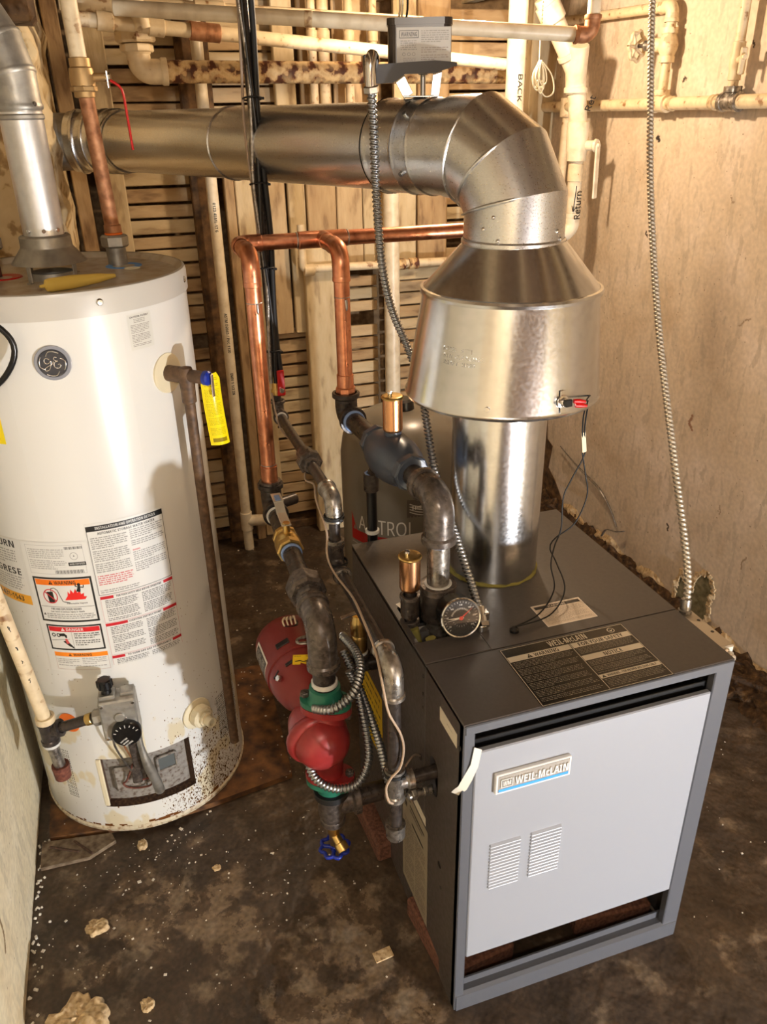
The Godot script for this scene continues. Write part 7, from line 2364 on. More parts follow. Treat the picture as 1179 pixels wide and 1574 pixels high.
	bc.lathe([Vector2(0.0, 0.0165), Vector2(0.010, 0.0165), Vector2(0.014, 0.013), Vector2(0.014, 0.0)], tc + td * 0.103, td, 20)
	part(v, "blue_cap", bc, M.handle_blue, "blue cap")
	var lv := Shape.new()
	lv.box(tc + td * 0.120 + Vector3(0.002, -0.016, 0), Vector3(0.009, 0.052, 0.003), 0.001, frame(Vector3.ZERO, td).basis)
	part(v, "test_lever", lv, M.chrome)
	var im := blank(120, 330, Color(0.92, 0.85, 0.06))
	small_print(im, 16, 20, 88, 50, 8, Color(0.35, 0.30, 0.02), 3, 3)
	small_print(im, 14, 74, 92, 170, 7, Color(0.35, 0.30, 0.02), 4, 9)
	small_print(im, 14, 252, 92, 40, 7, Color(0.35, 0.30, 0.02), 5)
	im.fill_rect(Rect2i(16, 298, 88, 18), Color(0.55, 0.48, 0.04))
	var tg := Shape.new()
	var rows := []
	var tb := frame(tc + td * 0.112 + Vector3(0, 0.0, 0), Vector3(0.12, 0.10, 0.99)).basis
	for i in 13:
		var y := -0.155 + 0.165 * i / 12.0
		var row := PackedVector3Array()
		for j in 7:
			var x := -0.022 + 0.044 * j / 6.0
			var wq := x * (0.55 + 0.45 * minf(1.0, (0.012 - y) / 0.02 + 0.25)) if y > -0.005 else x
			row.append(tc + td * 0.112 + tb * Vector3(wq + 0.006 + 0.10 * (0.01 - y) * 0.2, y, -0.012 * (x / 0.022) * (x / 0.022) + 0.006 * sin(y * 26.0)))
		rows.append(row)
	tg.grid(rows, false, Vector3(0, 0, 1))
	part(v, "yellow_tag", tg, printed(im, 0.25), "yellow printed warning tag")
	# draft hood on four legs and flue pipe up to the chimney
	var HX := HEATER + Vector3(-0.005, 0, 0)
	var h := thing("heater_draft_hood", "small grey conical draft hood on thin legs on the heater's top", "draft hood", HX + Vector3(0, 1.4850, 0))
	var hd := Shape.new()
	hd.lathe([Vector2(1.521, 0.079), Vector2(1.521, 0.0825), Vector2(1.553, 0.0575), Vector2(1.557, 0.0560), Vector2(1.577, 0.0555), Vector2(1.580, 0.052), Vector2(1.581, 0.046)], HX, Vector3.UP, 40)
	part(h, "cone", hd, M.dull_zinc)
	var cl := Shape.new()
	cl.lathe([Vector2(1.4830, 0.052), Vector2(1.500, 0.050), Vector2(1.500, 0.046), Vector2(1.4830, 0.046)], HX, Vector3.UP, 36)
	part(h, "flue_collar", cl, M.dull_zinc)
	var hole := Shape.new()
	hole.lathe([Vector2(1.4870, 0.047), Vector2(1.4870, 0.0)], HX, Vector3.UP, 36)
	part(h, "painted_flue_hole", hole, M.dark_brown)  # dark disc painted in place of the shade inside the flue
	for an in [-34.0, 44.0, 140.0, 220.0]:
		var lg := Shape.new()
		var b := Basis(Vector3.UP, deg_to_rad(an))
		lg.box(HX + b * Vector3(0, 0, 0.076) + Vector3(0, 1.504, 0), Vector3(0.011, 0.040, 0.003), 0.0008, b)
		lg.box(HX + b * Vector3(0, 0, 0.080) + Vector3(0, 1.486, 0), Vector3(0.011, 0.002, 0.010), 0.0006, b)
		part(h, "leg", lg, M.dull_zinc)
	var fp := thing("heater_flue", "shiny aluminium flue pipe rising from the heater's draft hood into the ceiling corner", "flue", HX + Vector3(0, 1.575, 0))
	var fr := 0.0445
	var p1 := Shape.new()
	p1.lathe([Vector2(1.565, fr), Vector2(1.838, fr)], HX, Vector3.UP, 36)
	part(fp, "pipe", p1, tiled(mat("flue_aluminium", Color(0.75, 0.75, 0.75), 0.36, 0.9), M.bright_steel.albedo_texture, 4.0))
	var cr := Shape.new()
	var cr_rows := []
	for i in 2:
		var row := PackedVector3Array()
		for j in 73:
			var an := TAU * j / 72.0
			var rr := fr + (0.0022 * (0.5 + 0.5 * cos(an * 18.0)) if i == 1 else 0.0)
			row.append(HX + Vector3(sin(an) * rr, 1.828 + 0.02 * i, cos(an) * rr))
		cr_rows.append(row)
	cr.grid(cr_rows, true)
	part(fp, "crimped_edge", cr, M.dull_zinc)
	var b1 := Shape.new()
	b1.lathe([Vector2(1.812, fr), Vector2(1.815, fr + 0.003), Vector2(1.821, fr + 0.003), Vector2(1.824, fr)], HX, Vector3.UP, 36)
	part(fp, "bead", b1, M.dull_zinc)
	var top0 := HX + Vector3(0, 1.835, 0)
	var dirs := [Vector3.UP, Vector3(-0.20, 0.95, -0.16).normalized(), Vector3(-0.42, 0.80, -0.30).normalized(), Vector3(-0.62, 0.60, -0.40).normalized()]
	var q := top0
	for k in 4:
		var gs := Shape.new()
		gs.lathe([Vector2(-0.004, fr + 0.002), Vector2(0.0, fr + 0.0045), Vector2(0.006, fr + 0.0045), Vector2(0.010, fr + 0.002), Vector2(0.075, fr + 0.0015)], q, dirs[k], 36)
		part(fp, "elbow_piece", gs, M.dull_zinc)
		q += dirs[k] * 0.060
	var ends := Shape.new()
	ends.rod(q, q + dirs[3] * 0.20, fr + 0.0005, 32)
	part(fp, "pipe", ends, M.dull_zinc)
	for an in [-40.0, 4.0, 44.0]:
		var sc := Shape.new()
		var o := Vector3(sin(deg_to_rad(an)), 0, cos(deg_to_rad(an)))
		sc.rod(HX + Vector3(0, 1.592, 0) + o * (fr - 0.001), HX + Vector3(0, 1.592, 0) + o * (fr + 0.0035), 0.0045, 10)
		part(fp, "screw", sc, M.chrome)
		if an != 44.0: continue
		var sc2 := Shape.new()
		sc2.rod(HX + Vector3(0, 1.842, 0) + o * fr, HX + Vector3(0, 1.842, 0) + o * (fr + 0.006), 0.0045, 10)
		part(fp, "screw", sc2, M.cast_iron)
	# cold water pipe with the red-handled ball valve
	var cx := Vector3(-0.455, 0.0, -1.17)
	var cw := thing("cold_water_pipe", "old copper cold water pipe standing on the heater's top behind the red lever", "pipe", cx + Vector3(0, 1.4850, 0))
	pipe(cw, "pipe", cx + Vector3(0, 1.56, 0), cx + Vector3(-0.012, 1.865, 0), 0.0175, M.old_copper)
	pipe(cw, "upper_pipe", cx + Vector3(-0.015, 1.93, 0), cx + Vector3(-0.022, 2.30, 0), 0.0185, M.painted_pipe)
	var di := Shape.new()
	di.nut(cx + Vector3(0, 1.526, 0), cx + Vector3(0, 1.556, 0), 0.033, 6)
	di.rod(cx + Vector3(0, 1.4830, 0), cx + Vector3(0, 1.53, 0), 0.024)
	part(cw, "dielectric_union", di, M.dull_zinc)
	collar(cw, cx + Vector3(0, 1.5585, 0), Vector3.UP, 0.0215, 0.005, M.orange, "orange_washer")
	collar(cw, cx + Vector3(0, 1.570, 0), Vector3.UP, 0.0205, 0.018, M.old_copper, "union_tail")
	var bv := thing("heater_shutoff", "brass ball valve with a long red lever on the pipe above the heater", "valve", cx + Vector3(-0.014, 1.86, 0))
	var vb := Shape.new()
	vb.lathe([Vector2(1.855, 0.018), Vector2(1.857, 0.023), Vector2(1.872, 0.023), Vector2(1.875, 0.027), Vector2(1.897, 0.028), Vector2(1.915, 0.026), Vector2(1.918, 0.023), Vector2(1.935, 0.023), Vector2(1.937, 0.018)], cx + Vector3(-0.014, 0, 0), Vector3.UP, 24)
	vb.nut(cx + Vector3(-0.014, 1.868, 0), cx + Vector3(-0.014, 1.880, 0), 0.030, 8)
	vb.rod(cx + Vector3(0.008, 1.897, 0.004), cx + Vector3(0.040, 1.897, 0.012), 0.009)
	part(bv, "body", vb, M.old_brass)
	var hl := Shape.new()
	hl.nut(cx + Vector3(0.036, 1.897, 0.011), cx + Vector3(0.048, 1.897, 0.014), 0.0095)
	hl.box(cx + Vector3(0.040, 1.892, 0.015), Vector3(0.004, 0.036, 0.018), 0.001)
	part(bv, "stem_nut", hl, M.chrome)
	var le := Shape.new()
	le.tube(Shape.resample([cx + Vector3(0.046, 1.890, 0.016), cx + Vector3(0.062, 1.880, 0.018), cx + Vector3(0.070, 1.865, 0.018), cx + Vector3(0.072, 1.82, 0.018), cx + Vector3(0.074, 1.745, 0.018)], 0.01), 0.0062, 10, true, 0.5)
	part(bv, "lever", le, M.lever_red, "red lever")
	# blue ring under the union, loose ring, yellow tube
	var br := Shape.new()
	br.lathe([Vector2(1.4852, 0.027), Vector2(1.4870, 0.040), Vector2(1.4855, 0.044), Vector2(1.4845, 0.044)], cx + Vector3(0.012, 0, 0.030), Vector3.UP, 32)
	solo("blue_washer", br, M.sky_blue, "flat blue plastic ring round the cold pipe's foot on the heater's top", "washer")
	var lr := Shape.new()
	var rp := []
	for i in 25: rp.append(Vector3(-0.425 + cos(TAU * i / 24.0) * 0.018, 1.4865, -1.085 + sin(TAU * i / 24.0) * 0.012))
	lr.tube(rp, 0.0016, 6, false)
	solo("loose_ring", lr, M.cream_plastic, "loose thin cream ring lying on the heater's top", "ring")
	var yt := thing("yellow_tube", "translucent yellow tube of grease lying on the heater's dusty top", "tube", Vector3(-0.545, 1.4860, -0.99))
	var y0 := Vector3(-0.612, 1.4995, -0.845)
	var yd := Vector3(0.88, 0.0, -0.42).normalized()
	var ys := Shape.new()
	ys.lathe([Vector2(-0.010, 0.0), Vector2(-0.010, 0.003), Vector2(0.0, 0.004), Vector2(0.004, 0.012), Vector2(0.012, 0.0145), Vector2(0.06, 0.0145), Vector2(0.12, 0.010), Vector2(0.16, 0.004), Vector2(0.162, 0.0)], y0, yd, 20)
	part(yt, "tube", ys, M.amber)
	# hot side: red ring, nipple and union at the left edge
	var hx := Vector3(-0.735, 0.0, -1.10)
	var hn := thing("hot_water_pipe", "grey union and pipe rising at the far left of the heater's top", "pipe", hx + Vector3(0, 1.4850, 0))
	pipe(hn, "nipple", hx + Vector3(0, 1.4830, 0), hx + Vector3(0, 1.545, 0), 0.0165, M.rusty_iron)
	var hu := Shape.new()
	hu.nut(hx + Vector3(0, 1.545, 0), hx + Vector3(0, 1.575, 0), 0.031, 6)
	part(hn, "union_nut", hu, M.dull_zinc)
	pipe(hn, "pipe", hx + Vector3(0, 1.57, 0), hx + Vector3(-0.05, 2.3, -0.05), 0.0165, M.old_copper)
	var rr2 := Shape.new()
	rr2.lathe([Vector2(1.4852, 0.020), Vector2(1.4875, 0.040), Vector2(1.4850, 0.043)], hx + Vector3(0.02, 0, 0.02), Vector3.UP, 28)
	part(hn, "red_ring", rr2, M.lever_red, "red ring")
	# black lead looping in at the left edge
	var bl := Shape.new()
	bl.tube(Shape.resample([Vector3(-0.83, 1.52, -0.78), Vector3(-0.755, 1.485, -0.735), Vector3(-0.700, 1.445, -0.728), Vector3(-0.682, 1.405, -0.728), Vector3(-0.700, 1.360, -0.730), Vector3(-0.745, 1.32, -0.745), Vector3(-0.84, 1.285, -0.79)], 0.012), 0.0062, 10)
	solo("black_lead", bl, M.plastic_and_hole_black, "black rubber lead looping in front of the heater's upper left", "cable")

# ---------------------------------------------------------------- pipes under the ceiling
func ceiling_pipes() -> void:
	# long white pipe with the brass elbow
	var a := thing("white_pipe", "long white painted pipe under the ceiling ending in a brown brass elbow at the right", "pipe", Vector3(0.3, 2.03, -1.45))
	var l := Vector3(-0.36, 2.080, -1.62)
	var r := Vector3(0.905, 2.003, -1.30)
	var d := (r - l).normalized()
	pipe(a, "pipe", l, r - d * 0.01, 0.0195, M.pvc)
	elbow(a, r - d * 0.035, r + d * 0.014, r + d * 0.014 + Vector3(0.002, 0.050, 0.0), 0.0215, M.old_copper, 1.12, "brass_elbow")
	pipe(a, "riser", r + d * 0.014 + Vector3(0.002, 0.04, 0), r + d * 0.014 + Vector3(0.006, 0.30, 0), 0.0185, M.pvc)
	collar(a, l.lerp(r, 0.40), d, 0.0205, 0.022, M.painted_pipe, "tape_band")
	# parallel pipe behind
	var b := thing("white_branch_pipe", "white painted pipe running just below and behind the long one with chipped paint", "pipe", Vector3(0.25, 1.98, -1.76))
	var bl := Vector3(-0.455, 2.066, -1.75)
	var br := Vector3(0.965, 1.963, -1.93)
	pipe(b, "pipe", bl, br, 0.0195, M.painted_pipe)
	var dd := (br - bl).normalized()
	for q in [0.05, 0.15, 0.25]:
		collar(b, bl.lerp(br, q), dd, 0.0255, 0.045 if q < 0.2 else 0.09, M.painted_pipe if q < 0.2 else M.old_copper, "fitting")
	var mess := Shape.new()
	mess.rod(bl.lerp(br, 0.12) + Vector3(0.005, -0.01, 0.01), bl.lerp(br, 0.12) + Vector3(-0.03, 0.16, 0.02), 0.0245, 18)
	part(b, "branch", mess, M.painted_pipe)
	# third pipe further up, partly hidden
	var bb := Shape.new()
	bb.rod(Vector3(-0.50, 2.115, -1.83), Vector3(0.62, 2.075, -1.85), 0.022, 18)
	bb.rod(Vector3(-0.12, 2.100, -1.83), Vector3(-0.03, 2.097, -1.83), 0.028, 18)
	solo("upper_pipe", bb, M.painted_pipe, "chipped white pipe highest under the ceiling above the rusty one", "pipe")
	# rusty pipe with union and elbow
	var c := thing("rusty_pipe", "thick rusty pipe with flaking cream paint crossing just above the vent pipe", "pipe", Vector3(0.3, 1.90, -2.0))
	pipe(c, "pipe", Vector3(-0.215, 1.946, -2.0), Vector3(1.02, 1.938, -2.0), 0.0335, M.rusty_pipe)
	elbow(c, Vector3(-0.205, 1.946, -2.0), Vector3(-0.288, 1.946, -2.0), Vector3(-0.290, 2.015, -2.0), 0.037, M.painted_pipe, 1.10)
	var un := Shape.new()
	un.nut(Vector3(-0.291, 2.000, -2.0), Vector3(-0.291, 2.022, -2.0), 0.052, 8)
	un.nut(Vector3(-0.291, 2.026, -2.0), Vector3(-0.292, 2.062, -2.0), 0.062, 8)
	part(c, "union", un, M.painted_pipe)
	pipe(c, "riser", Vector3(-0.292, 2.06, -2.0), Vector3(-0.294, 2.30, -2.0), 0.033, M.painted_pipe)
	# fat upright pipe and the thinner one beside it
	var f := thing("soil_pipe", "fat cream upright pipe standing behind the elbow with black pen writing", "pipe", Vector3(1.0, 0.0, -1.90))
	pipe(f, "pipe", Vector3(1.0, 0.0, -1.90), Vector3(0.990, 2.30, -1.90), 0.034, M.pvc)
	var wr := Shape.new()
	wr.lettering("BACK", 0.019, Transform3D(Basis(Vector3(0, -1, 0), Vector3(0.95, 0, -0.25).normalized(), Vector3(0.25, 0, 0.97).normalized()).orthonormalized(), Vector3(0.985, 1.93, -1.864)), 0.0015, false, 0.085)
	part(f, "pen_writing", wr, M.ink)
	var g := Shape.new()
	g.rod(Vector3(1.058, 0.0, -2.0), Vector3(1.050, 2.30, -2.0), 0.017, 16)
	g.rod(Vector3(1.054, 1.84, -2.0), Vector3(1.054, 1.90, -2.0), 0.023, 16)
	solo("thin_riser", g, M.painted_pipe, "thin white upright pipe with a coupling close beside the fat cream one", "pipe")
	# white plastic return with its lever valve
	var p := thing("plastic_return", "white plastic pipe with a wye, lever valve and pen-written return mark behind the elbow", "pipe", Vector3(1.26, 1.36, -1.90))
	pipe(p, "sloping_pipe", Vector3(1.085, 2.165, -1.90), Vector3(1.205, 1.985, -1.90), 0.036, M.pvc)
	collar(p, Vector3(1.115, 2.120, -1.90), Vector3(0.55, -0.83, 0), 0.044, 0.06, M.pvc)
	elbow(p, Vector3(1.195, 2.0, -1.90), Vector3(1.232, 1.945, -1.90), Vector3(1.240, 1.87, -1.90), 0.037, M.pvc, 1.16, "wye")
	pipe(p, "wye_arm", Vector3(1.236, 1.90, -1.90), Vector3(1.215, 2.02, -1.86), 0.036, M.pvc)
	pipe(p, "pipe", Vector3(1.240, 1.90, -1.90), Vector3(1.262, 1.76, -1.90), 0.034, M.pvc)
	var vb := Shape.new()
	vb.lathe([Vector2(-0.072, 0.026), Vector2(-0.070, 0.037), Vector2(-0.040, 0.037), Vector2(-0.034, 0.041), Vector2(0.034, 0.041), Vector2(0.040, 0.040), Vector2(0.062, 0.040), Vector2(0.064, 0.033)], Vector3(1.264, 1.712, -1.90), Vector3(-0.03, 1, 0), 28)
	part(p, "valve_body", vb, M.pvc)
	var hub := Shape.new()
	hub.lathe([Vector2(0.03, 0.018), Vector2(0.065, 0.018), Vector2(0.070, 0.024), Vector2(0.078, 0.022), Vector2(0.078, 0.010), Vector2(0.088, 0.008), Vector2(0.088, 0.0)], Vector3(1.27, 1.695, -1.90), Vector3(0.50, 0, 0.86), 20)
	part(p, "valve_stem", hub, M.pvc)
	var lv := Shape.new()
	lv.box(Vector3(1.316, 1.605, -1.835), Vector3(0.030, 0.19, 0.008), 0.003, frame(Vector3.ZERO, Vector3(0.5, 0.0, 0.86)).basis * Basis(Vector3(0, 0, 1), 0.05))
	part(p, "lever", lv, M.pvc)
	pipe(p, "lower_pipe", Vector3(1.266, 1.66, -1.90), Vector3(1.270, 1.44, -1.90), 0.0265, M.pvc)
	collar(p, Vector3(1.267, 1.60, -1.90), Vector3.UP, 0.029, 0.06, M.painted_pipe)
	elbow(p, Vector3(1.270, 1.455, -1.90), Vector3(1.270, 1.385, -1.90), Vector3(1.20, 1.375, -1.90), 0.029, M.pvc, 1.05)
	pipe(p, "low_run", Vector3(1.21, 1.375, -1.90), Vector3(1.0, 1.36, -1.91), 0.026, M.pvc)
	var ink := Shape.new()
	ink.lettering("Return", 0.030, Transform3D(Basis(Vector3(0, 1, 0), Vector3(-0.97, 0, 0.25), Vector3(-0.25, 0, 0.97)).orthonormalized(), Vector3(1.286, 1.435, -1.8737)), 0.0018, false, 0.10)
	ink.lettering("Ret", 0.030, Transform3D(Basis(Vector3(0.25, 0.94, 0.25).normalized(), Vector3(-0.92, 0.25, 0.25).normalized(), Vector3(-0.25, 0, 0.97)).orthonormalized(), Vector3(1.286, 1.81, -1.8665)), 0.0018, false, 0.05)
	for q in [[Vector3(1.262, 1.555, -1.8735), Vector3(1.255, 1.462, -1.8735)], [Vector3(1.255, 1.462, -1.8735), Vector3(1.249, 1.485, -1.875)], [Vector3(1.255, 1.462, -1.8735), Vector3(1.266, 1.478, -1.8735)]]:
		ink.rod(q[0], q[1], 0.0014, 6)
	part(p, "pen_writing", ink, M.ink)
	# pull cord of the bulb, looped up in a hank
	var k := thing("pull_cord", "white pull cord looped into a hank hanging from a bead chain", "cord", Vector3(0.865, 1.87, -1.48))
	var ch := Shape.new()
	for i in 9:
		ch.lathe([Vector2(-0.0028, 0.0), Vector2(-0.0015, 0.0024), Vector2(0.0015, 0.0024), Vector2(0.0028, 0.0)], Vector3(0.858, 2.048 + i * 0.0105, -1.48), Vector3.UP, 8)
	ch.rod(Vector3(0.858, 2.04, -1.48), Vector3(0.858, 2.135, -1.48), 0.0008, 6)
	ch.lathe([Vector2(0.0, 0.002), Vector2(0.002, 0.004), Vector2(0.010, 0.003), Vector2(0.012, 0.0)], Vector3(0.858, 2.032, -1.48), Vector3.UP, 10)
	part(k, "bead_chain", ch, M.brass)
	var cd := Shape.new()
	cd.tube([Vector3(0.858, 2.035, -1.48), Vector3(0.857, 2.0, -1.48), Vector3(0.858, 1.948, -1.48)], 0.0016, 6)
	var g2 := RandomNumberGenerator.new()
	g2.seed = 4
	for i in 6:
		var w: float = [0.016, 0.022, 0.028, 0.020, 0.040, 0.012][i]
		var dn: float = [0.072, 0.085, 0.080, 0.066, 0.098, 0.090][i]
		var sx: float = [-0.010, 0.004, -0.006, 0.010, 0.024, 0.0][i]
		var o := Vector3(0.858, 1.950, -1.48 + i * 0.003)
		cd.tube(Shape.resample([o, o + Vector3(sx * 0.5 - w * 0.7, -dn * 0.45, 0.002), o + Vector3(sx - w * 0.5, -dn * 0.85, 0.004), o + Vector3(sx, -dn, 0.004), o + Vector3(sx + w * 0.6, -dn * 0.85, 0.003), o + Vector3(sx * 0.6 + w * 0.6, -dn * 0.4, 0.001), o], 0.005), 0.0021, 6)
	cd.tube(Shape.resample([Vector3(0.848, 1.885, -1.474), Vector3(0.858, 1.878, -1.466), Vector3(0.872, 1.883, -1.468), Vector3(0.872, 1.893, -1.474), Vector3(0.858, 1.897, -1.478), Vector3(0.848, 1.890, -1.476)], 0.004), 0.0025, 6)
	part(k, "cord_hank", cd, M.cord_white)
	# hanging stem from ceiling down the chimney side
	var st := Shape.new()
	st.tube([Vector3(1.375, 1.15, -2.2), Vector3(1.38, 1.60, -2.2), Vector3(1.385, 1.83, -2.2)], 0.018, 14)
	st.rod(Vector3(1.385, 1.79, -2.2), Vector3(1.385, 1.86, -2.2), 0.030, 16)
	solo("corner_pipe", st, M.painted_pipe, "thin white upright pipe in the far right corner behind the plastic return", "pipe")

# ---------------------------------------------------------------- pipes on the right wall
func right_wall_pipes() -> void:
	var x := 1.378
	var y := 1.828
	var m := thing("wall_pipe", "level cream pipe with scaly fittings along the right wall", "pipe", Vector3(x, y - 0.02, -1.3))
	pipe(m, "pipe", Vector3(x, y, -2.40), Vector3(x, y, 1.20), 0.0195, M.painted_pipe)
	for z in [-1.575, -1.228]:
		var te := Shape.new()
		te.lathe([Vector2(-0.038, 0.018), Vector2(-0.038, 0.0275), Vector2(-0.024, 0.0275), Vector2(-0.022, 0.025), Vector2(0.022, 0.025), Vector2(0.024, 0.0275), Vector2(0.038, 0.0275), Vector2(0.038, 0.018)], Vector3(x, y, z), Vector3.BACK, 22)
		te.lathe([Vector2(0.0, 0.022), Vector2(0.024, 0.022), Vector2(0.026, 0.0265), Vector2(0.042, 0.0265), Vector2(0.042, 0.014)], Vector3(x, y, z), Vector3.UP, 22)
		part(m, "tee", te, M.old_iron if z > -1.4 else M.painted_pipe)
		var sc := Shape.new()
		sc.lathe([Vector2(-0.012, 0.0195), Vector2(-0.008, 0.0225), Vector2(0.0, 0.0215), Vector2(0.010, 0.0235), Vector2(0.014, 0.0195)], Vector3(x, y, z + (0.06 if z < -1.4 else -0.075)), Vector3.BACK, 18)
		part(m, "lime_scale", sc, M.crumbled_plaster)
	# globe valve riser
	var g := thing("globe_valve", "white painted globe valve with a round hand wheel on the right wall's upright pipe", "valve", Vector3(x, y + 0.04, -1.572))
	var zz := -1.572
	pipe(g, "lower_pipe", Vector3(x, y + 0.03, zz), Vector3(x, 1.955, zz), 0.0155, M.painted_pipe)
	var b := Shape.new()
	b.lathe([Vector2(1.950, 0.016), Vector2(1.950, 0.0255), Vector2(1.966, 0.0255), Vector2(1.970, 0.0225), Vector2(1.985, 0.030), Vector2(2.000, 0.032), Vector2(2.018, 0.028), Vector2(2.030, 0.0225), Vector2(2.034, 0.0265), Vector2(2.050, 0.0265), Vector2(2.050, 0.016)], Vector3(x, 0, zz), Vector3.UP, 24)
	part(g, "body", b, M.painted_pipe)
	var sd := Vector3(-0.35, 0.02, -0.94).normalized()
	var bn := Shape.new()
	var c := Vector3(x, 2.002, zz)
	bn.rod(c, c + sd * 0.052, 0.022, 18)
	part(g, "bonnet", bn, M.painted_pipe)
	var bn2 := Shape.new()
	bn2.nut(c + sd * 0.050, c + sd * 0.072, 0.024, 6)
	bn2.rod(c + sd * 0.072, c + sd * 0.090, 0.016)
	part(g, "packing_nut", bn2, M.old_iron)
	var sm := Shape.new()
	sm.rod(c + sd * 0.085, c + sd * 0.130, 0.006, 12)
	part(g, "stem", sm, M.cast_iron)
	var wh := Shape.new()
	var tf := frame(c + sd * 0.122, sd)
	var rim := []
	for i in 41:
		var a := TAU * i / 40.0
		var rr := 0.042 + 0.004 * cos(a * 7.0)
		rim.append(tf * Vector3(cos(a) * rr, sin(a) * rr, 0))
	wh.tube(rim, 0.0062, 8, false)
	for i in 5:
		var a := TAU * i / 5.0
		wh.tube([tf * Vector3(0, 0, 0.004), tf * Vector3(cos(a) * 0.022, sin(a) * 0.022, 0.006), tf * Vector3(cos(a) * 0.040, sin(a) * 0.040, 0)], [0.007, 0.005, 0.0055], 8)
	wh.rod(tf * Vector3(0, 0, -0.006), tf * Vector3(0, 0, 0.010), 0.012, 12)
	part(g, "hand_wheel", wh, M.painted_pipe)
	pipe(g, "upper_pipe", Vector3(x, 2.04, zz), Vector3(x, 2.085, zz), 0.0165, M.painted_pipe)
	elbow(g, Vector3(x, 2.065, zz), Vector3(x, 2.112, zz), Vector3(x, 2.112, zz - 0.055), 0.0205, M.painted_pipe, 1.12)
	pipe(g, "top_pipe", Vector3(x, 2.112, zz - 0.05), Vector3(x, 2.135, -2.40), 0.0165, M.painted_pipe)
	# second riser with the small ball valve
	var v := thing("wall_ball_valve", "white painted upright pipe with a small ball valve at the far right of the wall", "valve", Vector3(x, y + 0.04, -1.228))
	var z2 := -1.230
	pipe(v, "pipe", Vector3(x, y + 0.03, z2), Vector3(x, 2.30, z2), 0.0145, M.painted_pipe)
	var vb := Shape.new()
	vb.lathe([Vector2(1.885, 0.016), Vector2(1.886, 0.0185), Vector2(1.915, 0.0185), Vector2(1.922, 0.021), Vector2(1.950, 0.021), Vector2(1.958, 0.0185), Vector2(1.985, 0.0185), Vector2(1.986, 0.015)], Vector3(x, 0, z2), Vector3.UP, 20)
	part(v, "body", vb, M.painted_pipe)
	var lv := Shape.new()
	var o := Vector3(x, 1.938, z2)
	lv.rod(o, o + Vector3(-0.012, 0, 0.036), 0.010, 14)
	lv.box(o + Vector3(-0.013, -0.004, 0.040), Vector3(0.020, 0.070, 0.009), 0.003, Basis(Vector3.UP, -0.3))
	part(v, "lever", lv, M.painted_pipe)
	var nt := Shape.new()
	nt.nut(o + Vector3(-0.014, 0.006, 0.043), o + Vector3(-0.017, 0.006, 0.053), 0.008)
	part(v, "lever_nut", nt, M.painted_pipe)
	# broken plaster: grey-green patch in a ragged hole, brown tear in the corner, crumbled lower edge
	var gp := thing("plaster_patch", "ragged hole in the right wall's plaster with a grey-green patch inside", "plaster", Vector3(1.415, 0.05, -1.03))
	var hole := Shape.new()
	var poly := PackedVector2Array([Vector2(-1.150, 0.060), Vector2(-1.155, 0.16), Vector2(-1.128, 0.235), Vector2(-1.098, 0.20), Vector2(-1.065, 0.185), Vector2(-1.052, 0.26), Vector2(-1.020, 0.285), Vector2(-0.985, 0.295), Vector2(-0.958, 0.270), Vector2(-0.945, 0.225), Vector2(-0.962, 0.195), Vector2(-0.950, 0.15), Vector2(-0.955, 0.10), Vector2(-0.940, 0.05), Vector2(-1.0, 0.035)])
	hole.prism(poly, 0.004, Transform3D(Basis(Vector3(0, 0, 1), Vector3(0, 1, 0), Vector3(-1, 0, 0)), Vector3(1.4215, 0, 0)))
	part(gp, "green_patch", hole, tiled(mat("green_plaster", Color.WHITE, 0.9), ramp_tile(noise(111, 0.02, 5), [[0.0, Color(0.34, 0.31, 0.22)], [0.5, Color(0.48, 0.46, 0.35)], [1.0, Color(0.58, 0.54, 0.42)]]), 4.0))
	var gr := RandomNumberGenerator.new()
	gr.seed = 77
	for i in poly.size():      # flakes of coat standing off round the hole
		var p0 := poly[i]
		var p1 := poly[(i + 1) % poly.size()]
		if p0.y < 0.07 and p1.y < 0.07: continue
		var n := int(p0.distance_to(p1) / 0.022) + 1
		var fl := Shape.new()
		for j in n:
			var q := p0.lerp(p1, (j + 0.5) / n)
			var out := (p1 - p0).orthogonal().normalized() * gr.randf_range(0.0, 0.006)
			fl.box(Vector3(1.4165 - gr.randf_range(0.0, 0.004), q.y + out.y, q.x + out.x), Vector3(0.005, gr.randf_range(0.016, 0.030), gr.randf_range(0.014, 0.026)), 0.0018, Basis(Vector3(1, 0, 0), gr.randf_range(0, 3)) * Basis(Vector3(0, 1, 0), gr.randf_range(-0.35, 0.35)))
		part(gp, "plaster_flake", fl, M.crumbled_plaster)
	var tear := Shape.new()
	tear.prism(PackedVector2Array([Vector2(-2.38, 0.10), Vector2(-2.38, 0.52), Vector2(-2.30, 0.50), Vector2(-2.27, 0.45), Vector2(-2.22, 0.50), Vector2(-2.20, 0.38), Vector2(-2.15, 0.36), Vector2(-2.17, 0.24), Vector2(-2.10, 0.20), Vector2(-2.03, 0.14), Vector2(-2.0, 0.08)]), 0.006, Transform3D(Basis(Vector3(0, 0, 1), Vector3(0, 1, 0), Vector3(-1, 0, 0)), Vector3(1.4225, 0, 0)))
	solo("bare_lath_tear", tear, M.dark_wood, "brown torn gap in the plaster low in the far right corner", "plaster")
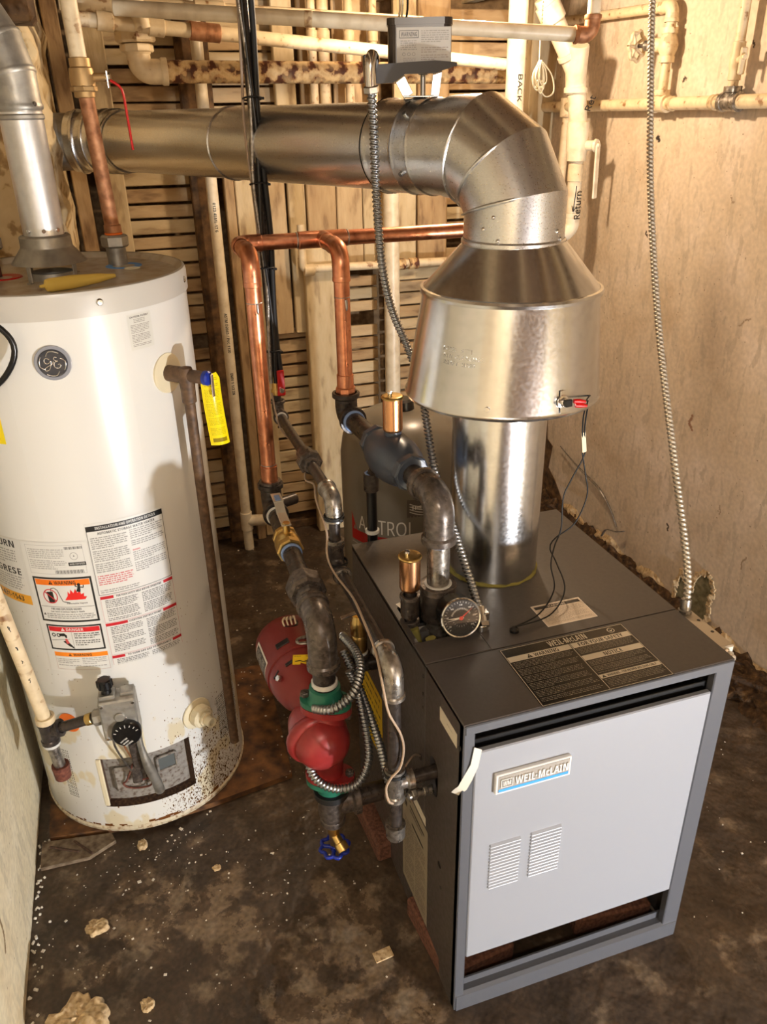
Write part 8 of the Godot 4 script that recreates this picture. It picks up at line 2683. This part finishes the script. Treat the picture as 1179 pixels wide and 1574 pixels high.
	# lumps of fallen plaster edging the wall's foot
	for k in [[-0.60, 0.075, 0.30, "nearest the viewer, beyond the boiler's front corner"], [-0.86, 0.085, 0.20, "just in front of the grey-green hole"], [-1.30, 0.095, 0.22, "just behind the grey-green hole"], [-1.62, 0.10, 0.26, "below the bent metal straps"], [-1.92, 0.10, 0.22, "farthest back, by the brown tear"]]:
		var lump := Shape.new()
		var rows := []
		var nz := noise(int(k[0] * -100), 14.0, 3)
		for i in 8:
			var row := PackedVector3Array()
			for j in 22:
				var u := i / 7.0
				var zz2: float = k[0] + (j / 21.0 - 0.5) * k[2]
				var e := sin(PI * j / 21.0)
				row.append(Vector3(1.421 - (0.016 + 0.012 * nz.get_noise_2d(zz2, u)) * sin(PI * u) * (0.3 + 0.7 * e), k[1] - 0.03 + 0.07 * u * (0.5 + 0.5 * e) + 0.012 * nz.get_noise_2d(zz2 * 3.0, u + 4.0), zz2))
			rows.append(row)
		lump.grid(rows, false, Vector3(-1, 0.2, 0))
		solo("plaster_lump", lump, M.crumbled_plaster, "crumbled plaster edge at the right wall's foot, " + k[3], "plaster", "crumbled plaster along the right wall")
	# dry weeds of old wire on the wall
	var w := Shape.new()
	w.tube(Shape.resample([Vector3(1.40, 0.40, -2.05), Vector3(1.395, 0.37, -1.90), Vector3(1.40, 0.345, -1.78), Vector3(1.395, 0.33, -1.68), Vector3(1.40, 0.275, -1.60), Vector3(1.405, 0.215, -1.55)], 0.02), [0.003, 0.004, 0.006, 0.007, 0.007, 0.005, 0.004], 8, true, 0.5)
	w.tube(Shape.resample([Vector3(1.385, 0.14, -1.62), Vector3(1.38, 0.19, -1.585), Vector3(1.39, 0.205, -1.53), Vector3(1.40, 0.225, -1.49)], 0.015), 0.006, 8, true, 0.5)
	solo("old_strap", w, M.old_iron, "bent scraps of old metal strap against the right wall behind the boiler", "strap")

# ---------------------------------------------------------------- loose cables
func cables() -> void:
	var t := thing("power_cable", "long pale armoured cable hanging from the ceiling to the box at the boiler's right", "cable", Vector3(0.637, 0.80, -0.198))
	var s := Shape.new()
	s.armour([Vector3(0.97, 2.21, -1.10), Vector3(0.95, 2.062, -1.066), Vector3(0.90, 1.838, -0.953), Vector3(0.85, 1.617, -0.832), Vector3(0.78, 1.337, -0.638), Vector3(0.70, 1.091, -0.413), Vector3(0.660, 0.941, -0.284), Vector3(0.630, 0.87, -0.215), Vector3(0.613, 0.825, -0.192)], 0.0078, 0.0110, 0.0014, 10)
	part(t, "armoured_sleeve", s, mat("bx_steel", Color(0.72, 0.69, 0.63), 0.42, 0.75))
	var cn := Shape.new()
	cn.rod(Vector3(0.618, 0.845, -0.198), Vector3(0.612, 0.812, -0.190), 0.0115)
	cn.nut(Vector3(0.613, 0.822, -0.191), Vector3(0.612, 0.814, -0.190), 0.016)
	part(t, "connector", cn, M.old_iron)
	var j := thing("junction_box", "small metal junction box with holes on the boiler's right side", "box", Vector3(0.62, 0.68, -0.12))
	var b := Shape.new()
	b.box(Vector3(0.611, 0.778, -0.130), Vector3(0.046, 0.074, 0.150), 0.003)
	part(j, "box", b, mat("zinc_plate", Color(0.74, 0.70, 0.63), 0.45, 0.6))
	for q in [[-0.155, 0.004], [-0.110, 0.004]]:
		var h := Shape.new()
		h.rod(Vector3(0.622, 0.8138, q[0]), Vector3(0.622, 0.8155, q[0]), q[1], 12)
		part(j, "painted_screw_hole", h, M.plastic_and_hole_black)  # raised black discs stand in for the dark inside the holes
	var e := Shape.new()
	e.rod(Vector3(0.612, 0.798, -0.058), Vector3(0.612, 0.800, -0.032), 0.010)
	e.nut(Vector3(0.612, 0.798, -0.052), Vector3(0.612, 0.800, -0.041), 0.0135)
	part(j, "cable_clamp", e, M.chrome)

# ---------------------------------------------------------------- on the floor
func floor_things() -> void:
	# plywood sheet under the heater and a board between heater and boiler
	var b := Shape.new()
	b.prism(PackedVector2Array([Vector2(-0.900, -1.38), Vector2(-0.165, -1.38), Vector2(-0.190, -0.812), Vector2(-0.44, -0.775), Vector2(-0.62, -0.762), Vector2(-0.885, -0.800)]), 0.018, Transform3D(Basis(Vector3(1, 0, 0), Vector3(0, 0, 1), Vector3(0, -1, 0)), Vector3(0, 0.0185, 0)))
	solo("plywood_sheet", b, M.plywood, "worn brown plywood sheet lying under the water heater", "board")
	var cs := Shape.new()
	cs.prism(PackedVector2Array([Vector2(-0.905, -0.795), Vector2(-0.72, -0.765), Vector2(-0.71, -0.735), Vector2(-0.78, -0.70), Vector2(-0.905, -0.705)]), 0.012, Transform3D(Basis(Vector3(1, 0, 0), Vector3(0, 0, 1), Vector3(0, -1, 0)), Vector3(0, 0.0125, 0)))
	solo("floor_slab", cs, M.dirty_slab, "flat grey-brown slab edge lying at the heater's left foot", "slab")
	var st := thing("splinter", "two dark wood splinters lying by the heater's left foot", "splinter", Vector3(-0.80, 0.013, -0.74))
	for k in [[-0.845, -0.745, 0.5, 0.09], [-0.795, -0.735, 0.9, 0.08]]:
		var s := Shape.new()
		s.box(Vector3(k[0], 0.017, k[1]), Vector3(k[3], 0.006, 0.007), 0.002, Basis(Vector3.UP, -k[2]))
		part(st, "sliver", s, M.dark_brown)
	# plaster debris: big slab at the lower left corner, chip, square of tile
	slab("plaster_slab", Vector3(-0.800, 0.0, -0.245), 0.125, 0.085, 0.035, 5, "large broken slab of cream plaster in the lower left corner")
	slab("plaster_chunk", Vector3(-0.765, 0.0, -0.478), 0.056, 0.030, 0.016, 6, "small ragged cream plaster chunk on the stained floor left of centre")
	slab("plaster_crumb", Vector3(-0.655, 0.0, -0.235), 0.030, 0.025, 0.012, 8, "little plaster crumb beside the large slab")
	slab("plaster_nugget", Vector3(-0.640, 0.0, -0.700), 0.026, 0.024, 0.016, 9, "pale plaster nugget on the white-dusted floor before the heater")
	slab("white_scrap", Vector3(-0.455, 0.0, -0.560), 0.022, 0.014, 0.006, 11, "tiny white scrap in the middle of the dark floor")
	var tl := Shape.new()
	tl.box(Vector3(-0.108, 0.0025, -0.178), Vector3(0.046, 0.004, 0.028), 0.001, Basis(Vector3.UP, 0.1))
	solo("tile_piece", tl, tiled(mat("tile_grey", Color.WHITE, 0.8), M.crumbled_plaster.albedo_texture, 5.0), "small square of grey tile near the boiler's left foot", "tile")
	var sc := Shape.new()
	sc.box(Vector3(0.005, 0.029, -0.53), Vector3(0.095, 0.058, 0.19), 0.005, Basis(Vector3.UP, 0.06))
	solo("brick", sc, M.brick, "dark red brick under the boiler's left side below the black return nipple", "brick")
	# rotten plaster along the left wall's foot
	var g := RandomNumberGenerator.new()
	g.seed = 12
	var left := Shape.new()
	for i in 70:
		var z := g.randf_range(-0.85, 0.1)
		var r := g.randf_range(0.002, 0.006)
		left.box(Vector3(-0.914 + absf(g.randfn(0.0, 0.012)), r * 0.5, z), Vector3(r, r, r * g.randf_range(1.0, 2.5)), r * 0.2, Basis(Vector3(g.randf(), g.randf(), g.randf()).normalized(), g.randf_range(0, 3)))
	var lc := solo("wall_crumbs", left, M.white, "white crumbs of plaster along the foot of the left wall", "crumbs")
	lc.set_meta("kind", "stuff")
	# paint flakes and grit strewn over the floor
	var fl := Shape.new()
	var centres := [[-0.62, -0.70, 0.10, 150], [-0.20, -0.50, 0.16, 60], [-0.25, -1.2, 0.22, 150], [0.0, -2.0, 0.35, 130], [-0.4, -0.35, 0.35, 110], [1.0, -0.30, 0.25, 90], [0.85, -0.75, 0.2, 60], [-0.8, -0.45, 0.12, 60]]
	for k in centres:
		for i in k[3]:
			var x: float = k[0] + g.randfn(0.0, k[2])
			var z: float = k[1] + g.randfn(0.0, k[2])
			if x < -0.9 or x > 1.3 or z < -2.35: continue
			if Vector2(x, z).distance_to(Vector2(HEATER.x, HEATER.z)) < 0.31 or (x > -0.02 and x < 0.62 and z > -0.74 and z < 0.02): continue
			var on_board := x > -0.90 and x < -0.18 and z < -0.80 and z > -1.37
			var r := absf(g.randfn(0.0, 0.0011)) + 0.0006
			fl.box(Vector3(x, (0.0190 if on_board else 0.0006) + r * 0.22, z), Vector3(r * 2.0, r * 0.5, r * g.randf_range(1.0, 2.6)), 0.0, Basis(Vector3.UP, g.randf_range(0, 6)) * Basis(Vector3.RIGHT, g.randf_range(-0.3, 0.3)))
	var flakes := solo("paint_flakes", fl, M.white, "pale paint flakes and grit scattered over the brown floor", "grit")
	flakes.set_meta("kind", "stuff")

# a broken lump with a flat bottom, ragged outline and rough top
func slab(called: String, at: Vector3, w: float, d: float, h: float, sd: int, label: String) -> void:
	var nz := noise(sd, 0.9, 3)
	var rows := []
	for i in 9:
		var row := PackedVector3Array()
		var k: float = [1.0, 1.03, 1.0, 0.96, 0.85, 0.65, 0.4, 0.2, 0.0][i]
		var y: float = [0.0, 0.35, 0.75, 0.92, 1.0, 1.0, 1.0, 1.0, 1.0][i]
		for j in 33:
			var a := TAU * j / 32.0
			var q := 0.5 + 0.16 * nz.get_noise_2d(cos(a) * 1.3, sin(a) * 1.3) + 0.05 * nz.get_noise_2d(cos(a) * 5.0 + 9.0, sin(a) * 5.0) + 0.07 * sin(a * 3.0 + sd) * sin(a * 2.0)
			row.append(at + Vector3(cos(a) * w * q * k, maxf(0.0, h * y * (0.85 + 0.35 * nz.get_noise_2d(cos(a) * k * 3.0 + 20.0, sin(a) * k * 3.0)) if i > 0 else 0.0), sin(a) * d * q * k * 1.3))
		rows.append(row)
	var s := Shape.new()
	s.grid(rows, true)
	solo(called, s, M.crumbled_plaster, label, "plaster")
